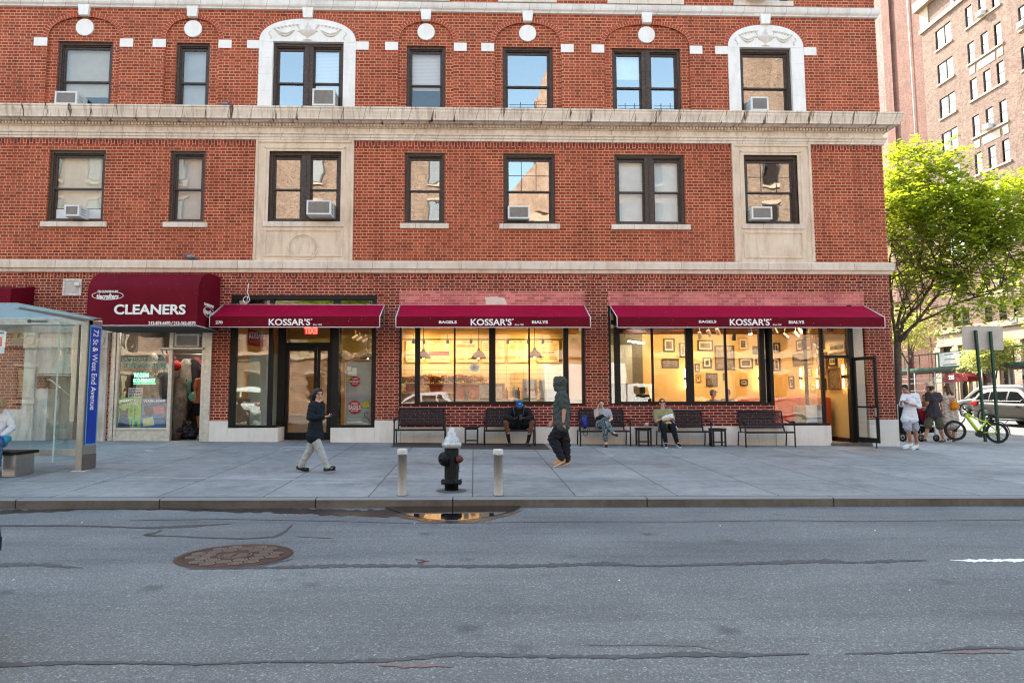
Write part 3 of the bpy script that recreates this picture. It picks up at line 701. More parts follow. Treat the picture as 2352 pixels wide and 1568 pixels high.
mb = MB().use(KERBM); mb.box(CORX-.0, CORX+.15, KY, 40, -.5, .0)
v = []
for y in lin(KY, 40, 12): v += [(CORX, y, gz(CORX, y)+.004), (CORX+.15, y, gz(CORX, y)+.004), (CORX+.15, y, gz(CORX, y)-.3)]
mb = MB().use(KERBM).add(v, [(3*i, 3*i+1, 3*i+4, 3*i+3) for i in range(12)]+[(3*i+1, 3*i+2, 3*i+5, 3*i+4) for i in range(12)]); struct(mb.build('avenue_kerb'))
# road seams, sealed cracks, wet gutter, puddle
def ribbon(name, pts, widths, m, dz=.004, kind='structure', z=None):
    """irregular flat strip lying on the ground, pixels -> ground"""
    mb = MB().use(m); rng = random.Random(hash(name) % 99 if False else len(name)*7); v = []
    L = []
    for i in range(len(pts)-1):
        for k in range(20):
            t = k/20; L.append((pts[i][0]*(1-t)+pts[i+1][0]*t, pts[i][1]*(1-t)+pts[i+1][1]*t, widths[i]*(1-t)+widths[i+1]*t))
    L.append((*pts[-1], widths[-1]))
    for x, y, w in L:
        w0 = min(w, 9); w = max(.5, w*(.8+.12*math.sin(x*.06)+.1*math.sin(x*.17+1))); j = w0*(.12*math.sin(x*.21+2)+.07*math.sin(x*.53)+rng.uniform(-.06, .06)); up = G(x, y-w/2+j); lo = G(x, y+w/2+w0*(.12*math.sin(x*.13)+.09*math.sin(x*.41+1)+rng.uniform(-.07, .07)))
        v += [(up.x, up.y, up.z+dz), (lo.x, lo.y, lo.z+dz)]
    mb.add(v, [(2*i, 2*i+1, 2*i+3, 2*i+2) for i in range(len(L)-1)]); o = mb.build(name); o['kind'] = kind; return o
TAR = mat('crack_sealer', (.050, .050, .054), .55, var=.3, vs=30, bmp=.4, local=False)
SEAM = mat('worn_seam', (.062, .062, .068), .8, var=.35, vs=20, bmp=.5, local=False)
ribbon('road_seam', [(-60, 1300), (0, 1297), (60, 1296), (110, 1297), (150, 1301), (190, 1304)], [8, 9, 8, 9, 6, 1], SEAM)
ribbon('road_seam', [(430, 1306), (560, 1305), (680, 1302), (784, 1299), (900, 1299), (1050, 1300), (1180, 1300), (1300, 1297), (1400, 1294), (1470, 1299), (1520, 1299), (1700, 1294), (1800, 1291), (1900, 1288), (1960, 1292), (2040, 1288), (2130, 1287)], [2, 3, 8, 9, 8, 7, 9, 8, 10, 4, 5, 7, 9, 10, 4, 8, 2], SEAM)
ribbon('road_seam', [(-60, 1526), (40, 1526), (160, 1522), (330, 1522), (450, 1525), (620, 1519), (784, 1519), (900, 1516), (1040, 1502), (1200, 1506), (1350, 1508), (1450, 1508), (1568, 1502), (1700, 1505), (1860, 1501)], [14, 12, 9, 8, 6, 5, 8, 9, 12, 9, 8, 10, 14, 9, 3], SEAM)
ribbon('road_seam', [(1940, 1501), (2050, 1499), (2140, 1496), (2220, 1488), (2290, 1487), (2420, 1492)], [2, 6, 3, 8, 6, 8], SEAM)
ribbon('crack_seal', [(-10, 1207), (90, 1207), (180, 1207), (330, 1212), (400, 1210), (530, 1203)], [3, 4, 3, 4, 7, 1], TAR)
ribbon('crack_seal', [(372, 1217), (348, 1226), (330, 1229), (400, 1231), (480, 1235), (560, 1237), (630, 1233), (655, 1221), (672, 1205)], [4, 6, 4, 3, 3, 3, 4, 8, 4], TAR)
ribbon('hairline_crack', [(300, 1195), (520, 1192), (784, 1197), (950, 1202), (1120, 1200), (1300, 1198), (1568, 1198), (1800, 1195), (2000, 1197), (2200, 1195), (2400, 1193)], [1.0]*11, TAR)
ribbon('hairline_crack', [(1340, 1482), (1500, 1481), (1600, 1484), (1660, 1496), (1720, 1500)], [1.2]*5, TAR)
ribbon('hairline_crack', [(680, 1232), (760, 1236), (775, 1250), (760, 1270)], [1]*4, TAR)
WET = mat('wet_asphalt', (.018, .017, .017), .28, var=.4, vs=25, bmp=.3, spec=.6, local=False)
ribbon('wet_gutter', [(-10, 1176), (120, 1172), (200, 1167), (400, 1167), (520, 1172), (640, 1172), (700, 1174), (784, 1177), (860, 1179), (930, 1178), (1000, 1180)], [10, 8, 7, 9, 10, 14, 16, 17, 18, 20, 20], WET, .004, 'stuff')
def water():
    m, n, l, b = newmat('puddle_water'); b.inputs['Base Color'].default_value = (.010, .009, .008, 1); b.inputs['Roughness'].default_value = .02; b.inputs['Specular IOR Level'].default_value = 1.0; b.inputs['IOR'].default_value = 1.6
    P3, x, y, z = pos(n, l); bump(n, l, noise(n, l, 5, 2, .5, P3), b, .08, .004); return m
pts = [(885, 1168), (925, 1180), (960, 1188), (1000, 1193), (1060, 1194), (1105, 1190), (1145, 1183), (1180, 1174), (1195, 1167)]
pl = [G(*p) for p in pts]; z = min(p.z for p in pl)
mb = MB().use(water()); n_ = len(pl)
vv = [(p.x, p.y, gz(p.x, p.y)+.007) for p in pl]+[(p.x, KY-.012, gz(p.x, KY-.012)+.007) for p in pl]
zz = sum(q[2] for q in vv)/len(vv)+.012
vv = [(q[0], q[1], zz) for q in vv]
mb.add(vv, [(i, i+1, n_+i+1, n_+i) for i in range(n_-1)]); o = mb.build('puddle'); struct(o); 
# pinkish worn patches
PNK = mat('worn_paint_patch', (.15, .10, .10), .85, var=.35, vs=40, bmp=.5, local=False)
ribbon('faded_paint', [(868, 1527), (930, 1530), (985, 1528), (1040, 1531)], [3, 9, 8, 2], PNK); ribbon('faded_paint', [(2160, 1500), (2250, 1497), (2320, 1499)], [2, 8, 3], PNK)
ribbon('wet_fringe', [(700, 1172), (800, 1176), (880, 1179), (925, 1186), (975, 1195), (1040, 1199), (1105, 1196), (1150, 1186), (1180, 1178), (1200, 1171)], [10, 12, 10, 8, 8, 7, 6, 5, 4, 2], WET, .0035, 'stuff')
WP = mat('road_paint', (.72, .72, .70), .7, var=.15, vs=12, local=False)
ribbon('lane_marking', [(2196, 1287), (2240, 1287.5), (2300, 1287), (2420, 1286)], [2, 7, 7, 7], WP)
for q in ((2182, 1286), (2190, 1287)): ribbon('lane_marking', [q, (q[0]+7, q[1])], [1.5, 1.5], WP)
# crosswalk on the avenue (sunlit)
CW_ = MB().use(WP)
for k in range(9):
    x = 18.6+k*1.9; z = [(x, y, gz(x, y)-.14+.005) for y in (-.5, 3.2)]+[(x+.6, y, gz(x+.6, y)-.14+.005) for y in (3.2, -.5)]; CW_.add(z, [(0, 1, 2, 3)])
struct(CW_.build('crosswalk'))
CW_ = MB().use(WP); CW_.add([(x, y, gz(x, y)-.134) for x, y in ((18.4, 5.2), (18.4, 5.7), (28, 5.7), (28, 5.2))], [(0, 1, 2, 3)]); struct(CW_.build('stop_line'))
# chalk marks, little white litter
CH = mat('chalk', (.42, .42, .42), .9, var=.1, local=False)
def chalk(pts, w=1.0): ribbon('chalk_mark', pts, [w]*len(pts), CH)
chalk([(956, 1041), (964, 1040), (972, 1044), (985, 1044), (994, 1041)]); chalk([(1389, 1045), (1400, 1044), (1409, 1046), (1400, 1049), (1388, 1047)])
chalk([(643, 1031), (655, 1026), (680, 1026), (705, 1027)], 1.6); chalk([(640, 1035), (665, 1033), (700, 1031)], 1.2); chalk([(332, 1034), (343, 1033), (352, 1035), (342, 1037), (333, 1035)]); chalk([(720, 1034), (735, 1031), (748, 1034)], .9)
chalk([(256, 1094.5), (500, 1099), (784, 1102)], 1.3); chalk([(170, 1119), (215, 1108), (256, 1095)], 1.2)
LW = mat('litter_paper', (.7, .68, .64), .8)
lit = random.Random(3)
for (px, py, s) in ((258, 1162, 3), (300, 1161, 1.5), (345, 1160, 1.5), (371, 1161, 2), (952, 1203, 3), (188, 1201, 4), (30, 1333, 4), (1422, 1334, 4.5), (1332, 1332, 1.5), (1654, 1208, 3), (2010, 1219, 4), (2090, 1356, 3), (1436, 1183, 1.6), (1384, 1171, 1.5), (1253, 1161, 1.5), (1332, 1037, 1.5), (1388, 1024, 2), (1493, 1018, 1.5), (1710, 1020, 2.2), (1605, 1013, 1.5)):
    p = G(px, py); w = s/1500*(p.y+DIST); mb = MB().use(LW)
    mb.add([(p.x-w/2, p.y-w*.4, p.z+.005), (p.x+w/2, p.y-w*.2, p.z+.006), (p.x+w*.3, p.y+w*.5, p.z+.012+w*.2), (p.x-w*.4, p.y+w*.3, p.z+.006)], [(0, 1, 2, 3)])
    o = mb.build('litter_scrap'); tag(o, 'tiny pale scrap of litter on the pavement or road', 'litter', 'scraps of litter on the ground')
# ================================================================== lettering helper
def fit(body, x0, x1, z0, z1, y, m, name='lettering', parent=None, bold=.0, shear=0., flip=False, ext=.004, M=None, sp=1.0):
    """lettering fitted to a rectangle on a plane facing -Y (or placed by M)"""
    q = text(body, 1.0, Matrix(), m, name, None, ext, bold, shear, sp=sp)
    co = np.array([v.co for v in q.data.vertices]); mn, mx = co.min(0), co.max(0)
    s = (x1-x0)/(mx[0]-mn[0]); t = (z1-z0)/(mx[1]-mn[1])
    for v in q.data.vertices:
        a = (v.co.x-mn[0])*s; a = (x1-x0-a) if flip else a
        v.co = Vector((x0+a, y-v.co.z-ext if not M else v.co.z+ext, z0+(v.co.y-mn[1])*t))
    if M is not None: q.data.transform(M)
    if parent is not None: q.parent = parent; q.matrix_parent_inverse = parent.matrix_basis.inverted()
    return q
def fitp(body, fn, u0, v0, u1, v1, y, m, **k):
    a, b = P(*fn(u0, v1), y), P(*fn(u1, v0), y); return fit(body, a.x, b.x, a.z, b.z, y, m, **k)
R4 = lambda u, v: (u*.3409, 570.2+v*.3409)
R5 = lambda u, v: (463.3+u*.2727, 641.5+v*.2727)
R6 = lambda u, v: (890.9+u*.2728, 641.5+v*.2728)
R7 = lambda u, v: (1318.6+u*.2728, 641.5+v*.2728)
R8 = lambda u, v: (1710.5+u*.24995, 677.1+v*.24995)
def rectp(mb, fn, u0, v0, u1, v1, y, y1=None):
    a, b = P(*fn(u0, v1), y), P(*fn(u1, v0), y); y1 = y+.01 if y1 is None else y1
    return mb.box(a.x, b.x, y, y1, a.z, b.z)
def rectb(mb, fn, u0, v0, u1, v1, y, y1, bev=.006):
    a, b = P(*fn(u0, v1), y), P(*fn(u1, v0), y); return mb.bbox(a.x, b.x, y, y1, a.z, b.z, bev)
# ------------------------------------------------------------------ awnings
def cloth(name, c, w=.0):
    m, n, l, b = newmat(name); P3, x, y, z = pos(n, l)
    c0 = ramp(n, l, noise(n, l, 1.5, 4, .6, P3), [(.3, tuple(q*.85 for q in c)), (.7, tuple(q*1.12 for q in c))])
    sp = noise(n, l, 22, 2, .5, P3)
    c0 = mix(n, l, ramp(n, l, sp, [(.745, (0, 0, 0)), (.76, (.7, .7, .7))]), c0, (.55, .45, .45))
    l.new(c0, b.inputs['Base Color']); b.inputs['Roughness'].default_value = .7; b.inputs['Specular IOR Level'].default_value = .12
    bump(n, l, noise(n, l, 3.5, 4, .6, P3), b, .6, .03); return m
MAROON_LIT = cloth('sky_lit_maroon', (.30, .0008, .030)); MAROON_D = cloth('dark_maroon_canvas', (.125, .0012, .010))  # one canvas; sky light on the sloping tops is put into the lighter red
WHT = mat('white_lettering', (.80, .77, .74), .6, var=.05)
PIPE = mat('white_piping', (.75, .70, .68), .5, var=.05)
def awning(x0, x1, label, words):
    A = thing('awning', label, 'awning', ((x0+x1)/2, -.44, 3.6), 'maroon shop awnings along the facade')
    zt, zm, zb, pr = 3.825, 3.395, 3.115, .88
    nx = 24; rng = random.Random(int(x0*10))
    mb = MB().use(MAROON_LIT); v = []
    xs = lin(x0, x1, nx); ys = lin(0, 1, 5)
    for t in ys:
        for i, x in enumerate(xs): v.append((x, -pr*t-.005, zt+(zm-zt)*t-.028*math.sin(math.pi*t)*(1+.6*math.sin(i*1.7)*math.sin(i*.63+x0))))
    k = nx+1; mb.add(v, [(j*k+i, j*k+i+1, (j+1)*k+i+1, (j+1)*k+i) for j in range(5) for i in range(nx)], True)
    o = mb.build('canopy', None, A)
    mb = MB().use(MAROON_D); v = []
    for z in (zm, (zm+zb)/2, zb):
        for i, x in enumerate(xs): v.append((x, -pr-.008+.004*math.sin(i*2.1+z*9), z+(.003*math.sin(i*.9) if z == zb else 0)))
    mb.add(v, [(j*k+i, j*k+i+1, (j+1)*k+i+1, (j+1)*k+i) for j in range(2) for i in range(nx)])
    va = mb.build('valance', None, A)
    mb = MB().use(PIPE)
    for x in (x0, x1):
        mb.tube([(x, -.005, zt), (x, -pr-.01, zm), (x, -pr-.01, zb)], .011, 6)
    mb.tube([(x0, -pr-.012, zb), (x1, -pr-.012, zb)], .010, 6); mb.tube([(x0, -.008, zt+.008), (x1, -.008, zt+.008)], .008, 6)
    mb.build('piping', None, A)
    mb = MB().use(STEEL)
    for x in (x0+.012, x1-.012): mb.tube([(x, -.005, zb+.12), (x, -pr+.01, zb+.03)], .013, 6); mb.tube([(x, -.01, zt-.03), (x, -.01, zb+.1)], .012, 6); mb.tube([(x, -.02, zt-.02), (x, -pr+.01, zm-.015), (x, -pr+.01, zb+.03)], .013, 6)
    mb.tube([(x0, -pr+.012, zm-.02), (x1, -pr+.012, zm-.02)], .013, 6)
    mb.build('awning_frame', None, A)
    for w, a, b, z0, z1, bold, sh in words:
        fit(w, a, b, z0, z1, -pr-.016, WHT, 'lettering', va, bold, sh, ext=.002)
    return A
def wx(fn, u): return P(*fn(u, 360), -.89).x
def wz(fn, v): return P(*fn(1000, v), -.89).z
def kos(fn, u0, u1, us, extra=()):
    a, b = wx(fn, u0), wx(fn, u1); z0, z1 = wz(fn, 388), wz(fn, 331)
    r = [("KOSSAR'S", a, b-.03, z0, z1, .022, 0), ('Since 1936', wx(fn, us[0]), wx(fn, us[1]), wz(fn, 388), wz(fn, 374), .02, .3), ('o', b-.02, b+.02, z1-.035, z1, .06, 0)]
    return r+list(extra)
awning(-6.83, -2.45, "maroon awning reading KOSSAR'S with number 270 over the recessed entrance door", kos(R5, 565, 925, (937, 1013), [('270', wx(R5, 118), wx(R5, 177), wz(R5, 377), wz(R5, 350), .03, 0)]))
awning(-2.03, 3.06, "maroon awning reading BAGELS KOSSAR'S BIALYS over the lit counter window", kos(R6, 697, 1052, (1067, 1142), [('BAGELS', wx(R6, 430), wx(R6, 580), wz(R6, 372), wz(R6, 349), .03, 0), ('BIALYS', wx(R6, 1213), wx(R6, 1347), wz(R6, 372), wz(R6, 347), .03, 0)]))
awning(3.765, 10.93, "longest maroon awning reading BAGELS KOSSAR'S BIALYS over the window with framed pictures", kos(R7, 1310, 1655, (1670, 1743), [('BAGELS', wx(R7, 1050), wx(R7, 1197), wz(R7, 367), wz(R7, 345), .03, 0), ('BIALYS', wx(R8, 408), wx(R8, 549), P(*R8(0, 264), -.89).z, P(*R8(0, 237), -.89).z, .03, 0)]))
# barrel awning of the cleaners
A = thing('barrel_awning', 'round topped maroon awning reading CLEANERS with two phone numbers', 'awning', (-8.3, -.7, 3.8), None)
x0, x1, pr = -9.66, -6.93, 1.4
prof = [(0, 4.62)]+[(-.62-.78*math.sin(t), 3.95+.60*math.cos(t)) for t in [math.pi/2*i/10 for i in range(11)]]+[(-1.405, 3.5), (-1.41, 3.10)]
prof = [(0, 4.58), (-.35, 4.575)]+prof[1:]
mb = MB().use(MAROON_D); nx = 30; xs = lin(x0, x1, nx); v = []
for j, (y, z) in enumerate(prof):
    for i, x in enumerate(xs):
        rib = .012*abs(math.sin((x-x0)/(x1-x0)*math.pi*6)) if 0 < j < len(prof)-2 else 0
        v.append((x, y+rib*.6, z-rib))
k = nx+1; mb.add(v, [(j*k+i, j*k+i+1, (j+1)*k+i+1, (j+1)*k+i) for j in range(len(prof)-1) for i in range(nx)], True)
for x in (x0, x1): mb.add([(x, y, z) for y, z in prof]+[(x, 0, 3.10)], [tuple(range(len(prof)+1))])
can = mb.build('canopy', None, A)
mb = MB().use(PIPE); mb.tube([(x0, -.01, 3.10), (x0, -1.41, 3.10), (x1, -1.41, 3.10), (x1, -.01, 3.10)], .010, 6); mb.build('piping', None, A)
MB().use(mat('awning_underside', (.09, .085, .09), .8)).box(x0+.02, x1-.02, -1.38, -.02, 3.06, 3.09).build('underside', None, A)
yy = -1.425
fitp('CLEANERS', R4, 767, 378, 1253, 446, yy, WHT, parent=can, bold=.03)
fitp('212-874-6470 / 212-362-0570', R4, 1001, 492, 1318, 516, yy, WHT, parent=can, bold=.025)
fitp('272', R4, 640, 486, 692, 509, yy, WHT, parent=can, bold=.03)
fitp('tiecrafters', R4, 650, 305, 800, 342, yy+.02, WHT, parent=can, bold=.03, shear=.15); fitp('TIE CLEANING BY', R4, 657, 283, 797, 300, yy+.01, WHT, parent=can, bold=.02)
c = P(*R4(725, 318), yy+.02); mb = MB().use(WHT); mb.tube([(c.x+.385*math.cos(t*math.pi/24), c.y, c.z+.105*math.sin(t*math.pi/24)) for t in range(49)], .008, 5)
mb.tube([(x1+.008, -.72+.34*math.cos(t*math.pi/24), 3.52+.13*math.sin(t*math.pi/24)) for t in range(49)], .008, 5); mb.build('oval_emblem', None, can)
Mside = Matrix.Translation((x1+.006, -.98, 3.46)) @ Matrix.Rotation(rad(90), 4, 'Z') @ Matrix.Rotation(rad(90), 4, 'X')
q = text('tiecrafters', .14, Mside @ Matrix.Translation((.26, .05, 0)), WHT, 'lettering', can, .002, .015, .15); text('TIE CLEANING BY', .075, Mside @ Matrix.Translation((.26, .24, 0)), WHT, 'lettering', can, .002, .01)
# awning cut by the left edge of the view
A = thing('flat_sided_awning', 'dark maroon box awning cut by the left edge, above the brick pier', 'awning', (-13.6, -.5, 4.2), None)
c = P(22, 720, -.9); mb = MB().use(MAROON_D); mb.prism([(0, 4.30), (-.9, 4.10), (-.9, 3.25), (0, 3.25)], -16.5, c.x, 'x'); mb.build('canopy', None, A)

# ------------------------------------------------------------------ shopfront of the cleaners
CL = BL
mb = MB().use(ALU); y = .02
xa, xb, xd0, xd1, xe = P(*R4(745, 800), y).x, P(*R4(1140, 800), y).x, P(*R4(1155, 800), y).x, P(*R4(1372, 800), y).x, P(*R4(1400, 800), y).x
mb.bbox(-9.78, -9.66, y-.03, y+.1, -.1, 3.5, .01); mb.bbox(-9.65, -9.58, y-.01, y+.08, -.1, 3.5, .01)
mb.bbox(-8.24, -8.14, y-.03, y+.1, -.1, 3.5, .01); mb.bbox(-7.36, -7.27, y-.03, y+.1, -.1, 3.5, .01); mb.bbox(-7.26, -7.09, y-.06, y+.1, -.1, 3.5, .015)
mb.bbox(-9.6, -8.24, y, y+.08, .12, .46, .01); mb.bbox(-9.6, -8.22, y-.03, y+.10, .44, .50, .01)
mb.bbox(-8.45, -7.3, y-.12, y+.1, 2.60, 2.65, .008); mb.bbox(-9.6, -7.2, y, y+.08, 3.36, 3.5, .01)
mb.tube([(-8.42, -.08, 2.6), (-8.28, -.02, 2.25)], .02, 6)
for x in (-9.72, -7.2): mb.bbox(x-.03, x+.03, y-.09, y-.02, .95, 1.02, .01); mb.tube([(x, y-.06, .98), (x+.08, y-.1, .95), (x+.1, y-.1, .85)], .012, 6)
cs = mb.build('cleaners_shopfront', None, BL)
g = MB().use(G_SHOP); g.quad((-9.6, y+.05, .5), (-8.2, y+.05, .5), (-8.2, y+.05, 3.4), (-9.6, y+.05, 3.4)); g.quad((-8.14, y+.05, 2.65), (-7.36, y+.05, 2.65), (-7.36, y+.05, 3.4), (-8.14, y+.05, 3.4)); g.build('pane', None, cs)
DARKB = mat('dim_shop_wall', (.10, .075, .055), .9); WOODF = mat('wood_floor', (.20, .11, .06), .6)
r = MB().use(DARKB)
r.quad((-9.9, 3.2, 0), (-7.0, 3.2, 0), (-7.0, 3.2, 3.6), (-9.9, 3.2, 3.6)); r.quad((-9.9, .1, 0), (-9.9, 3.2, 0), (-9.9, 3.2, 3.6), (-9.9, .1, 3.6)); r.quad((-7.0, .1, 0), (-7.0, 3.2, 0), (-7.0, 3.2, 3.6), (-7.0, .1, 3.6)); r.quad((-9.9, .1, 3.6), (-7, .1, 3.6), (-7, 3.2, 3.6), (-9.9, 3.2, 3.6))
r.use(WOODF).quad((-9.9, 0, .13), (-7.0, 0, .13), (-7.0, 3.2, .13), (-9.9, 3.2, .13)); r.build('cleaners_room', None, BL)
def lamp(name, loc, power, size=.4, col=(1, .72, .42), rot=(0, 0, 0), spot=None):
    if spot: L = bpy.data.lights.new(name, 'SPOT'); L.spot_size = spot; L.spot_blend = .7; L.shadow_soft_size = .06
    else: L = bpy.data.lights.new(name, 'AREA'); L.size = size
    L.energy = power*.30; L.color = col
    o = bpy.data.objects.new(name, L); COL.objects.link(o); o.location = loc; o.rotation_euler = rot; return o
tube_mat = emis('fluorescent', (1, .95, .85), 6)
ft = tag(MB().use(tube_mat).box(-9.0, -7.9, 1.6, 1.75, 3.45, 3.5).build('ceiling_light'), 'fluorescent strip light on the ceiling of the cleaners', 'lamp')
lamp('cleaners_lamp', (-8.5, 1.5, 3.42), 22, 1.0, (1, .86, .68))
GRN = emis('green_neon', (.10, .85, .30), 1.6); TEAL = mat('teal_letters', (.20, .42, .36), .5)
fitp('SAME DAY SERVICE', R4, 820, 733, 1125, 760, .05, TEAL, parent=cs, bold=.01, name='window_lettering'); fitp('AT NO EXTRA CHARGE', R4, 816, 774, 1125, 803, .05, TEAL, parent=cs, bold=.01, name='window_lettering')
S = thing('neon_sign', 'black board with green neon WE CLEAN ECO-FRIENDLY and a leaf in the cleaners window', 'sign', P(*R4(978, 915), .1))
b_ = rectp(MB().use(BLACK), R4, 898, 828, 1055, 917, .10, .12).build('board', None, S)
t1 = fitp('WE CLEAN', R4, 902, 841, 1003, 868, .09, GRN, parent=b_, bold=.01); t2 = fitp('ECO-FRIENDLY', R4, 900, 877, 1046, 902, .09, GRN, parent=b_, bold=.01)
c = P(*R4(1027, 852), .09); MB().use(WHT).tube([(c.x+.06*math.cos(t)-.0, .088, c.z+.035*math.sin(t)+.04*math.cos(t)) for t in [q*.45 for q in range(15)]], .005, 5).build('leaf_emblem', None, b_)
mb = MB().use(GRN); a, b2 = P(*R4(900, 912), .09), P(*R4(1052, 830), .09); mb.box(a.x, b2.x, .088, .094, a.z, a.z+.008); mb.build('neon_border', None, b_)
S = thing('letter_board_sign', "small white sign reading LINDA'S CLEANERS 874 6470 above the posters", 'sign', P(*R4(912, 1003), .09))
b_ = rectp(MB().use(mat('white_card', (.68, .68, .70), .6)), R4, 864, 940, 961, 1004, .10, .11).build('board', None, S)
INK = mat('ink', (.02, .02, .025), .7)
for i, w in enumerate(("LINDA'S", 'CLEANERS', '874 6470')): fitp(w, R4, 870, 946+i*19, 955, 960+i*19, .098, INK, parent=b_, bold=.02)
S = thing('poster', 'lime green ALTERATIONS AND REPAIRS poster with a blue dress in the cleaners window', 'poster', P(*R4(868, 1208), .09))
b_ = rectp(MB().use(mat('lime_poster', (.19, .50, .10), .6)), R4, 781, 1006, 953, 1208, .10, .105).build('sheet', None, S)
fitp('ALTERATIONS', R4, 800, 1016, 935, 1036, .098, WHT, parent=b_, bold=.02); fitp('AND REPAIRS', R4, 802, 1040, 932, 1058, .098, WHT, parent=b_, bold=.02)
NAVY = mat('navy_print', (.02, .04, .13), .7, var=.4, vs=60)
def polyp(mb, fn, pts, y): mb.prism([(P(*fn(u, v), y).x, P(*fn(u, v), y).z) for u, v in pts][::-1], y, y+.003); return mb
polyp(MB().use(NAVY), R4, [(800, 1075), (808, 1075), (822, 1092), (845, 1092), (858, 1075), (866, 1075), (858, 1120), (866, 1150), (876, 1205), (790, 1205), (805, 1150), (810, 1120)], .095).build('dress_picture', None, b_)
for q in ((880, 1080, 886, 1110), (903, 1078, 912, 1150), (880, 1160, 890, 1200), (905, 1165, 925, 1200)): rectp(MB().use(NAVY), R4, *q, .095, .098).build('tool_picture', None, b_)
S = thing('poster', 'blue WASH-FOLD poster with four folded clothes in the cleaners window', 'poster', P(*R4(1030, 1205), .08))
b_ = rectp(MB().use(mat('blue_poster', (.01, .16, .42), .6)), R4, 949, 1010, 1119, 1205, .088, .093).build('sheet', None, S)
fitp('WASH-FOLD', R4, 965, 1018, 1115, 1038, .086, WHT, parent=b_, bold=.03)
for nm, c, pts in (('tee', (.01, .05, .13), [(970, 1065), (985, 1056), (1010, 1056), (1030, 1066), (1030, 1130), (975, 1132)]), ('pink', (.50, .17, .24), [(1032, 1066), (1105, 1056), (1112, 1110), (1040, 1116)]), ('yellow', (.68, .60, .28), [(960, 1150), (1030, 1135), (1040, 1190), (965, 1198)]), ('jeans', (.05, .12, .28), [(1045, 1125), (1105, 1120), (1112, 1192), (1050, 1192)])):
    polyp(MB().use(mat('print_'+nm, c, .7)), R4, pts, .084).build('clothes_picture', None, b_)
# things inside the cleaners
def garment(px, py, Y, col, w=.36, h=1.0, i=0):
    p = P(px, py, Y); m_ = mat('garment_%d' % i, col, .8, var=.5, vs=5)
    mb = MB().use(m_); n = 14; v = []
    for j in range(9):
        z = -h*j/8
        for k in range(n):
            a = 2*math.pi*k/n; ww = w/2*(.45 if j == 0 else .85+.15*j/8)*(1+.08*math.sin(3*a+j+i)); v.append((p.x+ww*math.cos(a), p.y+.09*(1+.3*math.sin(5*a+i))*math.sin(a), p.z+z-.04*abs(math.cos(a))*(j < 2)))
    mb.add(v, [(j*n+k, j*n+(k+1) % n, (j+1)*n+(k+1) % n, (j+1)*n+k) for j in range(8) for k in range(n)], True)
    return mb
gcol = [(.04, .04, .05), (.18, .14, .11), (.02, .02, .03), (.14, .10, .07), (.26, .22, .18), (.04, .03, .04), (.16, .18, .22), (.30, .05, .05), (.5, .46, .4)]
rng = random.Random(11)
R4g = [(1180, 740, 2.2), (1210, 760, 1.9), (1240, 745, 2.4), (1195, 860, 1.2), (1225, 870, 1.0), (1262, 880, 1.3), (1290, 740, 2.6), (1330, 735, 2.4), (1350, 750, 2.5), (800, 760, 1.5), (850, 770, 1.7), (905, 765, 1.4), (950, 770, 1.6), (1000, 768, 1.5), (1055, 770, 1.3), (1105, 765, 1.6), (1150, 700, 2.2), (1255, 740, 1.7), (1310, 745, 1.8), (1215, 1000, .9), (1240, 1010, 1.1), (1270, 850, 2.0), (830, 700, 2.3), (880, 690, 2.5), (930, 700, 2.2), (980, 690, 2.4), (1030, 700, 2.3), (1080, 705, 2.5), (1110, 700, 2.2)]
for i, (u, v, Y) in enumerate(R4g):
    o = garment(*R4(u, v), Y, gcol[i % 9], rng.uniform(.30, .42), rng.uniform(.75, 1.15), i % 9).build('hanging_garment')
    tag(o, 'cleaned garment under plastic hanging inside the cleaners shop', 'clothes', 'garments hanging in the cleaners')
o = tag(MB().use(STEEL).tube([(-9.8, 2.3, 2.62), (-7.1, 2.3, 2.62)], .018, 8).build('clothes_rail'), 'steel rail that carries the garments in the cleaners', 'rail')
SACK = mat('black_sack', (.018, .016, .024), .45, var=.4, vs=8, bmp=.8, bs=18)
c = P(*R4(1262, 1180), .7)
BAGC = c
c = P(*R4(1183, 1240), .35); mb = MB().use(mat('wicker', (.10, .06, .04), .8, var=.4, vs=50)); mb.lathe([(0, .0), (.12, 0), (.15, .20), (.16, .21), (.14, .20), (.11, .02)], (c.x, .35, .14), 18); tag(mb.build('waste_basket'), 'small dark basket beside the black laundry bag', 'basket')
mb = MB().use(mat('red_cloth', (.40, .02, .02), .8)); c = P(*R4(1188, 790), 1.6); mb.ell(c, (.14, .10, .15), 14); tag(mb.build('red_garment'), 'bunched red garment hanging at the top of the cleaners doorway', 'clothes')
mb = MB().use(mat('green_bag', (.12, .30, .22), .4)); c = P(*R4(1300, 1000), 1.0); mb.ell(c, (.13, .10, .14), 14); mb.tube([(c.x-.1, 1, c.z+.1), (c.x-.14, 1, c.z+.5)], .05, 8); tag(mb.build('plastic_bag'), 'translucent green plastic bag held beside the dark garments', 'bag')

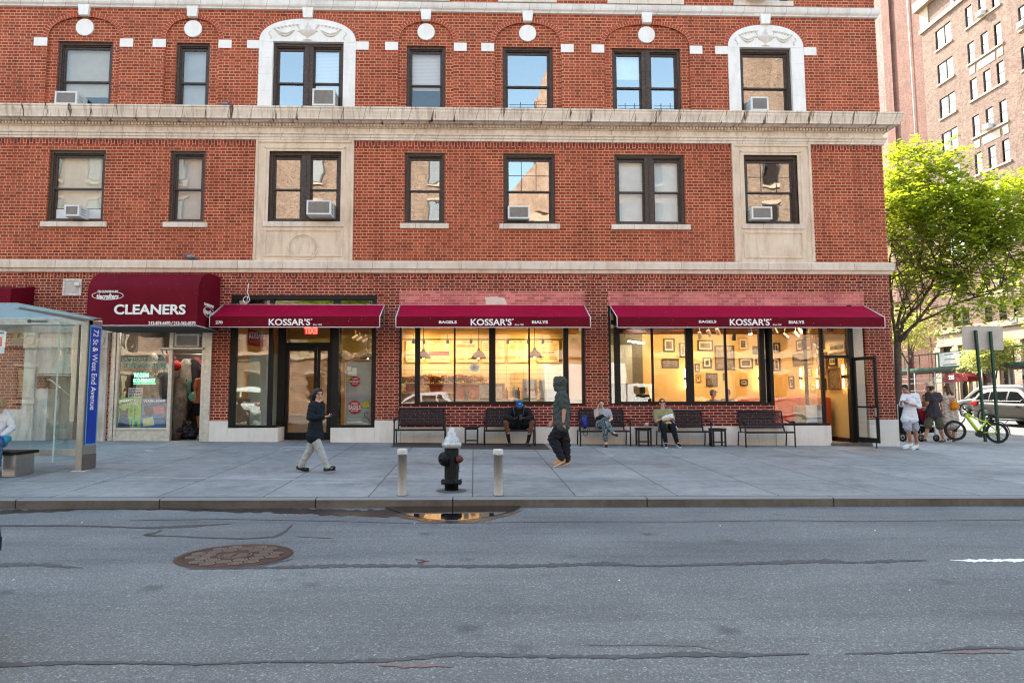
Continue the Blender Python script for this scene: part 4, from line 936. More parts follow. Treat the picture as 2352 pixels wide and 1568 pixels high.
# ------------------------------------------------------------------ shop rooms (shared helper)
CREAM = mat('cream_wall', (.57, .41, .17), .8, var=.04, local=False); TILE = mat('floor_tile', (.34, .20, .12), .5, var=.2, vs=3)
CEIL = mat('shop_ceiling', (.55, .47, .36), .8, var=.05); RIBC = mat('red_ribbed_ceiling', (.11, .03, .025), .6)
def room(name, x0, x1, y0, y1, z0, z1, wall, floor, ceil):
    r = MB().use(wall)
    r.quad((x0, y1, z0), (x1, y1, z0), (x1, y1, z1), (x0, y1, z1)); r.quad((x0, y0, z0), (x0, y1, z0), (x0, y1, z1), (x0, y0, z1)); r.quad((x1, y0, z0), (x1, y1, z0), (x1, y1, z1), (x1, y0, z1))
    r.use(floor).quad((x0, y0, z0), (x1, y0, z0), (x1, y1, z0), (x0, y1, z0)); r.use(ceil).quad((x0, y0, z1), (x1, y0, z1), (x1, y1, z1), (x0, y1, z1)); return r.build(name, None, BL)
room('bagel_shop_room', -6.60, 3.35, .12, 5.0, .10, 3.66, CREAM, TILE, CEIL)
room('dining_room', 3.60, 10.50, .12, 4.2, .02, 3.62, CREAM, TILE, CEIL)
mb = MB().use(RIBC); x = 4.9
while x < 10.45: mb.bbox(x, x+.05, .3, 4.1, 3.42, 3.50, .004); x += .10
mb.build('ribbed_ceiling', None, BL)
MB().use(mat('black_skirting', (.02, .015, .012), .5)).box(10.44, 10.49, .2, 4.2, .02, .14).build('skirting', None, BL)

# shopfront with the 270 door
sf = MB().use(BLACK); y = .04
sf.bbox(-6.60, -2.68, y-.06, y+.08, 3.96, 4.09, .01); sf.bbox(-6.60, -6.44, y-.05, y+.08, .49, 3.97, .012); sf.bbox(-2.79, -2.68, y-.05, y+.08, .49, 3.97, .012)
sf.bbox(-5.58, -5.46, y-.04, y+.08, .49, 3.97, .01); sf.bbox(-3.85, -3.68, y-.04, y+.08, .49, 3.97, .01); sf.bbox(-6.46, -5.56, y-.04, y+.06, .49, .56, .006); sf.bbox(-3.7, -2.76, y-.04, y+.06, .49, .56, .006)
sf.bbox(-5.46, -5.36, y, .9, .49, .56, .006); sf.bbox(-6.46, -2.78, y-.03, y+.06, 3.36, 3.44, .006)
# recessed door at Y=.9
yd = .85
sf.bbox(-5.56, -5.34, yd-.05, yd+.08, .08, 3.5, .01); sf.bbox(-4.10, -3.78, yd-.05, yd+.08, .08, 3.5, .01); sf.bbox(-5.36, -4.05, yd-.04, yd+.06, 2.74, 2.86, .01)
sfo = sf.build('shopfront_frame', None, BL)
dr = MB().use(BLACK)
def leaf(mb, a, b, z0, z1, y, w=.085, wb=.22): bx(mb, a, b, z0, z1, y-.02, y+.03, w, wb, .12)
leaf(dr, -5.34, -4.46, .10, 2.74, yd); leaf(dr, -4.45, -4.08, .10, 2.74, yd)
dr.use(STEEL).tube([(-4.56, yd-.07, 1.0), (-4.56, yd-.07, 1.45)], .014, 8)
dro = dr.build('door', None, BL)
g = MB().use(G_SHOP); g.quad((-5.3, yd, .2), (-4.1, yd, .2), (-4.1, yd, 2.7), (-5.3, yd, 2.7)); g.build('door_glass', None, dro)
g = MB().use(G_SHOP)
for a, b, c, d in ((-6.45, -5.57, .55, 3.97), (-3.69, -2.78, .55, 3.97), (-5.47, -3.84, 3.43, 3.97)): g.quad((a, y+.02, c), (b, y+.02, c), (b, y+.02, d), (a, y+.02, d))
g.quad((-5.35, yd, 2.85), (-4.08, yd, 2.85), (-4.08, yd, 3.5), (-5.35, yd, 3.5)); g.quad((-5.46, y+.06, .55), (-5.52, yd, .55), (-5.52, yd, 3.5), (-5.46, y+.06, 3.5)); g.quad((-3.82, y+.06, .3), (-3.86, yd, .3), (-3.86, yd, 3.5), (-3.82, y+.06, 3.5))
g.build('pane', None, sfo)
MB().use(mat('door_soffit', (.30, .24, .18), .8)).box(-5.5, -3.8, .06, yd, 3.45, 3.5).build('soffit', None, BL)
MB().use(KERBM).box(-5.45, -3.84, -.06, yd-.06, -.2, .115).build('door_step', None, BL)
RED = mat('sign_red', (.50, .012, .015), .5, var=.05)
REDT = emis('exit_red', (1, .03, .02), 2.2)
S = thing('exit_sign', 'red EXIT sign seen from behind above the recessed entrance door', 'sign', P(*R5(915, 435), 1.3))
fitp('EXIT', R5, 865, 405, 972, 458, 1.28, REDT, parent=S, bold=.04, flip=True); rectp(MB().use(mat('clear_plastic', (.35, .30, .28), .4)), R5, 858, 395, 980, 462, 1.31, 1.33).build('panel', None, S)
fitp('BAKING DAILY AT 5AM', R5, 771, 895, 876, 906, yd-.01, WHT, parent=dro, bold=.02, name='door_lettering'); fitp('NO PETS', R5, 800, 1129, 840, 1140, yd-.01, WHT, parent=dro, bold=.02, name='door_lettering')
# left window: red sign, pale panel, reversed word
S = thing('window_sign', "dark red KOSSAR'S BAGELS sign hanging in the left window beside the entrance", 'sign', P(*R5(467, 575), .5))
c0 = [P(*R5(u, v), .5) for u, v in ((390, 552), (545, 578), (548, 458), (392, 413))]
b_ = MB().use(RED).prism([(p.x, p.z) for p in c0], .5, .51).build('board', None, S)
fitp("KOSSAR'S", R5, 402, 440, 540, 500, .49, WHT, parent=b_, bold=.01); fitp('BAGELS', R5, 400, 512, 482, 535, .49, mat('dim_lettering', (.45, .2, .18), .6), parent=b_)
fitp('WOR', R5, 308, 455, 380, 490, .12, WHT, parent=sfo, flip=True, name='window_lettering'); fitp('ST', R5, 305, 490, 332, 508, .12, WHT, parent=sfo, flip=True, name='window_lettering')
PALE = mat('pale_green_panel', (.46, .52, .45), .6, var=.1, vs=2)
PAL2 = mat('grey_panel', (.36, .38, .34), .6, var=.1, vs=2); CARD = mat('cardboard', (.30, .18, .10), .8)
rectp(MB().use(PAL2), R5, 300, 300, 380, 1250, 1.2, 1.25).build('side_panel', None, BL)
rectp(MB().use(PALE), R5, 380, 628, 640, 1250, .95, 1.0).build('back_panel', None, BL)
rectp(MB().use(CARD), R5, 292, 1005, 378, 1235, .6, .9).build('low_cabinet', None, BL)
# right window: tall menu fridge panel with round red marks
S = thing('window_notice_board', 'tall pale glass board of bagel and bialy stickers in the right window beside the entrance', 'notice board', P(*R5(1320, 1235), .3))
b_ = rectp(MB().use(PAL2), R5, 1215, 692, 1425, 1236, .32, .36).build('board', None, S)
rectp(MB().use(WHT), R5, 1203, 690, 1216, 1236, .30, .34).build('edge_strip', None, b_)
rectp(MB().use(BLACK), R5, 1203, 684, 1425, 692, .30, .34).build('edge_strip', None, b_)
for (u, v, r, ws) in ((1290, 858, 44, (('CLASSIC', 830, 842, 24), ("KOSSAR'S", 850, 866, 40), ('BIALYS', 873, 882, 22))), (1288, 1075, 56, (('HAND', 1034, 1052, 26), ('BAGELS', 1058, 1096, 52), ('ROLLED', 1098, 1112, 30)))):
    c = P(*R5(u, v), .30); rr = r*.2727*(.30+DIST)/FPX
    d = MB().use(RED).prism([(c.x+rr*math.cos(t*math.pi/18), c.z+rr*math.sin(t*math.pi/18)) for t in range(36)], .300, .305).build('round_sticker', None, b_)
    for w, v0, v1, hw in ws: fitp(w, R5, u-hw, v0, u+hw, v1, .297, WHT, parent=b_, bold=.03)
PINK = mat('pink_lettering', (.62, .25, .25), .6)
fitp('BREAKFAST', R5, 1190, 946, 1392, 962, .10, PINK, parent=sfo, bold=.01, name='window_lettering'); fitp('ALL DAY', R5, 1215, 966, 1352, 982, .10, PINK, parent=sfo, bold=.01, name='window_lettering')
for w, q in (('PROUDLY SERVING', (1235, 1173, 1338, 1183)), ('La COLOMBE', (1222, 1187, 1352, 1206)), ('COFFEE ROASTERS', (1228, 1209, 1345, 1216))): fitp(w, R5, *q, .297, WHT, parent=b_, bold=.03)
YEL = mat('yellow_notice', (.55, .48, .03), .7)
for q in ((1362, 1025, 1413, 1080), (1222, 822, 1263, 846)): rectp(MB().use(YEL), R5, *q, .30, .305).build('yellow_notice', None, b_)
for q in ((1225, 733, 1260, 770), (1268, 745, 1305, 812), (1228, 776, 1275, 806)): rectp(MB().use(WHT), R5, *q, .306, .31).build('paper_notice', None, b_)
c = P(*R5(1400, 1180), .28); MB().use(BLACK).tube([(c.x+dx, .28, c.z+dz) for dx, dz in ((.0, .18), (-.09, .19), (-.10, .10), (.0, .03), (.06, -.08), (.0, -.17), (.05, -.18))], .008, 6).build('cable', None, b_)

# shopfront with the counter window
sf = MB().use(BLACK); g = MB().use(G_SHOP); y = .05
def mull(sf, xs, z0, z1, y=y, d0=.06, d1=.08):
    for a, b in xs: sf.bbox(a, b, y-d0, y+d1, z0, z1, .008)
mull(sf, [(-2.04, -1.975), (-1.61, -1.47), (.415, .595), (2.46, 2.60), (2.97, 3.05)], 1.09, 3.84); mull(sf, [(-.55, -.50), (1.50, 1.545)], 1.17, 3.84, y, .03, .05)
sf.bbox(-2.03, 3.05, y-.07, y+.08, 1.09, 1.13, .008); sf.bbox(-1.47, 2.46, y-.05, y+.06, 1.12, 1.18, .008); sf.bbox(-2.03, 3.05, y-.05, y+.07, 3.30, 3.42, .008)
sfo = sf.build('shopfront_frame', None, BL)
g.quad((-1.98, y, 1.12), (2.98, y, 1.12), (2.98, y, 3.34), (-1.98, y, 3.34)); g.build('pane', None, sfo)
# shopfront with the picture window
sf = MB().use(BLACK); g = MB().use(G_SHOP)
mull(sf, [(3.71, 3.775), (3.88, 4.03), (5.87, 6.065), (7.925, 8.06), (8.19, 8.29)], 1.09, 3.84); mull(sf, [(4.91, 4.965), (6.95, 7.01)], 1.16, 3.84, y, .03, .05)
sf.bbox(3.72, 8.29, y-.07, y+.08, 1.09, 1.13, .008); sf.bbox(4.03, 7.93, y-.05, y+.06, 1.12, 1.17, .008); sf.bbox(3.72, 9.72, y-.05, y+.07, 3.30, 3.42, .008)
sf.bbox(8.28, 9.80, y-.08, y+.09, .50, .57, .01); sf.bbox(9.655, 9.72, y-.06, y+.06, .56, 3.84, .008); sf.bbox(8.10, 8.185, y-.0, y+.05, 1.1, 3.4, .005)
sf.bbox(9.62, 9.70, .85, .93, .1, 3.5, .008)
sfo2 = sf.build('shopfront_frame', None, BL)
g.quad((3.77, y, 1.12), (8.20, y, 1.12), (8.20, y, 3.34), (3.77, y, 3.34)); g.quad((8.29, y, .56), (9.66, y, .56), (9.66, y, 3.34), (8.29, y, 3.34)); g.quad((9.70, y+.05, .5), (9.66, .88, .5), (9.66, .88, 3.4), (9.70, y+.05, 3.4)); g.build('pane', None, sfo2)
MB().use(PLINTH).box(9.68, 9.80, .1, .9, -.2, .5).build('return_plinth', None, BL)
# entrance beside the corner, its door swung out over the pavement
hx, hy = 10.46, .02
ef = MB().use(BLACK); ef.bbox(10.41, 10.55, -.05, .12, .03, 3.84, .008); ef.bbox(9.66, 10.46, .0, .08, 2.36, 2.44, .006); ef.bbox(9.66, 10.9, .0, .08, 3.32, 3.45, .006)
efo = ef.build('entrance_frame', None, BL)
JAMB = mat('cream_jamb', (.56, .47, .38), .7, var=.06, local=False)
MB().use(JAMB).box(10.55, 10.86, .02, .3, .05, 3.84).build('jamb', None, BL)
g = MB().use(G_SHOP); g.quad((9.72, .04, 2.44), (10.42, .04, 2.44), (10.42, .04, 3.34), (9.72, .04, 3.34)); g.build('transom_glass', None, efo)
DO = MB().use(BLACK); Md = Matrix.Translation((10.50, -.06, .07)) @ Matrix.Rotation(rad(-80), 4, 'Z'); DO.M = Md
w = .82; bx(DO, 0, w, 0, 2.30, -.02, .025, .085, .13, .09); DO.bbox(.05, w-.05, -.05, -.03, .92+.0, .97, .005); DO.use(STEEL).bbox(w-.06, w-.03, -.06, .05, .70, .92, .005); DO.use(BLACK).box(w-.12, w-.10, -.02, .0, -.14, 0)
do = DO.build('door', None, BL); g = MB().use(G_SHOP); g.M = Md; g.quad((.07, 0, .1), (w-.07, 0, .1), (w-.07, 0, 2.24), (.07, 0, 2.24)); g.build('door_glass', None, do)
MB().use(KERBM).box(9.80, 10.92, -.10, .4, -.2, .03).build('door_step', None, BL)
S = thing('exit_sign', 'white EXIT sign with red letters reversed above the open corner door', 'sign', P(*R8(790, 325), .9))
b_ = rectp(MB().use(WHT), R8, 738, 300, 842, 346, .9, .92).build('panel', None, S); fitp('EXIT', R8, 752, 303, 832, 342, .89, RED, parent=b_, bold=.04, flip=True)

# ------------------------------------------------------------------ bagel shop interior
BOARD = mat('menu_board', (.62, .50, .33), .7, var=.05); BINK = mat('menu_ink', (.10, .06, .035), .8)
heads = [('ALL DAY BREAKFAST', 150, 300, 512), ('SANDWICHES', 330, 525, 515), ('SANDWICHES', 575, 758, 515), ('RARE BAGELS', 790, 985, 510), ('SMOOTHIES', 1010, 1180, 510), ('BEVERAGES', 1255, 1445, 512)]
rng = random.Random(2)
for i, (w, u0, u1, v0) in enumerate(heads):
    Y = 4.9
    S = thing('menu_board', 'menu board headed %s, %s' % (w, ('cut by the left side pane', 'left of the middle, with a red strip', 'with a pink strip near its top', 'behind the wide black post', 'right of the black post', 'beside the right side pane')[i]), 'menu board', P(*R6((u0+u1)/2, 700), Y), 'menu boards on the back wall')
    b_ = rectp(MB().use(BOARD), R6, u0, v0, u1, 700, Y-.02, Y).build('board', None, S)
    fr = MB().use(BINK)
    for q in ((u0, v0, u0+2, 700), (u1-2, v0, u1, 700), (u0, 698, u1, 700), (u0, v0, u1, v0+2)): rectp(fr, R6, *q, Y-.026, Y-.021)
    for r_ in range(9):
        vv = v0+34+r_*15
        for a in (0, 1):
            uu = u0+12+(u1-u0)*.48*a; rectp(fr, R6, uu, vv, uu+(u1-u0)*rng.uniform(.22, .38), vv+4, Y-.026, Y-.021)
    fr.build('menu_lines', None, b_); fitp(w, R6, u0+(u1-u0)*.28, v0+10, u1-(u1-u0)*.28, v0+22, Y-.03, BINK, parent=b_, bold=.03)
    if i == 1: rectp(MB().use(RED), R6, 342, 606, 518, 642, Y-.04, Y-.03).build('red_strip', None, b_)
    if i == 2: rectp(MB().use(mat('pink_strip', (.60, .16, .10), .6)), R6, 580, 552, 733, 572, Y-.04, Y-.03).build('pink_strip', None, b_)
fitp('ICED BEVERAGES', R6, 1300, 610, 1398, 622, 4.87, BINK, parent=b_, bold=.03); fitp('BREAKFAST WRAPS', R6, 155, 628, 232, 640, 4.87, BINK, parent=BL, bold=.03, name='wall_lettering')
# white tiles and back shelf
WTILE = mat('white_wall_tile', (.62, .56, .46), .35, var=.05, local=False)
mb = MB().use(WTILE); mb.box(-4.0, 3.3, 4.93, 4.98, .1, 2.45); mb.use(mat('tile_grout', (.32, .26, .2), .9))
for z in lin(1.0, 2.4, 9): mb.box(-4.0, 3.3, 4.925, 4.932, z, z+.012)
for x in lin(-3.9, 3.2, 24): mb.box(x, x+.01, 4.925, 4.932, 1.0, 2.4)
mb.build('tiled_wall', None, BL)
WOOD = mat('shelf_wood', (.20, .10, .05), .5, var=.25, vs=4); BAG = mat('bagel_crust', (.36, .15, .045), .6, var=.5, vs=9); WIRE = mat('dark_wire', (.10, .08, .06), .4, .6)
c = P(*R6(150, 870), 4.3); c2 = P(*R6(910, 870), 4.3); z0 = c.z
S = thing('back_counter', 'long wooden back counter carrying wire baskets of bagels behind the lit window', 'counter', ((c.x+c2.x)/2, 4.5, .1))
MB().use(WOOD).bbox(c.x, c2.x+.3, 4.25, 4.85, z0-.09, z0-.02, .01).build('worktop', None, S); MB().use(mat('counter_front', (.32, .08, .05), .6)).box(c.x, c2.x+.3, 4.32, 4.8, .1, z0-.09).build('counter_body', None, S)
labs = ['dark seeded bagels', 'brown bagels', 'reddish brown bagels', 'round rolls', 'pale yellow bagels']; ucs = [190, 330, 460, 610, 745]
for i, u in enumerate(ucs):
    c = P(*R6(u, 866), 4.5); w = .40
    B_ = thing('bagel_basket', 'wire basket heaped with %s, %s on the back counter' % (labs[i], ('leftmost', 'second from left', 'middle', 'fourth from left', 'rightmost')[i]), 'basket', (c.x, 4.5, z0-.02), 'wire baskets of bagels')
    mb = MB().use(WIRE)
    for z in (.005, .10, .2): mb.tube([(c.x-w, 4.32, z0-.02+z), (c.x+w, 4.32, z0-.02+z), (c.x+w, 4.72, z0-.02+z), (c.x-w, 4.72, z0-.02+z), (c.x-w, 4.32, z0-.02+z)], .006, 4)
    for x in lin(-w, w, 12): mb.tube([(c.x+x, 4.32, z0-.02), (c.x+x, 4.32, z0+.2)], .005, 4)
    mb.build('wire_frame', None, B_)
    mt = BAG if i < 4 else mat('pale_bagel', (.55, .34, .12), .6, var=.3, vs=9); mb = MB().use(mt)
    for k in range(46):
        x, yy2, z = rng.uniform(-.32, .32), rng.uniform(4.36, 4.66), rng.uniform(.02, .20); R_ = Matrix.Rotation(rng.uniform(0, 3), 3, 'X') @ Matrix.Rotation(rng.uniform(0, 3), 3, 'Z')
        mb.lathe([(.03+.028*(1+math.cos(t*math.pi/3))*.5+.012, .024*math.sin(t*math.pi/3)) for t in range(7)], (c.x+x, yy2, z0+z+.04*math.cos(x*5)), 9, M=R_)
    o = mb.build('bagels', None, B_); o['kind'] = 'stuff'
# front display counter, left
c, c2 = P(*R6(150, 950), 2.2), P(*R6(560, 950), 2.2)
S = thing('display_counter', 'glass fronted bagel display counter with warm light behind the left of the lit window', 'counter', ((c.x+c2.x)/2, 2.5, .1))
MB().use(mat('counter_top', (.52, .36, .20), .4)).bbox(c.x-.3, c2.x, 2.15, 2.9, c.z-.05, c.z+.0, .01).build('worktop', None, S); MB().use(mat('case_front', (.40, .20, .08), .5)).box(c.x-.3, c2.x, 2.25, 2.85, .1, c.z-.05).build('case', None, S)
mb = MB().use(BAG)
for k in range(40): mb.ell((rng.uniform(c.x, c2.x-.2), 2.18+rng.uniform(0, .04), c.z-.12-rng.choice((0, .16))), (.06, .03, .045), 8)
o = mb.build('bagels', None, S); o['kind'] = 'stuff'
def boxthing(name, label, cat, fn, u0, v0, u1, v1, y, d, m, txt=None, tm=None, group=None):
    a, b = P(*fn(u0, v1), y), P(*fn(u1, v0), y)
    S = thing(name, label, cat, ((a.x+b.x)/2, y+d/2, a.z), group); o = MB().use(m).bbox(a.x, b.x, y, y+d, a.z, b.z, min(.015, d/6)).build('body', None, S)
    MB().use(mat('trim_dark', (.05, .04, .035), .5)).box(a.x+.01, b.x-.01, y-.006, y+.001, a.z, a.z+.04*(b.z-a.z)+.01).build('base_trim', None, S)
    if txt: fit(txt, a.x+(b.x-a.x)*.12, b.x-(b.x-a.x)*.12, a.z+(b.z-a.z)*.40, a.z+(b.z-a.z)*.56, y-.012, tm, 'lettering', o, .02)
    return S
# window ledge that carries the small goods
mb = MB().use(mat('pale_wood_ledge', (.42, .28, .15), .5, var=.15, vs=5)); zl = P(*R6(1000, 1008), .45).z
S = tag(MB().use(MATS['pale_wood_ledge']).bbox(-1.45, 3.2, .25, 1.5, zl-.06, zl, .01).build('window_counter'), 'pale wooden ledge just inside the counter window', 'counter')
WHB = mat('white_machine', (.62, .58, .50), .4)
def onledge(name, label, cat, u0, v0, u1, m, y=.5, d=.3, **k): return boxthing(name, label, cat, R6, u0, v0, u1, 1008, y, d, m, **k)
onledge('drinks_dispenser', "white drinks dispenser with a small red KOSSAR'S label behind the window", 'dispenser', 1140, 842, 1256, WHB, txt="KOSSAR'S", tm=RED)
onledge('paper_bag_stack', 'pile of white and brown folded paper bags beside the wide black post', 'paper bags', 770, 890, 850, mat('paper_bag', (.55, .48, .38), .8, var=.35, vs=14))
onledge('paper_bag_stack', 'smaller pile of crumpled paper bags right of the wide black post', 'paper bags', 908, 900, 962, mat('paper_bag2', (.50, .42, .33), .8, var=.4, vs=14))
onledge('till', 'slim pale till screen standing on the window ledge', 'till', 1283, 845, 1325, mat('till_grey', (.40, .40, .36), .4))
onledge('crate_of_drinks', 'low pale crate near the right side of the counter window', 'crate', 1340, 920, 1470, mat('crate_wood', (.42, .33, .24), .6))
onledge('flower_pot', 'dark pot on the ledge left of the paper bag pile', 'pot', 640, 930, 680, mat('dark_pot', (.05, .07, .05), .6))
onledge('orange_tub', 'orange tub beside the dark pot on the ledge', 'tub', 700, 950, 735, mat('orange_tub', (.50, .13, .03), .5))
for i, (u, cname, cc) in enumerate(((985, 'orange', (.5, .13, .03)), (1000, 'dark', (.08, .05, .04)), (1062, 'white', (.6, .6, .55)), (1082, 'grey', (.3, .3, .3)), (1100, 'brown', (.25, .12, .05)))):
    a = P(*R6(u, 1008), .8); mb = MB().use(mat('bottle_'+cname, cc, .3)); h_ = .28+.05*(i % 3)
    mb.lathe([(0, 0), (.045, 0), (.045, h_*.65), (.018, h_*.85), (.018, h_), (0, h_)], (a.x, .8, zl+.002), 14); tag(mb.build('bottle'), '%s bottle standing in the row on the window ledge' % cname, 'bottle', 'bottles on the window ledge')
# round fried egg window sticker
c = P(*R6(728, 744), .03); mb = MB().use(mat('sticker_pale', (.50, .58, .62), .5)); mb.prism([(c.x+(.135+.012*math.sin(5*t*math.pi/18))*math.cos(t*math.pi/18), c.z+(.098+.012*math.sin(4*t*math.pi/18))*math.sin(t*math.pi/18)) for t in range(36)], .034, .037)
st = mb.build('window_sticker', None, sfo); MB().use(mat('sticker_yolk', (.62, .33, .06), .5)).prism([(c.x-.01+.045*math.cos(t*math.pi/9), c.z+.01+.05*math.sin(t*math.pi/9)) for t in range(18)], .030, .0335).build('sticker_centre', None, sfo)
# pendants
SHADE = mat('rust_shade', (.10, .035, .02), .5, .3, var=.3, vs=8); BULB = emis('warm_bulb', (1, .70, .32), 14)
def pendant(px, y, ztop, zbot, label):
    x = P(px, 800, y).x; S = thing('pendant_lamp', label, 'lamp', (x, y, ztop), 'pendant lamps in the bagel shop')
    MB().use(BLACK).tube([(x, y, 3.64), (x, y, ztop)], .012, 6).lathe([(0, 0), (.09, 0), (.09, -.03), (0, -.03)], (x, y, 3.66), 14).build('cord', None, S)
    h = ztop-zbot; MB().use(SHADE).lathe([(.03, 0), (.045, -.04), (.05, -.10*h/.3), (.12, -.35*h), (.22, -.8*h), (.225, -h), (.205, -h), (.11, -.38*h), (.02, -.12*h)], (x, y, ztop), 22).build('lamp_shade', None, S)
    MB().use(BULB).ell((x, y, zbot+.06), (.05, .05, .06), 12).build('bulb', None, S)
pendant(972.7, 2.0, 2.78, 2.47, 'rust brown pendant lamp in the second pane of the counter window'); pendant(1099.6, 2.0, 2.78, 2.47, 'rust brown pendant lamp in the middle, left of the wide black post')
pendant(1228, 2.0, 2.80, 2.50, 'pendant lamp in the pane right of the thin mullion, above the dispenser'); pendant(845, 1.8, 2.70, 2.45, 'pendant lamp seen in the window right of the recessed entrance')
# track spots
SPOTM = mat('spot_black', (.03, .025, .02), .4); SPOTW = mat('spot_white', (.45, .40, .35), .4)
def spot(p, d, m, label, grp, lit=True, r=.055, L=.16):
    S = thing('track_spot', label, 'lamp', p, grp); p = Vector(p); d = Vector(d).normalized(); mb = MB().use(m)
    mb.cyl(p-d*L/2, p+d*L/2, r*.85, r, 14); mb.tube([p-d*.02, (p.x, p.y, p.z+.22)], .009, 5); mb.build('spot_head', None, S)
    if lit: MB().use(BULB).cyl(p+d*(L/2+.002), p+d*(L/2+.008), r*.8, n=14).build('lamp_face', None, S)
for u, i in ((215, 0), (303, 1), (503, 2), (700, 3), (1010, 4), (1180, 5), (1305, 6)):
    p = P(*R6(u, 520), 3.9); spot(p, (0, .8, -.55), SPOTM, 'black track spotlight shining on the menu wall, number %d from the left in the row' % (i+1), 'black track spots along the menu wall')
    lamp('menu_spot', (p.x+.02, 4.0, p.z-.02), 52, .2, (1, .55, .18), (rad(62), 0, 0), rad(120))
tag(MB().use(SPOTM).box(-3.6, 3.0, 3.86, 3.90, 3.20, 3.24).build('light_track'), 'black ceiling track that carries the menu wall spotlights', 'track')
lamp('shop_lamp', (0, 2.2, 3.55), 34, 2.2, (1, .60, .28)); lamp('shop_lamp', (-3.9, 2.6, 3.5), 12, 1.2, (1, .60, .30)); lamp('shop_lamp', (2.2, 1.2, 3.4), 16, 1.0, (1, .66, .36))
for i, (u, v) in enumerate(((1295, 488), (1330, 505), (1380, 520))): spot(P(*R5(u, v), 2.6), (-.7, -.2, -.5), SPOTW, 'pale track spotlight in the window right of the recessed entrance, %s of three' % ('first', 'second', 'third')[i], 'pale track spots', False, .06, .2)
# ------------------------------------------------------------------ dining room interior
def photo(name, s, c1, c2):
    m, n, l, b = newmat(name); P3, x, y, z = pos(n, l)
    l.new(ramp(n, l, noise(n, l, s, 5, .8, P3, 1.5), [(.38, c1), (.5, tuple(.5*(a+b_) for a, b_ in zip(c1, c2))), (.62, c2)]), b.inputs['Base Color']); b.inputs['Roughness'].default_value = .25; return m
PH = [photo('old_photograph', 7, (.01, .009, .008), (.28, .23, .17)), photo('crowd_photograph', 13, (.012, .01, .008), (.20, .16, .11)), photo('dim_photograph', 9, (.008, .008, .007), (.16, .14, .11))]
FRB = mat('black_picture_frame', (.018, .014, .012), .4); FRW = mat('brown_picture_frame', (.10, .035, .018), .4); FRG = mat('gilt_picture_frame', (.38, .25, .08), .35, .3); MATB = mat('picture_mount', (.60, .53, .42), .8)
def pic(fn, u0, v0, u1, v1, label, fr=FRB, ph=0, side=False, mount=True):
    cor = []
    for u, v in ((u0, v1), (u1, v1), (u1, v0), (u0, v0)):
        px, py = fn(u, v); cor.append(PX(px, py, 10.47) if side else P(px, py, 4.17))
    if side:
        a0, a1, z0, z1 = (cor[1].y+cor[2].y)/2, (cor[0].y+cor[3].y)/2, (cor[0].z+cor[1].z)/2, (cor[2].z+cor[3].z)/2
        Mx = Matrix(((0, 1, 0, 10.49), (1, 0, 0, 0), (0, 0, 1, 0), (0, 0, 0, 1)))
    else: a0, a1, z0, z1 = cor[0].x, cor[1].x, cor[0].z, cor[2].z; Mx = Matrix.Translation((0, 4.19, 0))
    S = thing('framed_picture', label, 'picture', ((10.47, (a0+a1)/2, z0) if side else ((a0+a1)/2, 4.17, z0)), 'framed photographs on the dining room walls')
    w = .048; mb = MB().use(fr); mb.M = Mx; bx(mb, a0, a1, z0, z1, -.035, 0, w); mb.build('picture_frame', None, S)
    mb = MB().use(MATB if mount else PH[ph]); mb.M = Mx; mb.box(a0+w, a1-w, -.012, -.002, z0+w, z1-w)
    if mount: k = min(a1-a0, z1-z0)*.14; mb.use(PH[ph]).box(a0+w+k, a1-w-k, -.016, -.011, z0+w+k, z1-w-k)
    mb.build('print', None, S); return S
for a in ((1040, 510, 1172, 602, 'wide black framed photograph high left of the largest picture', FRB, 0), (1085, 657, 1160, 745, 'small dark framed photograph left of the largest picture', FRB, 2), (1188, 555, 1355, 762, 'largest black framed photograph crossing the thin mullion', FRB, 1),
          (1383, 490, 1468, 597, 'gilt framed photograph upper right of the largest picture', FRG, 0), (1390, 660, 1508, 750, 'wide framed photograph right of the largest picture', FRB, 2), (1528, 663, 1580, 720, 'small framed photograph next to the right hand sconce post', FRB, 0),
          (1112, 787, 1210, 900, 'black framed photograph of a crowd low under the small dark one', FRB, 1), (1255, 787, 1292, 850, 'narrow small framed photograph under the largest picture', FRB, 0), (1022, 797, 1072, 865, 'small framed photograph lowest beside the wide post', FRG, 0), (1017, 707, 1060, 778, 'small rounded black framed picture beside the wide post', FRB, 2),
          (752, 497, 850, 610, 'framed photograph high in the second pane', FRB, 2), (738, 667, 885, 745, 'wide framed photograph low in the second pane', FRB, 1), (888, 533, 950, 655, 'tall framed photograph at the right of the second pane', FRB, 2), (1505, 560, 1580, 630, 'framed photograph above the one next to the sconce post', FRB, 1), (1398, 840, 1465, 895, 'framed photograph low right under the wide one', FRB, 2)):
    pic(R7, *a[:4], a[4], a[5], a[6], False, a[6] != 1)
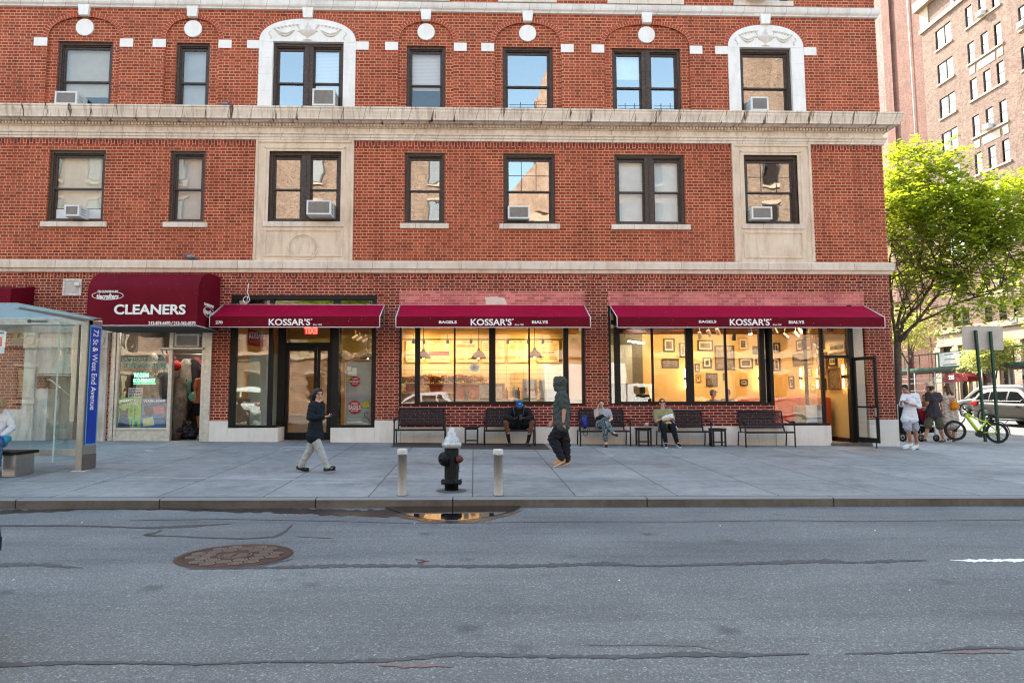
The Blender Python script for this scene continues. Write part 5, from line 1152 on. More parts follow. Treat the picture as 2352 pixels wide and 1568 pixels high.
for a in ((765, 435, 920, 530, 'wide pale photograph of three faces on the side wall above the sconce', MATB, 0), (768, 560, 840, 655, 'small black framed photograph above the brown framed one on the side wall', FRB, 0), (765, 672, 873, 868, 'large brown framed photograph left of the door sconce', FRW, 1), (918, 560, 958, 695, 'narrow dark framed photograph upper right of the door sconce', FRW, 2), (925, 727, 968, 850, 'narrow framed photograph lower right of the door sconce', FRW, 0),
          (688, 765, 745, 872, 'small black framed photograph behind the glass corner post', FRB, 2), (665, 530, 755, 730, 'brown framed photograph partly behind the glass corner post', FRW, 1), (550, 378, 612, 510, 'black framed photograph near the ceiling, left of the glass corner post', FRB, 0), (650, 375, 728, 500, 'wide black framed photograph near the ceiling behind the glass corner post', FRB, 0),
          (442, 535, 625, 650, 'widest black framed photograph of the side wall', FRB, 1), (473, 412, 530, 515, 'narrow black framed picture near the ceiling', FRB, 2), (570, 668, 617, 752, 'small rounded frame right of the far sconce', FRB, 2), (600, 805, 645, 885, 'small pale framed picture low beside the far sconce', FRG, 0), (405, 745, 450, 860, 'framed picture in the far corner left of the sconce', FRB, 2)):
    pic(R8, *a[:4], a[4], a[5], a[6], True, a[6] != 1)
for a in ((265, 440, 325, 532, 'framed photograph in the tall pane beside the black post, upper'), (383, 412, 460, 520, 'green tinted framed photograph in the tall pane near the ceiling'), (262, 580, 330, 700, 'framed photograph in the tall pane beside the black post, lower')): pic(R8, *a[:4], a[4], FRB, 2, False)
TUBE = emis('sconce_tube', (1, .62, .22), 9)
def sconce(fn, u, v0, v1, label, side=False):
    a, b = fn(u, v1), fn(u, v0); A_, B_ = (PX(*a, 10.40), PX(*b, 10.40)) if side else (P(*a, 4.1), P(*b, 4.1))
    S = thing('wall_sconce', label, 'lamp', A_, 'tube sconces in the dining room'); c = (A_+B_)/2
    MB().use(TUBE).cyl((c.x, c.y, A_.z), (c.x, c.y, c.z-.06), .02).cyl((c.x, c.y, c.z+.06), (c.x, c.y, B_.z), .02).build('lamp_tube', None, S); MB().use(SPOTM).ell(c, .06, 14).build('holder', None, S)
sconce(R7, 938, 755, 915, 'glowing tube sconce in the second pane'); sconce(R7, 1560, 750, 915, 'glowing tube sconce in the fourth pane'); sconce(R8, 515, 672, 857, 'far glowing tube sconce on the side wall', True); sconce(R8, 905, 645, 857, 'glowing tube sconce nearest the open door', True)
for i, (fn, u, v, d) in enumerate(((R7, 1058, 470, (.2, .3, -.9)), (R7, 1135, 452, (.4, .3, -.8)), (R7, 1210, 440, (.5, .4, -.9)), (R7, 1347, 485, (0, .3, -1)), (R7, 1480, 432, (.1, -.1, -1)), (R8, 278, 325, (.4, .1, -.8)), (R8, 370, 375, (.7, .1, -.6)), (R8, 468, 360, (.7, .1, -.7)), (R8, 512, 325, (.5, 0, -.8)))):
    p = P(*fn(u, v), 1.5); spot(p, d, SPOTM if i == 3 else SPOTW, 'white cylinder track spotlight under the red ceiling, number %d from the left' % (i+1), 'cylinder spots under the red ceiling', i == 4, .062, .20)
for x, y, w in ((5.0, 3.3, 5), (6.5, 3.3, 34), (7.7, 3.3, 40), (9.2, 3.0, 34)): lamp('picture_light', (x, y-.6, 3.35), w*.9, .5, (1, .60, .26), (rad(35), 0, 0))
lamp('door_light', (9.9, 1.2, 3.3), 36, .4, (1, .64, .28), (0, rad(30), 0)); lamp('dining_lamp', (6.8, 1.6, 3.4), 20, 1.6, (1, .66, .36))
tag(MB().use(emis('strip_glow', (1, .93, .8), 7)).prism([(P(*R7(448, 530), 3.2).x, 3.1), (P(*R7(470, 533), 3.2).x, 3.1), (P(*R7(640, 490), 3.2).x, 3.9), (P(*R7(600, 487), 3.2).x, 3.9)], 3.08, 3.11, 'z').build('strip_light'), 'bright white strip light seen through the first pane of the picture window', 'lamp')
MB().use(mat('dim_room_olive', (.10, .085, .045), .8)).box(3.62, 5.72, 4.10, 4.16, .03, 3.6).box(3.62, 3.66, .3, 4.10, .03, 3.6).build('dim_room_panel', None, BL)  # added panels; the dimness of this end of the room is in their colour
MB().use(mat('pale_grid_panel', (.34, .33, .25), .7)).box(4.55, 5.35, 4.05, 4.09, 1.75, 3.05).build('pale_wall_panel', None, BL)
# sofa, table goods
SOFA = mat('rust_red_velvet', (.36, .06, .02), .8, var=.2, vs=4)
S = thing('sofa', 'rust red banquette along the side wall behind the glass corner', 'sofa', (10.1, 2.4, .03)); MB().use(SOFA).bbox(9.55, 10.40, 1.0, 4.1, .03, .50, .05).build('seat', None, S); MB().use(SOFA).bbox(10.18, 10.42, .98, 4.1, .3, 1.28, .05).build('backrest', None, S); MB().use(SOFA).bbox(8.9, 10.42, 3.8, 4.1, .3, 1.25, .05).build('backrest', None, S)
boxthing('paper_bag', 'brown paper bag standing on the sill of the tall corner pane', 'bag', R8, 481, 1018, 572, 1178, .35, .2, mat('kraft_paper', (.50, .32, .17), .8))
boxthing('white_sign_card', 'plain white card beside the brown paper bag on the sill', 'card', R8, 572, 1012, 662, 1178, .30, .05, mat('white_card2', (.68, .70, .68), .6))
boxthing('grey_box', 'grey box beside the white card in the glass corner', 'box', R8, 664, 1006, 738, 1172, .34, .25, mat('grey_box', (.22, .23, .21), .7))
MB().use(mat('radiator_ledge', (.45, .36, .26), .6)).box(8.4, 9.6, .2, .62, .1, .53).build('window_ledge', None, BL)
# ------------------------------------------------------------------ air conditioners
ACW = mat('ac_white', (.66, .65, .63), .45, var=.06); ACG = mat('ac_grille', (.24, .22, .21), .6)
def ac(x0, x1, z0, z1, yf, label, side=1, mat_=None):
    S = thing('air_conditioner', label, 'air conditioner', ((x0+x1)/2, yf+.2, z0), 'window air conditioners'); w = .045; yb = .22
    mb = MB().use(ACW); mb.bbox(x0, x1, yf+.03, yb, z0, z1, .01); bx(mb, x0, x1, z0, z1, yf, yf+.05, w, w, w); mb.build('casing', None, S)
    mb = MB().use(ACG); mb.box(x0+w, x1-w, yf+.02, yf+.028, z0+w, z1-w); mb.use(mat('ac_fin', (.38, .35, .33), .5))
    k = int((z1-z0-2*w)/.018)
    for i in range(k): z = z0+w+.018*i+.004; mb.box(x0+w, x1-w, yf+.008, yf+.022, z, z+.006)
    mb.build('grille', None, S)
    mb = MB().use(ACG)
    for xs in (x0-.003, x1+.003):
        for i in range(5):
            for j in range(3): yy2 = yf+.08+i*.045; zz = z0+.05+j*(z1-z0-.1)/3; mb.box(xs-.002, xs+.002, yy2, yy2+.018, zz, zz+(z1-z0-.1)/3-.02)
    mb.build('side_louvre', None, S)
ac(-11.06, -10.66, 6.19, 6.50, -.28, 'small white air conditioner over a white filler board, second floor at the left'); ac(-4.54, -3.88, 6.24, 6.64, -.38, 'large white air conditioner jutting from the stone framed double window, second floor')
ac(.95, 1.55, 6.24, 6.61, -.08, 'white air conditioner left in the grid pane window above the counter window'); ac(7.76, 8.34, 6.23, 6.59, -.20, 'white air conditioner with peeling grille in the stone framed window near the corner, second floor')
ac(-11.48, -10.88, 9.31, 9.68, -.28, 'white air conditioner on the cornice in the leftmost arched window'); ac(-4.47, -3.85, 9.34, 9.82, -.30, 'white air conditioner in the double window under the stone urn relief'); ac(7.83, 8.33, 9.34, 9.74, -.26, 'white air conditioner under the relief nearest the corner, third floor')
ac(7.85, 8.45, 12.70, 13.1, -.34, 'air conditioner on a bracket at the top edge of the photo, near the corner'); ac(1.5, 1.98, 12.72, 13.1, -.1, 'air conditioner at the top edge of the photo, above the middle')
ac(-8.08, -7.44, 2.67, 3.02, -.04, 'beige air conditioner set over the cleaners doorway')
MB().use(ACW).box(-11.6, -10.28, .17, .19, 6.18, 6.5).build('filler_board', None, BL)
# ================================================================== buildings across the avenue
TANB = brick('tan_brick', .08, .30, .012, .012, (.155, .092, .072), (.235, .145, .11), (.30, .23, .19), dirt=.4)
REDB = brick('far_red_brick', .08, .30, .012, .012, (.14, .055, .042), (.20, .085, .062), (.28, .18, .15), dirt=.4)
RED_LIT = brick('far_lit_brick', .08, .30, .012, .012, (.27, .13, .12), (.34, .18, .165), (.38, .28, .25), dirt=.5)  # lit stretch of the tower wall, its brightness put into the colour
SAND = stone('sandstone', (.38, .29, .22), (.50, .39, .30), .25)
DGL = glass('far_window_glass', .22, (.10, .12, .14), .01, .8)
FX = 42.0
TB = thing('apartment_building', 'tall tan brick apartment building across the avenue with rows of paired and triple windows', 'building', (FX+8, 25, 0))
cols = [(36.0, 37.9, 2), (33.55, 34.3, 1), (32.1, 32.85, 1), (30.75, 31.45, 1), (27.4, 29.1, 2), (24.6, 25.3, 1), (22.6, 23.3, 1), (18.4, 20.2, 2), (14.5, 16.2, 2), (10, 11.7, 2)]
holes = []
for k in range(9):
    for (a, b, n_) in cols: holes.append((a, b, 32.5-3.2*k, 34.3-3.2*k))
mb = MB().use(TANB); t = MB(); wall_grid(t, 4, 39.65, 7.2, 38, holes, 0, .18); mb.add([(FX+v[1], v[0], v[2]) for v in t.v], t.f)
mb.quad((FX, 4, 7), (FX+16, 4, 7), (FX+16, 4, 38), (FX, 4, 38)); mb.quad((FX, 4, 38), (FX+16, 4, 38), (FX+16, 39.65, 38), (FX, 39.65, 38)); mb.build('wall', None, TB)
mb = MB().use(SAND)
mb.bbox(FX-.35, FX+.2, 4, 39.9, 6.75, 7.25, .04); mb.bbox(FX-.18, FX+.2, 4, 39.8, 5.9, 6.76, .03); mb.bbox(FX-.25, FX+.2, 4, 39.85, 5.65, 5.92, .03)
mb.build('stone_base_cornice', None, TB); mb = MB().use(SAND); mb.box(FX-.5, FX+.3, 4, 40.0, 37.3, 38.2); mb.box(FX-.14, FX+.1, 4, 39.8, 35.1, 35.5); mb.box(FX-.06, FX+.05, 38.6, 39.7, 35.5, 37.3)
for (a, b, n_) in cols: mb.box(FX-.08, FX+.1, a-.6, a-.25, 35.5, 37.3)
mb.build('roof_cornice', None, TB); Y_ = 5.0
while Y_ < 39.5:
    MB().use(SAND).bbox(FX-.22, FX+.2, Y_, Y_+.72, .0, 5.66, .03).box(FX-.30, FX, Y_-.06, Y_+.78, 5.2, 5.4).build('stone_pier', None, TB); Y_ += 2.15
MB().use(mat('far_shop_dark', (.06, .045, .035), .5)).box(FX+.12, FX+.2, 4, 39.65, 0, 5.7).box(FX, FX+.3, 34, 39.6, 0, 2.4).build('ground_floor', None, TB)
mb = MB().use(SAND)
for k in range(9):
    z = 32.5-3.2*k
    for (a, b, n_) in cols:
        if (a, b) in ((33.55, 34.3), (32.1, 32.85), (30.75, 31.45)): continue
        MB().use(SAND).box(FX-.09, FX+.1, a-.1, b+.1, z-.16, z-.003).build('window_sill', None, TB)
    MB().use(SAND).box(FX-.09, FX+.1, 30.6, 34.4, z-.16, z-.003).build('window_sill', None, TB)
    if k in (1, 3, 5, 7):
        for a, b in ((33.6, 34.2), (31.5, 33.3), (30.7, 31.25)): MB().use(SAND).box(FX-.03, FX+.02, a, b, z-1.0, z-.35).build('stone_plaque', None, TB)
FWN = mat('far_window_frame', (.05, .045, .045), .5)
def fwin(n_):
    m_ = MB().use(FWN); w = 1.9 if n_ == 2 else .75
    bx2 = [(0, w)] if n_ == 1 else [(0, w/2-.09), (w/2+.09, w)]
    for p, q in bx2:
        for a, b, c, d in ((p, p+.05, 0, 1.8), (q-.05, q, 0, 1.8), (p, q, 0, .06), (p, q, .86, .93), (p, q, 1.74, 1.8)): m_.box(.08, .14, a, b, c, d)
    if n_ == 2: m_.box(.06, .14, w/2-.09, w/2+.09, 0, 1.8)
    m_.use(DGL).quad((.11, 0, 0), (.11, w, 0), (.11, w, 1.8), (.11, 0, 1.8)); m_.use(mat('far_blind', (.42, .40, .36), .8))
    return m_
rng = random.Random(8); P1 = {}
for n_ in (1, 2):
    for v_ in range(3):
        m_ = fwin(n_); w = 1.9 if n_ == 2 else .75
        if v_: m_.box(.16, .17, .04, (w/2-.1) if n_ == 2 and v_ == 2 else w-.04, 1.8-(.5 if v_ == 1 else .95), 1.78)
        m_.use(DARKROOM).box(.4, .41, -.1, w+.1, -.1, 1.9); P1[n_, v_] = m_.build('window'); 
used = set()
for k in range(9):
    for (a, b, n_) in cols:
        if b < 18: continue
        v_ = rng.randrange(3); o = P1[n_, v_]
        if (n_, v_) in used: o = o.copy(); COL.objects.link(o)
        used.add((n_, v_)); o.parent = TB; o.matrix_parent_inverse = TB.matrix_basis.inverted(); o.location = (FX, a, 32.5-3.2*k)
for kk in P1:
    if kk not in used: bpy.data.objects.remove(P1[kk])
for i, (k, a) in enumerate(((0, 32.15), (3, 32.2), (5, 32.15), (7, 32.2), (1, 28.3), (8, 30.8), (8, 27.6), (8, 24.7), (4, 28.2))):
    z = 32.5-3.2*k; S = thing('air_conditioner', 'far white air conditioner in a tan brick window, %s' % ('top row', 'fourth row, middle bay', 'sixth row, middle bay', 'eighth row, middle bay', 'second row at the right edge', 'lowest row above the stone cornice, middle', 'lowest row above the stone cornice', 'lowest row at the right edge', 'fifth row at the right edge')[i], 'air conditioner', (FX-.2, a, z), 'far air conditioners across the avenue')
    MB().use(ACW).bbox(FX-.4, FX+.1, a, a+.6, z+.01, z+.42, .02).build('casing', None, S); MB().use(ACG).box(FX-.41, FX-.4, a+.08, a+.52, z+.06, z+.36).build('grille', None, S)
RB = thing('brick_tower', 'windowless red brown brick tower side beyond the tan building', 'building', (FX+6, 55, 0))
MB().use(REDB).box(FX+.15, FX+14, 39.66, 44.0, 0, 58).use(RED_LIT).box(FX+.10, FX+14, 44.0, 80, 0, 58).use(REDB).box(FX-.05, FX+.1, 44.0, 45.2, 0, 58).build('wall', None, RB)  # shade on the brown stretch and light on the pinkish one are coloured in
MB().use(ALU).tube([(FX+.05, 41.3, 0), (FX+.05, 41.4, 58)], .035, 5).build('cable', None, RB)
# ------------------------------------------------------------------ buildings on the viewer's side of the street (seen in the window reflections)
OPB = [brick('opposite_tan_brick', .08, .30, .012, .012, (.21, .14, .105), (.31, .22, .165), (.38, .30, .24), dirt=.3), stone('brownstone', (.28, .18, .13), (.44, .32, .24), .5)]
ow = MB().use(FWN); bx(ow, 0, 1.2, 0, 1.9, -.12, .05, .12); ow.use(SAND).box(-.1, 1.3, 0, .12, -.18, 0).box(-.1, 1.3, 0, .08, 1.9, 2.1); ow.use(DGL).quad((0, .02, 0), (1.2, .02, 0), (1.2, .02, 1.9), (0, .02, 1.9)); owo = None
for (a, b, h, mi, lab) in ((-46, -14, 21, 0, 'tan brick block on the near side of the street, farthest left'), (-14, 1.5, 21.5, 0, 'tan brick house on the near side of the street behind the viewer'), (1.5, 9, 15.5, 1, 'gabled brownstone church front behind the viewer'), (9, 26, 22, 0, 'brick block behind the viewer toward the avenue'), (34, 60, 20, 0, 'brick block on the near side beyond the avenue')):
    B_ = thing('street_building', lab, 'building', ((a+b)/2, -36, 0)); mb = MB().use(OPB[mi]); mb.box(a, b, -46, -31, -.1, h)
    if mi: mb.box(4.9, 6.3, -34, -30.9, h, 24.5).prism([(4.88, 24.4), (6.32, 24.4), (5.6, 27)], -34.02, -30.88)
    if a == 9: mb.box(20.5, 26, -44, -31.02, h, 30)
    if mi: mb.prism([(a, h), (b, h), ((a+b)/2, h+4.5)], -46, -31)
    mb.build('wall', None, B_); MB().use(SAND).box(a, b, -31, -30.6, h-.9, h-.2).box(a, b, -31, -30.8, 4.2, 4.7).build('cornice', None, B_)
    x = a+1.2
    while x < b-2:
        z = 1.2
        while z < h-3:
            if owo is None: o = owo = ow.build('window')
            else: o = owo.copy(); COL.objects.link(o)
            o.parent = B_; o.matrix_parent_inverse = B_.matrix_basis.inverted(); o.location = (x, -30.98, z); z += 3.3
        x += 3.1
    mb = MB().use(mat('house_door', (.05, .03, .02), .5)); mb.bbox((a+b)/2-.6, (a+b)/2+.6, -31.0, -30.9, 0, 2.6, .02); mb.build('door', None, B_)
B_ = thing('street_building', 'brick block farther down the avenue on the near side, behind the corner building', 'building', (0, 60, 0)); MB().use(OPB[0]).box(-10, 11.5, 26, 90, -.1, 21).build('wall', None, B_); MB().use(SAND).box(11.5, 11.7, 26, 90, 20, 20.8).build('cornice', None, B_)  # unseen block, added to keep bright low sky out of the car reflections
# ------------------------------------------------------------------ trees
def leafmat(name, c1, c2, tr, w=.45):
    m, n, l, b = newmat(name); P3, x, y, z = pos(n, l)
    g = n.new('ShaderNodeNewGeometry')
    col = ramp(n, l, noise(n, l, 2.2, 5, .75, P3), [(.32, c1), (.68, c2)])
    col = mix(n, l, .5, col, ramp(n, l, g.outputs['Random Per Island'], [(0, (.55, .6, .5)), (1, (1.3, 1.25, 1.1))]), 'MULTIPLY')
    l.new(col, b.inputs['Base Color']); b.inputs['Roughness'].default_value = .42; b.inputs['Specular IOR Level'].default_value = .5
    t_ = n.new('ShaderNodeBsdfTranslucent'); l.new(mix(n, l, 1, col, tr, 'MULTIPLY'), t_.inputs[0])
    ms = n.new('ShaderNodeMixShader'); ms.inputs[0].default_value = w; l.new(b.outputs[0], ms.inputs[1]); l.new(t_.outputs[0], ms.inputs[2]); l.new(ms.outputs[0], n['Material Output'].inputs[0])
    return m
BARK = mat('bark', (.10, .075, .06), .9, var=.5, vs=12, bmp=.9, bs=30)
LEAF = leafmat('elm_leaves', (.080, .125, .018), (.30, .35, .05), (2.4, 2.2, .8), .55)
LEAFP = leafmat('pale_leaves', (.28, .30, .10), (.45, .44, .20), (1.8, 1.8, 1.2), .5)
def tree(name, label, base, fork, limbs, lobes, nspray, leaf, lm, seed, rt=.12, group=None):
    """tapered trunk and limbs; drooping leaf sprays through the lobes of the crown"""
    T = thing(name, label, 'tree', tuple(base), group); rng = random.Random(seed); nr = np.random.default_rng(seed)
    mb = MB().use(BARK); base = Vector(base); fork = Vector(fork)
    mb.tube([base+Vector((0, 0, -.05)), base+Vector((0, 0, .15)), base.lerp(fork, .5)+Vector((.03, 0, 0)), fork+Vector((0, 0, .1))], [rt*1.5, rt*1.1, rt, rt*1.05], 12)
    segs = []
    def limb(p0, pts, r0):
        L = [Vector(p0)]+[Vector(p) for p in pts]; sm = []
        for i in range(len(L)-1):
            for k in range(4): t = k/4; sm.append(L[i].lerp(L[i+1], t)+Vector((rng.gauss(0, .012), rng.gauss(0, .012), rng.gauss(0, .012)))*(k > 0)*3)
        sm.append(L[-1]); n_ = len(sm); mb.tube(sm, [max(.006, r0*(1-.82*i/(n_-1))) for i in range(n_)], 7); return sm
    tips = []
    for pts, r0 in limbs:
        sm = limb(fork, pts, r0)
        for i in range(8, len(sm), 1):
            p = sm[i]
            for _ in range(1):
                c, r_ = lobes[rng.randrange(len(lobes))]; q = Vector(c)+Vector((rng.uniform(-1, 1)*r_[0]*.8, rng.uniform(-1, 1)*r_[1]*.8, rng.uniform(-1, 1)*r_[2]*.8))
                if (q-p).length > 3.4: q = p+(q-p).normalized()*rng.uniform(1.5, 3.2)
                m1 = p.lerp(q, .5)+Vector((rng.gauss(0, .15), rng.gauss(0, .15), .15)); mb.tube([p, p.lerp(m1, .5), m1, m1.lerp(q, .6), q], [.026, .02, .014, .009, .004], 5); tips += [m1.lerp(q, .5), q, m1]
    mb.build('trunk', None, T)
    # sprays
    vol = np.array([(r[0]*r[1]*r[2])**.72 for c, r in lobes]); pr = vol/vol.sum(); V = []; F = []; k = 0
    clump = []
    for ci in range(len(lobes)): clump.append([nr.normal(size=3) for _ in range(14)])
    for s_ in range(nspray):
        li = nr.choice(len(lobes), p=pr); c, r_ = lobes[li]; c = np.array(c, float); r_ = np.array(r_, float)
        if nr.random() < .72:
            d = clump[li][nr.integers(14)]; d = d/np.linalg.norm(d); o = c+r_*(d*(.5+.5*nr.random()**.5))+nr.normal(size=3)*.27
        else: d = nr.normal(size=3); d /= np.linalg.norm(d); o = c+r_*d*nr.random()**(1/2.6)
        dr = np.array([nr.normal(), nr.normal(), nr.normal()*.35-.12]); dr /= np.linalg.norm(dr)+1e-9
        side = np.cross(dr, [0, 0, 1.]); side /= np.linalg.norm(side)+1e-9
        nl = nr.integers(7, 12)
        for j in range(nl):
            q = o+dr*(j*leaf*.42)-np.array([0, 0, .02*j*j*leaf]); sg = 1 if j % 2 else -1
            ax = side*sg*.85+dr*.5+nr.normal(size=3)*.22; ax /= np.linalg.norm(ax); w = np.cross(ax, [0, 0, 1.])+nr.normal(size=3)*.35; w /= np.linalg.norm(w)+1e-9
            L = leaf*(.7+.5*nr.random()); W = L*.34
            V += [q, q+ax*L*.45+w*W, q+ax*L, q+ax*L*.45-w*W]; F.append((k, k+1, k+2, k+3)); k += 4
    me = bpy.data.meshes.new('crown'); me.from_pydata([tuple(map(float, v)) for v in V], [], F); me.materials.append(lm)
    o = bpy.data.objects.new('crown', me); COL.objects.link(o); o.parent = T; o.matrix_parent_inverse = T.matrix_basis.inverted(); return T
TY = 5.8
tb = P(2063, 1000, TY); tb.z = gz(tb.x, TY); fk = P(2061, 792, TY)
S9 = lambda u, v: (1960+u*.3182, 285+v*.3182)
def tl(pts, dy): return [P(*S9(u, v), TY+dy*(i+1)/len(pts)) for i, (u, v) in enumerate(pts)]
limbs = [(tl([(330, 1500), (350, 1440), (490, 1290), (575, 1130), (640, 960), (700, 800)], .3), .085), (tl([(360, 1520), (480, 1400), (640, 1180), (760, 1080), (900, 960), (1050, 860)], -.9), .075), (tl([(380, 1530), (460, 1430), (880, 1250), (1030, 1190), (1150, 1090), (1260, 1000)], -1.6), .06),
         (tl([(295, 1450), (270, 1200), (262, 1000), (300, 800), (340, 620)], .8), .07), (tl([(320, 1440), (400, 1200), (470, 1080), (500, 850), (480, 600), (500, 400)], 1.2), .065), (tl([(310, 1480), (380, 1330), (330, 1100), (300, 950), (250, 800)], -.5), .04)]
def lb(u, v, ru, rv, dy, ry): c = P(*S9(u, v), TY+dy); s_ = (c.y+DIST)/FPX*.3182; return (tuple(c), (ru*s_, ry, rv*s_))
lobes = [lb(440, 320, 230, 190, .5, 1.6), lb(330, 520, 200, 200, 0, 1.6), lb(620, 560, 250, 170, .2, 1.8), lb(900, 620, 300, 200, -.3, 1.8), lb(1180, 560, 260, 250, -.5, 1.8), lb(820, 830, 320, 150, -.6, 1.4), lb(1180, 900, 260, 220, -1, 1.4), lb(340, 760, 160, 200, .3, 1.3), lb(520, 1020, 190, 110, .5, 1.1), lb(360, 1130, 90, 130, .4, .8), lb(760, 1060, 240, 90, -.4, 1.0), lb(1130, 1160, 130, 60, -1.2, .7), lb(1040, 1290, 110, 60, -1.6, .6), lb(700, 1330, 130, 50, -1.1, .6), lb(760, 1440, 70, 40, -1.2, .4), lb(330, 1330, 70, 60, .3, .5), lb(1250, 1240, 130, 60, -1.3, .6)]
MT = tree('street_tree', 'large yellow green elm leaning over the avenue from beside the corner', tb, fk, limbs, lobes, 2900, .19, LEAF, 4, .12)
def tree2(label, x, y, h, r, lm, seed, n=1500, leaf=.13, name='street_tree', group=None, fh=.4, rt=.09):
    z = gz(x, max(y, KY)) if y > -20 else -.05; b_ = Vector((x, y, z)); f_ = Vector((x+.1, y, z+h*fh)); rng = random.Random(seed); L = []; lo = []
    for i in range(5):
        a = i*1.257+seed; q = Vector((x+math.cos(a)*r*.6, y+math.sin(a)*r*.6, z+h*(.68+.06*(i % 3)))); L.append(([f_.lerp(q, .5)+Vector((0, 0, .2)), q], .05)); lo.append((tuple(q), (r*.6, r*.6, r*.5)))
    lo.append(((x, y, z+h*.84), (r*.62, r*.62, h*.16))); return tree(name, label, b_, f_, L, lo, n, leaf, lm, seed, rt, group)
tree2('thin pale leaved tree in front of the scaffold shed', 36.4, 36.0, 8.4, 2.3, LEAFP, 3, 1000, .17); tree2('short sunlit bushy tree beyond the sign posts', 36.3, 26.9, 5.1, 1.45, LEAFP, 9, 1500, .15, fh=.35)
tree2('broad tree on the near side of the street, behind the viewer', -9, -25, 9, 3.4, LEAF, 5, 2200, .18, group=None, rt=.14); tree2('tree behind the viewer toward the avenue', 10, -25.3, 9.5, 3.6, LEAF, 6, 2200, .18, rt=.14)
# ------------------------------------------------------------------ sidewalk shed, canopy
GRNP = mat('shed_green', (.03, .13, .09), .6, var=.15); PIPEM = mat('scaffold_pipe', (.50, .46, .42), .5, .3)
S = thing('sidewalk_shed', 'green scaffold sidewalk shed with pipe posts in front of the tan building', 'scaffold', (39, 34, 0)); X0, X1 = 37.0, 40.6
zg = gz(37, 30)
MB().use(mat('shed_deck', (.10, .08, .08), .8)).box(X0, X1, 22, 60, 3.28, 3.42).build('deck', None, S)
mb = MB().use(GRNP); mb.box(X0-.05, X0, 22, 60, 3.42, 3.60); mb.box(X0-.06, X0-.02, 30.6, 33.1, 3.55, 4.75); mb.box(X0-.06, X0-.02, 28.6, 30.6, 3.55, 4.72)
mb.tube([(X0, 22, 4.68), (X0, 60, 4.68)], .05, 6)
for y in lin(22, 60, 20): mb.box(X0-.03, X0+.03, y, y+.06, 3.5, 4.7)
mb.build('parapet', None, S)
for i, y in enumerate(lin(24, 58, 14)):
    for x in (X0+.1, X1-.1): MB().use(PIPEM).tube([(x, y, zg-.1), (x, y, 3.28)], .055, 7).build('post', None, S)
mb = MB().use(PIPEM)
for z in (2.35, 1.75, 2.75): mb.tube([(X0+.1, 31.5, z), (X0+.1, 58, z)], .035, 6)
for y in (33, 38, 43): mb.tube([(X0+.1, y, 3.2), (X0+.1, y+2.2, 1.7)], .03, 6)
mb.build('brace', None, S)
BANW = mat('banner_white', (.70, .68, .66), .7)
S3 = lambda u, v: (1960+u*.2273, 712.7+v*.2273)
def sideM(x, y, z): return Matrix(((0, 0, -1, x), (-1, 0, 0, y), (0, 1, 0, z), (0, 0, 0, 1)))
B_ = thing('banner', 'white banner with lines of dark text tied to the green shed, left one', 'banner', (36.9, 32, 3.6)); o = MB().use(BANW).box(X0-.09, X0-.07, 30.72, 32.85, 3.63, 4.68).build('sheet', None, B_)
mb = MB().use(INK)
for z, a, b in ((4.50, 31.3, 32.3), (4.12, 31.2, 32.3), (3.72, 31.0, 32.5)): mb.box(X0-.095, X0-.09, a, b, z, z+.06)
mb.build('text_line', None, o)
B_ = thing('banner', 'white banner with dark purple continent shapes on the green shed, right one', 'banner', (36.9, 29.4, 3.6)); o = MB().use(BANW).box(X0-.09, X0-.07, 28.9, 30.02, 3.5, 4.74).build('sheet', None, B_)
mb = MB().use(mat('purple_print', (.05, .02, .10), .7)); 
for (y, z, a, b) in ((29.7, 4.42, .16, .22), (29.78, 4.2, .10, .16), (29.62, 3.85, .07, .13), (29.2, 4.35, .14, .12), (29.25, 3.9, .06, .10)): mb.prism([(y+a*math.cos(t*.7)*(1+.25*math.sin(t*2.3)), z+b*math.sin(t*.7)*(1+.2*math.cos(t*3))) for t in range(9)], X0-.096, X0-.091, 'x')
mb.build('map_print', None, o)
text('AND', .22, sideM(X0-.10, 29.35, 4.25), mat('grey_print', (.3, .3, .32), .7), 'lettering', o, .002)
C_ = thing('entrance_canopy', 'rounded dark red canopy reading 255 under the shed', 'canopy', (36, 30.4, 2.4)); RC = cloth('canopy_red', (.20, .025, .03))
ar = [(29.1, 2.40), (29.1, 2.62)]+[(30.4+1.3*math.cos(t), 2.62+.42*math.sin(t)) for t in [math.pi*i/12 for i in range(13)]]+[(31.7, 2.62), (31.7, 2.40)]
o = MB().use(RC).prism(ar, 36.2, 37.6, 'x').build('canopy_cloth', None, C_); text('255', .40, sideM(36.18, 30.7, 2.70), WHT, 'lettering', o, .003, .02)
for y in (29.2, 31.6): MB().use(mat('brass_pole', (.5, .33, .08), .4, .4)).tube([(36.3, y, gz(36, 30)-.14), (36.3, y, 2.5)], .035, 8).build('pole', None, C_)
C_ = thing('blue_canopy', 'flat blue shop awning at the right edge, beyond the sign posts', 'canopy', (36.5, 25, 2.6)); MB().use(mat('canopy_blue', (.01, .03, .16), .6)).prism([(41, 3.2), (38.5, 2.75), (38.5, 2.45), (41, 2.45)], 20, 27).build('canopy_cloth', None, C_)
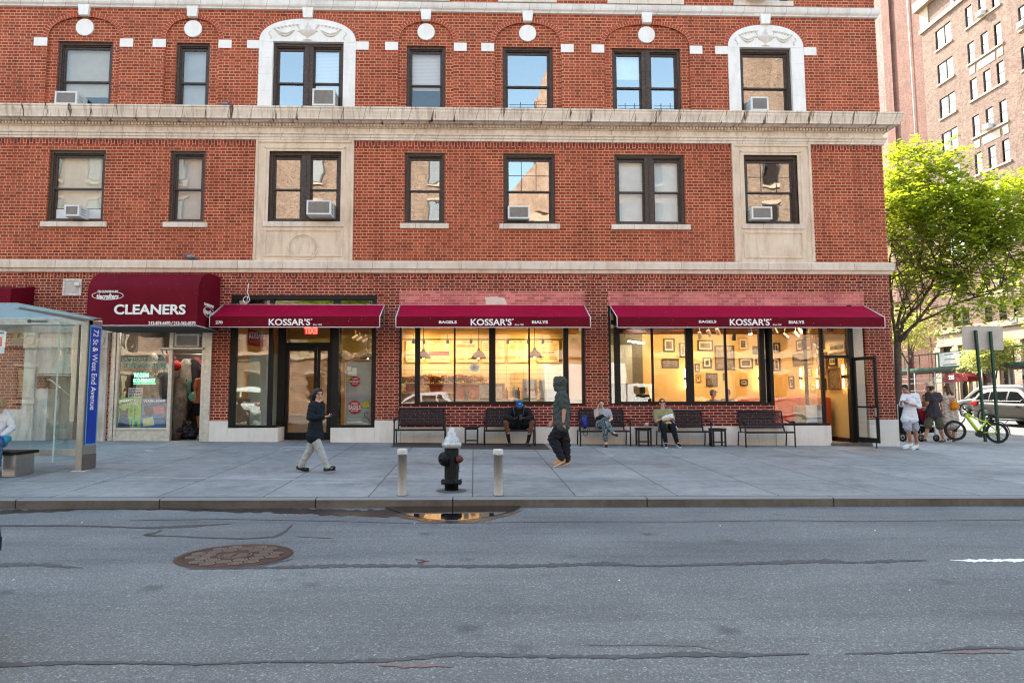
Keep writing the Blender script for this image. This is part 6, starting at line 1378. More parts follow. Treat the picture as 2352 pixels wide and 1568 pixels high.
# ================================================================== vehicles
TYRE = mat('tyre_rubber', (.018, .018, .018), .8); RIM = mat('alloy_rim', (.45, .45, .46), .3, .8); LAMPR = mat('tail_lamp_red', (.45, .01, .012), .2, coat=.6); LAMPW = mat('head_lamp', (.6, .62, .65), .1, coat=.8)
def wheel(parent, x, y, r, sgn, w=.22):
    Mw = Matrix.Rotation(rad(90), 3, 'X'); W = MB().use(TYRE).lathe([(r*.62, -w/2), (r*.9, -w/2), (r, -w*.36), (r, w*.36), (r*.9, w/2), (r*.62, w/2)], (x, y, r), 28, M=Mw).build('wheel', None, parent)
    mb = MB().use(RIM); ys = y+sgn*w*.42
    mb.lathe([(r*.66, -.02), (r*.60, .02)], (x, ys, r), 28, M=Mw); mb.cyl((x, ys-.03, r), (x, ys+.02*sgn, r), r*.14, n=12)
    for k in range(5):
        a = k*2*math.pi/5+.3
        for d in (-.13, .13): mb.tube([(x+math.cos(a+d*.4)*r*.1, ys+.01*sgn, r+math.sin(a+d*.4)*r*.1), (x+math.cos(a+d)*r*.62, ys, r+math.sin(a+d)*r*.62)], [.022, .018], 5)
    mb.build('rim', None, W); MB().use(BLACK).cyl((x, ys-.05*sgn, r), (x, ys-.045*sgn, r), r*.6, n=20).build('brake_disc', None, W)
def car(name, label, color, cat='car', L=4.6, H=1.68, van=False):
    T = thing(name, label, cat); hl = L/2; PA = mat('paint_'+name+str(len(MATS)), color, .5, .1, var=.03, coat=0.); DK = mat('car_black_plastic', (.02, .02, .02), .6)
    def loft(mb, sts, smooth=True):
        n_ = len(sts[0][1]); v = []
        for x, sec in sts:
            full = [(x, y, z) for y, z in sec]+[(x, -y, z) for y, z in reversed(sec) if y > 1e-6]
            v += full
        k = len(v)//len(sts); mb.add(v, [(j*k+i, j*k+(i+1) % k, (j+1)*k+(i+1) % k, (j+1)*k+i) for j in range(len(sts)-1) for i in range(k)], smooth)
        mb.add(v[:k], [tuple(range(k))]); mb.add(v[-k:], [tuple(range(k-1, -1, -1))])
    zt_h = 1.02 if not van else 1.10
    st = []
    for f_, w, zb, zt in ((-1, .72, .46, .96), (-.97, .82, .34, 1.04), (-.90, .88, .30, 1.08), (-.7, .915, .28, 1.09), (-.3, .925, .26, 1.05), (.1, .925, .26, 1.03), (.42, .92, .27, 1.02), (.55, .91, .28, 1.00), (.78, .89, .30, .94), (.92, .83, .33, .84), (.975, .75, .38, .74), (1, .66, .42, .64)):
        if van and f_ > .3: zt += .06
        st.append((f_*hl, [(0, zb), (w*.86, zb), (w*.97, zb+.07), (w, zb+.22), (w*.985, zb+.42 if zt > .9 else (zb+zt)/2), (w, zt-.16), (w*.965, zt-.05), (w*.88, zt), (w*.4, zt+.012), (0, zt+.018)]))
    mb = MB().use(PA); loft(mb, st); bo = mb.build('body', None, T)
    sp = bo.modifiers.new('s', 'SUBSURF'); sp.levels = 1; sp.render_levels = 1
    gh = []
    rz = H
    prof_ = [(-.965, 1.06, .80), (-.93, 1.30, .72), (-.84, rz-.10, .66), (-.72, rz-.02, .64), (-.4, rz+.01, .64), (0, rz, .64), (.16, rz-.06, .64), (.30, 1.36, .70), (.50, 1.02, .80)]
    if van: prof_ = [(-.985, 1.06, .84), (-.97, 1.4, .80), (-.95, rz-.05, .74), (-.8, rz, .73), (0, rz, .73), (.30, rz-.05, .72), (.48, 1.45, .76), (.66, 1.08, .82)]
    for f_, zt, wt in prof_: gh.append((f_*hl, [(0, .95), (.86, .95), (.865, 1.03), ((.865+wt)/2+.01, (1.03+zt)/2), (wt, max(zt-.04, 1.035)), (wt-.06, zt), (0, zt+.015)]))
    mb = MB().use(PA); loft(mb, gh); mb.build('greenhouse', None, T).modifiers.new('s', 'SUBSURF').levels = 1
    def side(z, zt=H, wt=.64 if not van else .73): return .868+(wt-.868)*(z-1.03)/(zt-.04-1.03)+.012
    if van: wins = [[(-.93, 1.14), (-.93, 1.52), (-.50, 1.60), (-.50, 1.12)], [(-.46, 1.12), (-.46, 1.60), (.02, 1.60), (.02, 1.12)], [(.06, 1.12), (.06, 1.60), (.26, 1.56), (.48, 1.14)]]; wins = [[(x, 1.12+(z-1.12)*(H-.27-1.12)/(.48)) for x, z in w_] for w_ in wins]
    else: wins = [[(-.86, 1.13), (-.80, 1.34), (-.60, 1.50), (-.55, 1.50), (-.55, 1.11)], [(-.52, 1.11), (-.52, 1.505), (-.12, 1.52), (-.12, 1.09)], [(-.08, 1.09), (-.08, 1.52), (.10, 1.49), (.34, 1.12), (.34, 1.08)]]
    for s_ in (-1, 1):
        for w_ in wins:
            v = [(x*hl, s_*side(z), z) for x, z in w_]; MB().use(CARWIN).add(v, [tuple(range(len(v)))]).build('side_window', None, T)
        mb = MB().use(mat('chrome', (.6, .6, .6), .15, .9)); L0 = [(x*hl, s_*(side(1.08)+.004), 1.10-.03*x) for x in lin(-.86, .36, 8)]; mb.tube(L0, .010, 5); mb.build('window_trim', None, T)
        for x in (-.36, .12): MB().use(PA).tube([(x*hl, s_*.945, .93), (x*hl+.18, s_*.945, .93)], .018, 6).build('door_handle', None, T)
        MB().use(PA).ell((.36*hl, s_*1.0, 1.12), (.07, .10, .065), 10).build('mirror', None, T)
        MB().use(DK).tube([(-.58*hl+.42, s_*.915, .30), (.58*hl-.42, s_*.915, .30)], .05, 6).build('sill_trim', None, T)
        MB().use(LAMPR).prism([(-.985*hl, .90), (-.93*hl, 1.05), (-.78*hl, 1.06), (-.80*hl, .93)], s_*.80, s_*(.905)).build('tail_light', None, T)
        MB().use(LAMPW).prism([(.78*hl, .80), (.92*hl, .70), (.92*hl, .77), (.79*hl, .87)], s_*.60, s_*(.84)).build('headlight', None, T)
        for x in (-.60*hl, .60*hl):
            mb = MB().use(DK); mb.lathe([(.0, 0), (.415, 0), (.43, .03)], (x, s_*.895, .37), 26, M=Matrix.Rotation(rad(-90*s_), 3, 'X')); mb.build('wheel_arch', None, T); wheel(T, x, s_*.83, .355, s_)
    MB().use(CARWIN).add([(.50*hl, .70, 1.05), (.50*hl, -.70, 1.05), (.185*hl+.02, -.58, H-.10), (.185*hl+.02, .58, H-.10)], [(0, 1, 2, 3)]).build('windscreen', None, T)
    MB().use(DK).bbox(.955*hl, hl+.01, -.55, .55, .42, .66, .02).build('grille', None, T); MB().use(DK).bbox(-hl-.01, -.94*hl, -.6, .6, .36, .5, .02).build('rear_bumper', None, T)
    return T
GREYP = (.034, .031, .029)
c = car('grey_suv', 'grey sport utility car with chrome window trim facing the crosswalk, behind the sign posts', GREYP); c.location = (23.9, 9.7, gz(23.9, 9.7)-.14); c.rotation_euler = (0, 0, rad(-90))
c = car('dark_van', 'dark silver family van behind the grey sport utility car', (.05, .05, .055), 'van', 4.9, 1.78, True); c.location = (28.2, 16.4, gz(28, 16)-.14); c.rotation_euler = (0, 0, rad(90))
c = car('dark_car', 'nearly black car entering the photo at the left edge, only its bumper showing', (.012, .016, .035)); c.location = (-2.91-2.31, -14.3, gz(-5, -14.3)); c.rotation_euler = (0, 0, 0)
c = car('white_van', 'white van parked on the near side of the street, seen only in reflections', (.60, .60, .60), 'van', 5.2, 1.95, True); c.location = (-15.5, -23.4, gz(-15, -23.4)); c.rotation_euler = (0, 0, rad(180))
c = car('silver_car', 'silver car parked behind the viewer near the bollards', (.40, .40, .42)); c.location = (-3.5, -23.6, gz(0, -23)); c.rotation_euler = (0, 0, rad(180))
T = thing('box_truck', 'white box truck parked behind the viewer, seen only in reflections', 'truck', (0, 0, 0)); WT = mat('truck_white', (.66, .66, .66), .35, var=.03)
MB().use(WT).bbox(-3.4, 1.6, -1.15, 1.15, .8, 3.5, .06).build('cargo_box', None, T); MB().use(WT).bbox(1.75, 3.4, -1.0, 1.0, .5, 2.3, .15).build('cab', None, T); MB().use(CARWIN).prism([(2.2, 1.45), (3.2, 1.45), (3.0, 2.1), (2.2, 2.1)], -1.01, 1.01).build('cab_window', None, T)
for x in (-2.2, 2.6):
    for s_ in (-1, 1): wheel(T, x, s_*.95, .45, s_, .28)
T.location = (7.7, -23.2, gz(7, -23)); T.rotation_euler = (0, 0, 0)
# ================================================================== e-bike
R10 = lambda u, v: (2038.4+u*.1333, 869.5+v*.1333)
gr = G(*R10(1885, 1112)); gf = G(*R10(1150, 1060)); cr = P(*R10(1885, 930), gr.y); rr_ = cr.z-gr.z; YB0 = gr.y; YB1 = gr.y+.25
def B(u, v, dy=0):
    t = (u-1885)/(1160-1885); return P(*R10(u, v), YB0+(YB1-YB0)*t+dy)
BK = thing('electric_bicycle', 'bright lime green electric bicycle locked to the sign posts', 'bicycle', tuple(gr)); LIMEP = mat('lime_paint', (.45, .62, .01), .3, coat=.6, var=.03); BB = mat('bike_black', (.015, .015, .016), .5)
ax = (B(1165, 890)-B(1885, 930)).normalized(); nrm = ax.cross(Vector((0, 0, 1))).normalized()
Mb = Matrix((ax, Vector((0, 0, 1)), nrm)).transposed()
def bwheel(c, r):
    W = MB().use(TYRE).lathe([(r-.055, -.012), (r-.03, -.028), (r-.006, -.02), (r, 0), (r-.006, .02), (r-.03, .028), (r-.055, .012)], c, 36, M=Mb).build('wheel', None, BK)
    mb = MB().use(BB); mb.lathe([(r-.075, -.012), (r-.05, -.014), (r-.05, .014), (r-.075, .012), (r-.075, -.012)], c, 36, M=Mb); mb.cyl(Vector(c)-nrm*.04, Vector(c)+nrm*.04, .045, n=12)
    for k in range(14):
        a = k*2*math.pi/14; mb.tube([Vector(c)+nrm*(.03 if k % 2 else -.03), Vector(c)+Mb @ Vector(((r-.07)*math.cos(a), (r-.07)*math.sin(a), 0))], .004, 3)
    mb.build('rim', None, W)
bwheel(cr, rr_); cf = B(1165, 890); bwheel(cf, rr_*.97)
mb = MB().use(LIMEP); mb.tube([B(1380, 600), B(1340, 672)], .030, 10); mb.tube([B(1360, 640), B(1480, 800), B(1575, 925)], [.042, .045, .042], 10); mb.tube([B(1395, 615), B(1530, 690), B(1660, 735), B(1700, 722)], [.028, .024, .022, .022], 8); mb.tube([B(1705, 715), B(1600, 870), B(1575, 930)], [.022, .03, .03], 8)
for d in (-.05, .05): mb.tube([B(1580, 930), B(1740, 925, d), B(1885, 930, d)], .015, 6); mb.tube([B(1700, 725), B(1780, 800, d), B(1885, 915, d)], .013, 6)
mb.build('frame', None, BK)
mb = MB().use(BB)
for d in (-.06, .06): mb.tube([B(1335, 690, d), B(1255, 800, d), B(1165, 890, d)], .017, 6)
mb.tube([B(1330, 690, -.06), B(1330, 690, .06)], .02, 6); mb.build('fork', None, BK)
MB().use(BB).tube([B(1385, 590), B(1350, 545), B(1330, 520)], .016, 6).tube([B(1240, 455, -.28), B(1290, 475, -.26), B(1335, 520, -.05), B(1400, 520, .1), B(1600, 570, .3)], .013, 6).tube([B(1240, 455, -.28), B(1262, 462, -.27)], .02, 6).build('handlebar', None, BK)
MB().use(BB).tube([B(1705, 720), B(1745, 640)], .014, 6).ell(B(1770, 620), (.15, .07, .035), 12).ell(B(1840, 650), (.08, .09, .04), 12).build('saddle', None, BK)
MB().use(BB).tube([B(1900, 700, -.06), B(2110, 720, -.06)], .010, 5).tube([B(1900, 700, .06), B(2110, 720, .06)], .010, 5).tube([B(1920, 705), B(1885, 920)], .008, 4).tube([B(2080, 715), B(1895, 920)], .008, 4).box(B(1930, 700).x, B(2090, 700).x, YB0-.08, YB0+.08, B(2000, 708).z, B(2000, 708).z+.012).build('rear_rack', None, BK)
MB().use(BB).tube([Vector(cr)+ax*((rr_+.03)*math.cos(a))+Vector((0, 0, (rr_+.03)*math.sin(a))) for a in lin(math.pi*1.04, math.pi*.42, 10)], .016, 5).build('mudguard', None, BK)
MB().use(BB).cyl(B(1575, 945)-nrm*.05, B(1575, 945)+nrm*.05, .085, n=16).cyl(B(1575, 945)-nrm*.07, B(1575, 945)-nrm*.06, .10, n=20).tube([B(1575, 945, -.09), B(1525, 985, -.10)], .012, 5).bbox(B(1500, 1000).x, B(1560, 1000).x, YB0-.14, YB0-.02, B(1500, 1000).z, B(1500, 1000).z+.02, .004).build('crank', None, BK)
MB().use(TYRE).tube([B(1840, 890, -.03), B(1575, 905, -.08)], .006, 4).tube([B(1840, 965, -.03), B(1575, 975, -.08)], .006, 4).build('chain', None, BK)
# sign with two green posts, seen from behind
pb = G(2263.7, 1014); SY = pb.y; SG = thing('street_sign', 'large blank backed sign on two dark green posts, seen from behind', 'sign', tuple(pb)); DG = mat('dark_green_post', (.010, .055, .030), .45, var=.2, vs=5)
for (bx_, by_, tx_, ty_) in ((2263.7, 1014, 2240.7, 758), (2293.7, 1010.8, 2274.8, 760.5)):
    b_ = P(bx_, by_, SY); t_ = P(tx_, ty_, SY); b_.z = gz(b_.x, SY)-.05; MB().use(DG).bbox(-.035, .035, -.03, .03, 0, (t_-b_).length, .008); o = MB().use(DG); o.M = Matrix.Translation(b_) @ (t_-b_).to_track_quat('Z', 'Y').to_matrix().to_4x4() @ Matrix.Rotation(rad(0), 4, 'Z'); o.bbox(-.035, .035, -.035, .035, 0, (t_-b_).length, .01); o.build('post', None, SG)
a, b_ = P(2211.5, 804, SY+.06), P(2302, 748.5, SY+.06); r_ = .05; pts = []
for cx_, cz_, a0 in ((b_.x-r_, b_.z-r_, 0), (a.x+r_, b_.z-r_, 90), (a.x+r_, a.z+r_, 180), (b_.x-r_, a.z+r_, 270)): pts += [(cx_+r_*math.cos(rad(a0+q)), cz_+r_*math.sin(rad(a0+q))) for q in (0, 22, 45, 67, 90)]
MB().use(mat('sign_back_metal', (.42, .36, .32), .5, .2, var=.12, vs=3)).prism(pts, SY+.055, SY+.062).build('sign_panel', None, SG)
def roofglass():
    m, n, l, b = newmat('sky_bright_roof_glass'); b.inputs['Base Color'].default_value = (.60, .80, .82, 1); b.inputs['Roughness'].default_value = .12
    t = n.new('ShaderNodeBsdfTransparent'); t.inputs[0].default_value = (.72, .9, .92, 1); tr = n.new('ShaderNodeBsdfTranslucent'); tr.inputs[0].default_value = (.45, .70, .74, 1)  # pale blue stands in for sky reflected in and shining through the glass
    m1 = n.new('ShaderNodeMixShader'); m1.inputs[0].default_value = .5; l.new(t.outputs[0], m1.inputs[1]); l.new(tr.outputs[0], m1.inputs[2])
    m2 = n.new('ShaderNodeMixShader'); m2.inputs[0].default_value = .35; l.new(m1.outputs[0], m2.inputs[1]); l.new(b.outputs[0], m2.inputs[2]); l.new(m2.outputs[0], n['Material Output'].inputs[0]); return m
ROOFG = roofglass()
# ================================================================== bus shelter
S = thing('bus_shelter', 'glass and steel bus shelter with blue 72 St & West End Avenue panel at the left', 'bus shelter', (-9.5, -5.2, 0))
SY0 = G(180, 1081.6).y; px0, px1 = P(170.5, 1080, SY0).x, P(186, 1080, SY0).x; zb = gz(px1, SY0); zt = P(186, 733, SY0).z
pd = .46
mb = MB().use(STEEL); mb.bbox(px0, px1, SY0, SY0+pd, zb-.02, zt, .012); mb.bbox(px0-.16, px0-.06, SY0+.02, SY0+.10, zb+.9, zt-.1, .01); po = mb.build('post', None, S)
mb = MB().use(mat('dark_bronze_panel', (.16, .13, .12), .45, .5, var=.15)); mb.bbox(px1-.005, px1+.012, SY0+.015, SY0+pd-.01, zb, P(186, 1030, SY0).z-.12, .004); mb.build('base_panel', None, po)
BLU = mat('blue_panel', (.006, .035, .30), .35, var=.05, vs=2); LBL = mat('light_blue_rim', (.10, .35, .55), .4)
z0, z1 = P(195, 1022, SY0+.2).z, P(200, 748, SY0+.2).z
mb = MB().use(LBL); mb.box(px1+.010, px1+.016, SY0+.05, SY0+pd-.05, z0, z1); mb.build('panel_rim', None, po)
bp = MB().use(BLU).box(px1+.015, px1+.020, SY0+.075, SY0+pd-.075, z0+.03, z1-.03).build('name_panel', None, po)
q = text('72 St & West End Avenue', 1.0, Matrix(), WHT, 'lettering', None, .002, .005)
co = np.array([v.co for v in q.data.vertices]); mn, mx = co.min(0), co.max(0); zz1, zz0 = P(200, 757, SY0+.2).z, P(196, 941, SY0+.2).z; hh = .17
for v in q.data.vertices:
    a = (v.co.x-mn[0])/(mx[0]-mn[0]); b = (v.co.y-mn[1])/(mx[1]-mn[1]); v.co = Vector((px1+.022+v.co.z*.5, SY0+pd/2-hh/2+hh*b, zz1+(zz0-zz1)*a))
q.parent = bp
q.matrix_parent_inverse = Matrix()
XLs = -14.5
# header, rails, glass back wall
zh0, zh1 = P(100, 746, SY0).z, P(100, 733, SY0).z
hd = MB().use(ALU).bbox(XLs, px1, SY0+.02, SY0+.16, zh0, zh1+.03, .01).build('header', None, S)
fitp('NO SMOKING', R4, 213, 484, 322, 499, SY0+.015, mat('grey_print', (.3, .3, .32), .7), parent=hd, name='header_lettering')
c = P(*R4(197, 491), SY0+.015); mb = MB().use(INK); mb.tube([(c.x+.028*math.cos(t), SY0+.012, c.z+.028*math.sin(t)) for t in lin(0, 6.3, 14)], .005, 4); mb.tube([(c.x-.02, SY0+.012, c.z+.02), (c.x+.02, SY0+.012, c.z-.02)], .005, 4); mb.build('no_smoking_mark', None, hd)
MB().use(ALU).bbox(XLs, px0, SY0+.05, SY0+.11, P(100, 1047, SY0).z, P(100, 1032, SY0).z, .008).build('bottom_rail', None, S)
xj = P(69, 900, SY0).x
for a, b in ((XLs, xj-.01), (xj+.01, px0-.17)):
    MB().use(G_SHEL).box(a, b, SY0+.075, SY0+.085, P(100, 1032, SY0).z, zh0).build('glass_panel', None, S)
mb = MB().use(mat('glass_dots', (.5, .5, .48), .6))
for x in lin(-12.9, -8.0, 44): mb.box(x, x+.018, SY0+.070, SY0+.074, P(100, 892, SY0).z, P(100, 892, SY0).z+.018)
mb.build('dot_row', None, S)
# end panel towards the kerb and roof
G_EDGE = mat('glass_edge_green', (.33, .50, .47), .25, var=.06)
ye = SY0-.62; xg = px1-.13
MB().use(G_SHEL).box(xg-.006, xg+.006, ye, SY0-.02, P(118, 1061, ye).z, P(130, 739, ye).z).build('glass_panel', None, S)
MB().use(G_EDGE).box(xg-.012, xg+.012, ye-.012, ye, P(118, 1061, ye).z, P(130, 739, ye).z).build('glass_edge', None, S)
zr = zt+.06; rf = MB().use(ROOFG); xR = px1+.16; ca, cb = PX(232, 732, xR), PX(41, 697, xR); y_a, y_b = ca.y, cb.y
zz = lambda y: ca.z+(cb.z-ca.z)*(y-y_a)/(y_b-y_a)
rf.add([(XLs, y_a, zz(y_a)), (xR, y_a, zz(y_a)), (xR, y_b, zz(y_b)), (XLs, y_b, zz(y_b))], [(0, 1, 2, 3)]); rfo = rf.build('roof', None, S)
mb = MB().use(G_EDGE); mb.tube([(XLs, y_b, zz(y_b)), (xR, y_b, zz(y_b)), (xR, y_a, zz(y_a))], .009, 6); mb.build('roof_edge', None, S)
mb = MB().use(STEEL)
for x in (px1-.05, -11.6): mb.prism([(y_a-.1, zz(y_a)-.01), (y_b+.3, zz(y_b)-.01), (y_b+.3, zz(y_b)-.04), (y_a-.1, zz(y_a)-.07)], x-.03, x+.03, 'x')
mb.build('roof_bracket', None, S)
MB().use(WP).box(px0-.04, px1+.08, SY0-.05, SY0+pd+.03, zb-.03, zb+.004).build('foot_plate', None, S)
# bench in the shelter
c = P(45, 1078, SY0-.6); bz = gz(c.x, SY0-.6)
B_ = thing('shelter_bench', 'steel ended bench with black slatted seat inside the bus shelter', 'bench', (c.x-.9, SY0-.5, bz)); zs = bz+.43
MB().use(STEEL).bbox(c.x-.22, c.x, SY0-.72, SY0-.22, bz, zs-.05, .01).build('end_block', None, B_); MB().use(BLACK).bbox(XLs, c.x+.05, SY0-.76, SY0-.18, zs-.05, zs, .008).build('seat', None, B_)
MB().use(STEEL).bbox(-12.4, -12.2, SY0-.72, SY0-.22, bz, zs-.05, .01).build('end_block', None, B_)
# ================================================================== hydrant and bollards
hp = G(1037, 1126); k_ = (hp.y+DIST)/FPX
HB = mat('hydrant_black', (.004, .004, .005), .5, .0, var=.5, vs=10, coat=.0, bmp=.3, bs=30, spec=.18); HS = mat('hydrant_silver', (.42, .43, .43), .5, .4, var=.2, vs=12); RUST = mat('rusty_cap', (.09, .03, .022), .5, .3, var=.5, vs=14)
HY = thing('fire_hydrant', 'black fire hydrant with silver bonnet between the two bollards', 'fire hydrant', tuple(hp))
s_ = .1136*k_  # metres per pixel of the detail view
def hz(v): return hp.z+(1330-v)*s_*1.0
def pr(L): return [(max(0, r*s_), hz(v)) for r, v in L]
c0 = (hp.x, hp.y, 0)
mb = MB().use(HB); mb.lathe(pr([(138, 1340), (138, 1205), (205, 1195), (212, 1160), (200, 1130), (145, 1118), (136, 1100), (136, 490), (120, 480)]), c0, 28)
for i in range(8):
    a = i*math.pi/4+.3; mb.cyl((hp.x+.205*s_*1000*.001*math.cos(a)*1000*s_/s_*0+195*s_*math.cos(a), hp.y+195*s_*math.sin(a), hz(1210)), (hp.x+195*s_*math.cos(a), hp.y+195*s_*math.sin(a), hz(1110)), .012, n=6)
for i in range(20):
    a = i*math.pi/10; mb.tube([(hp.x+137*s_*math.cos(a), hp.y+137*s_*math.sin(a), hz(1080)), (hp.x+137*s_*math.cos(a), hp.y+137*s_*math.sin(a), hz(510))], .003, 4)
mb.build('barrel', None, HY)
mb = MB().use(HS); mb.lathe(pr([(120, 500), (165, 490), (185, 460), (200, 425), (196, 405), (170, 380), (150, 340), (115, 270), (90, 262), (92, 200), (80, 175), (62, 160), (60, 110), (48, 96), (0, 88)]), c0, 30)
for i in range(18):
    a = i*math.pi/9; mb.tube([(hp.x+165*s_*math.cos(a), hp.y+165*s_*math.sin(a), hz(372)), (hp.x+112*s_*math.cos(a), hp.y+112*s_*math.sin(a), hz(268))], .0045, 4)
mb.tube([(hp.x, hp.y-150*s_, hz(395)), (hp.x, hp.y-135*s_, hz(330))], [.020, .008], 8); mb.build('bonnet', None, HY)
def noz(u, v, r, dx, dy, L, m, nm):
    d = Vector((dx, dy, 0)).normalized(); b = Vector((hp.x, hp.y, hz(v)))+d*120*s_; mb = MB().use(HB).cyl(b, b+d*L*s_*.55, r*.72*s_, r*.80*s_, 20); mb.build('nozzle', None, HY)
    M_ = d.to_track_quat('Z', 'Y').to_matrix(); mb = MB().use(m).lathe([(r*.9*s_, 0), (r*s_, .008), (r*1.02*s_, .02), (r*.97*s_, .035), (r*.9*s_, .05), (r*.74*s_, .068), (r*.5*s_, .08), (r*.2*s_, .086), (r*.19*s_, .105), (0, .107)], b+d*L*s_*.5, 24, M=M_); mb.build('nozzle_cap', None, HY)
noz(0, 700, 138, -.78, -.62, 95, HB, 'a'); noz(0, 705, 78, .82, -.57, 70, RUST, 'b')
mb = MB().use(RUST); mb.tube([(hp.x+150*s_+.006*math.sin(i*1.3), hp.y-.12, hz(730+i*13)) for i in range(18)], .006, 4); mb.build('cap_chain', None, HY)
MB().use(mat('hydrant_ground_patch', (.10, .095, .085), .9, var=.3, vs=12)).lathe([(0, .004), (.22, .004), (.24, .0)], (hp.x, hp.y, hp.z+.002), 24).build('ground_collar', None, HY)
def bollm():
    m, n, l, b = newmat('bollard_paint'); tc = n.new('ShaderNodeTexCoord'); v = tc.outputs['Object']
    mp = n.new('ShaderNodeMapping'); l.new(v, mp.inputs[0]); mp.inputs['Scale'].default_value = (1, 1, .25)
    c = ramp(n, l, noise(n, l, 9, 6, .8, mp.outputs[0], .4), [(.28, (.13, .055, .028)), (.35, (.40, .31, .23)), (.42, (.46, .44, .41)), (.8, (.52, .50, .47))])
    l.new(c, b.inputs['Base Color']); b.inputs['Roughness'].default_value = .6; bump(n, l, noise(n, l, 40, 3, .6, v), b, .3, .004); return m
BOL = bollm()
for (px, py, tp, lab) in ((923.5, 1137, 1030, 'rusty cream painted steel bollard left of the hydrant'), (1144.5, 1137, 1031, 'rusty cream painted steel bollard right of the hydrant')):
    b_ = G(px, py); r = 11.0*(b_.y+DIST)/FPX*.92; T = thing('bollard', lab, 'bollard', tuple(b_), 'steel bollards'); h = P(px, tp, b_.y).z-b_.z
    loc_build(MB().use(BOL).lathe([(r, -.03), (r, h-.08), (r*1.13, h-.085), (r*1.13, h-.075), (r*1.02, h-.065)], (0, 0, 0), 24), 'pipe', None, T); loc_build(MB().use(BOL).lathe([(r*1.16, h-.08), (r*1.16, h-.02), (r*1.0, h), (0, h+.004)], (0, 0, 0), 24), 'cap', None, T)
    loc_build(MB().use(RUST).lathe([(r, .0), (r*1.15, .006), (r*1.25, .004)], (0, 0, 0), 20), 'base_rust', None, T)
# ================================================================== manhole cover
c = G(540, 1276); mc = thing('manhole_cover', 'rusty iron manhole cover with hexagon pattern in the road', 'manhole cover', tuple(c))
l_, r2 = G(409, 1283), G(669, 1267); R_ = .54
CI = mat('cast_iron_rust', (.060, .036, .030), .55, .5, var=.3, vs=18, local=False); CL2 = mat('worn_iron', (.20, .16, .14), .42, .5, var=.25, vs=30, local=False)
zsl = lambda x, y: c.z+(-.022)*(y-c.y)
def md(mb): mb.v = [(c.x+v[0], c.y+v[1], zsl(0, c.y+v[1])+v[2]) for v in mb.v]; return mb
mb = MB().use(CI); mb.lathe([(0, .006), (R_*.80, .006), (R_*.81, .003), (R_*.84, .003), (R_*.85, .009), (R_*.97, .009), (R_, .003)], (0, 0, 0), 64); md(mb).build('frame_ring', None, mc)
mb = MB().use(CL2); hs = .072
def ringp(x, y, r, w, n_, rot=0.):
    a = [rot+2*math.pi*i/n_ for i in range(n_)]
    for i in range(n_):
        a0, a1 = a[i], a[(i+1) % n_]; mb.add([(x+r*math.cos(a0), y+r*math.sin(a0), .010), (x+r*math.cos(a1), y+r*math.sin(a1), .010), (x+(r-w)*math.cos(a1), y+(r-w)*math.sin(a1), .010), (x+(r-w)*math.cos(a0), y+(r-w)*math.sin(a0), .010)], [(0, 1, 2, 3)])
for i in range(-6, 7):
    for j in range(-6, 7):
        x, y = i*hs*1.75, (j+.5*(i % 2))*hs*2.0; d = math.hypot(x, y)
        if .16 < d < .395: ringp(x, y, hs*1.02, .022, 6); ringp(x, y, hs*.60, .020, 6); 
        if .17 < d < .40: mb.add([(x+.018*math.cos(t*math.pi/3), y+.018*math.sin(t*math.pi/3), .010) for t in range(6)], [tuple(range(6))])
ringp(0, 0, .155, .012, 30)
for i in range(-3, 4):
    w_ = math.sqrt(max(0, .12**2-(i*.032)**2)); mb.box(-w_, -w_*.15, i*.032-.008, i*.032+.008, .006, .010); mb.box(w_*.1, w_, i*.032-.008, i*.032+.008, .006, .010)
md(mb).build('cover_pattern', None, mc)
ribbon('tar_ring', [(398, 1280), (440, 1303), (520, 1306), (600, 1300), (672, 1284)], [3, 3, 3, 3, 2], SEAM)
o = tag(MB().use(mat('dry_twig', (.16, .06, .03), .9)).tube([tuple(G(955, 1289)+Vector((0, 0, .02))), tuple(G(968, 1293)+Vector((0, 0, .03))), tuple(G(985, 1294)+Vector((0, 0, .02)))], .005, 5).tube([tuple(G(960, 1294)+Vector((0, 0, .01))), tuple(G(975, 1293)+Vector((0, 0, .015)))], .007, 5).build('dead_twig'), 'small brown dead twig lying on the dark road seam', 'twig')
# ================================================================== floor mat
ma, mb_ = G(903, 1023), G(1212, 1023)
def mat_(px0, px1, py, name_, lab):
    a, b = G(px0, py), G(px1, py); mb = MB().use(mat('rubber_mat', (.050, .036, .034), .85, var=.4, vs=60, bmp=.6)); n_ = 8; v = []
    y1 = -.10
    for i in range(n_+1):
        x = a.x+(b.x-a.x)*i/n_
        for y, dz in ((a.y, .003), (a.y+.01, .012), (y1, .012)): v.append((x, y, gz(x, y)+dz))
    mb.add(v, [(3*i, 3*i+3, 3*i+4, 3*i+1) for i in range(n_)]+[(3*i+1, 3*i+4, 3*i+5, 3*i+2) for i in range(n_)]); tag(mb.build(name_), lab, 'mat')
mat_(898, 1055, 1026.5, 'door_mat', 'dark brown rubber mat under the leftmost bench'); mat_(1057, 1262, 1031, 'door_mat', 'dark brown rubber mat under the cap wearing man and his bench')
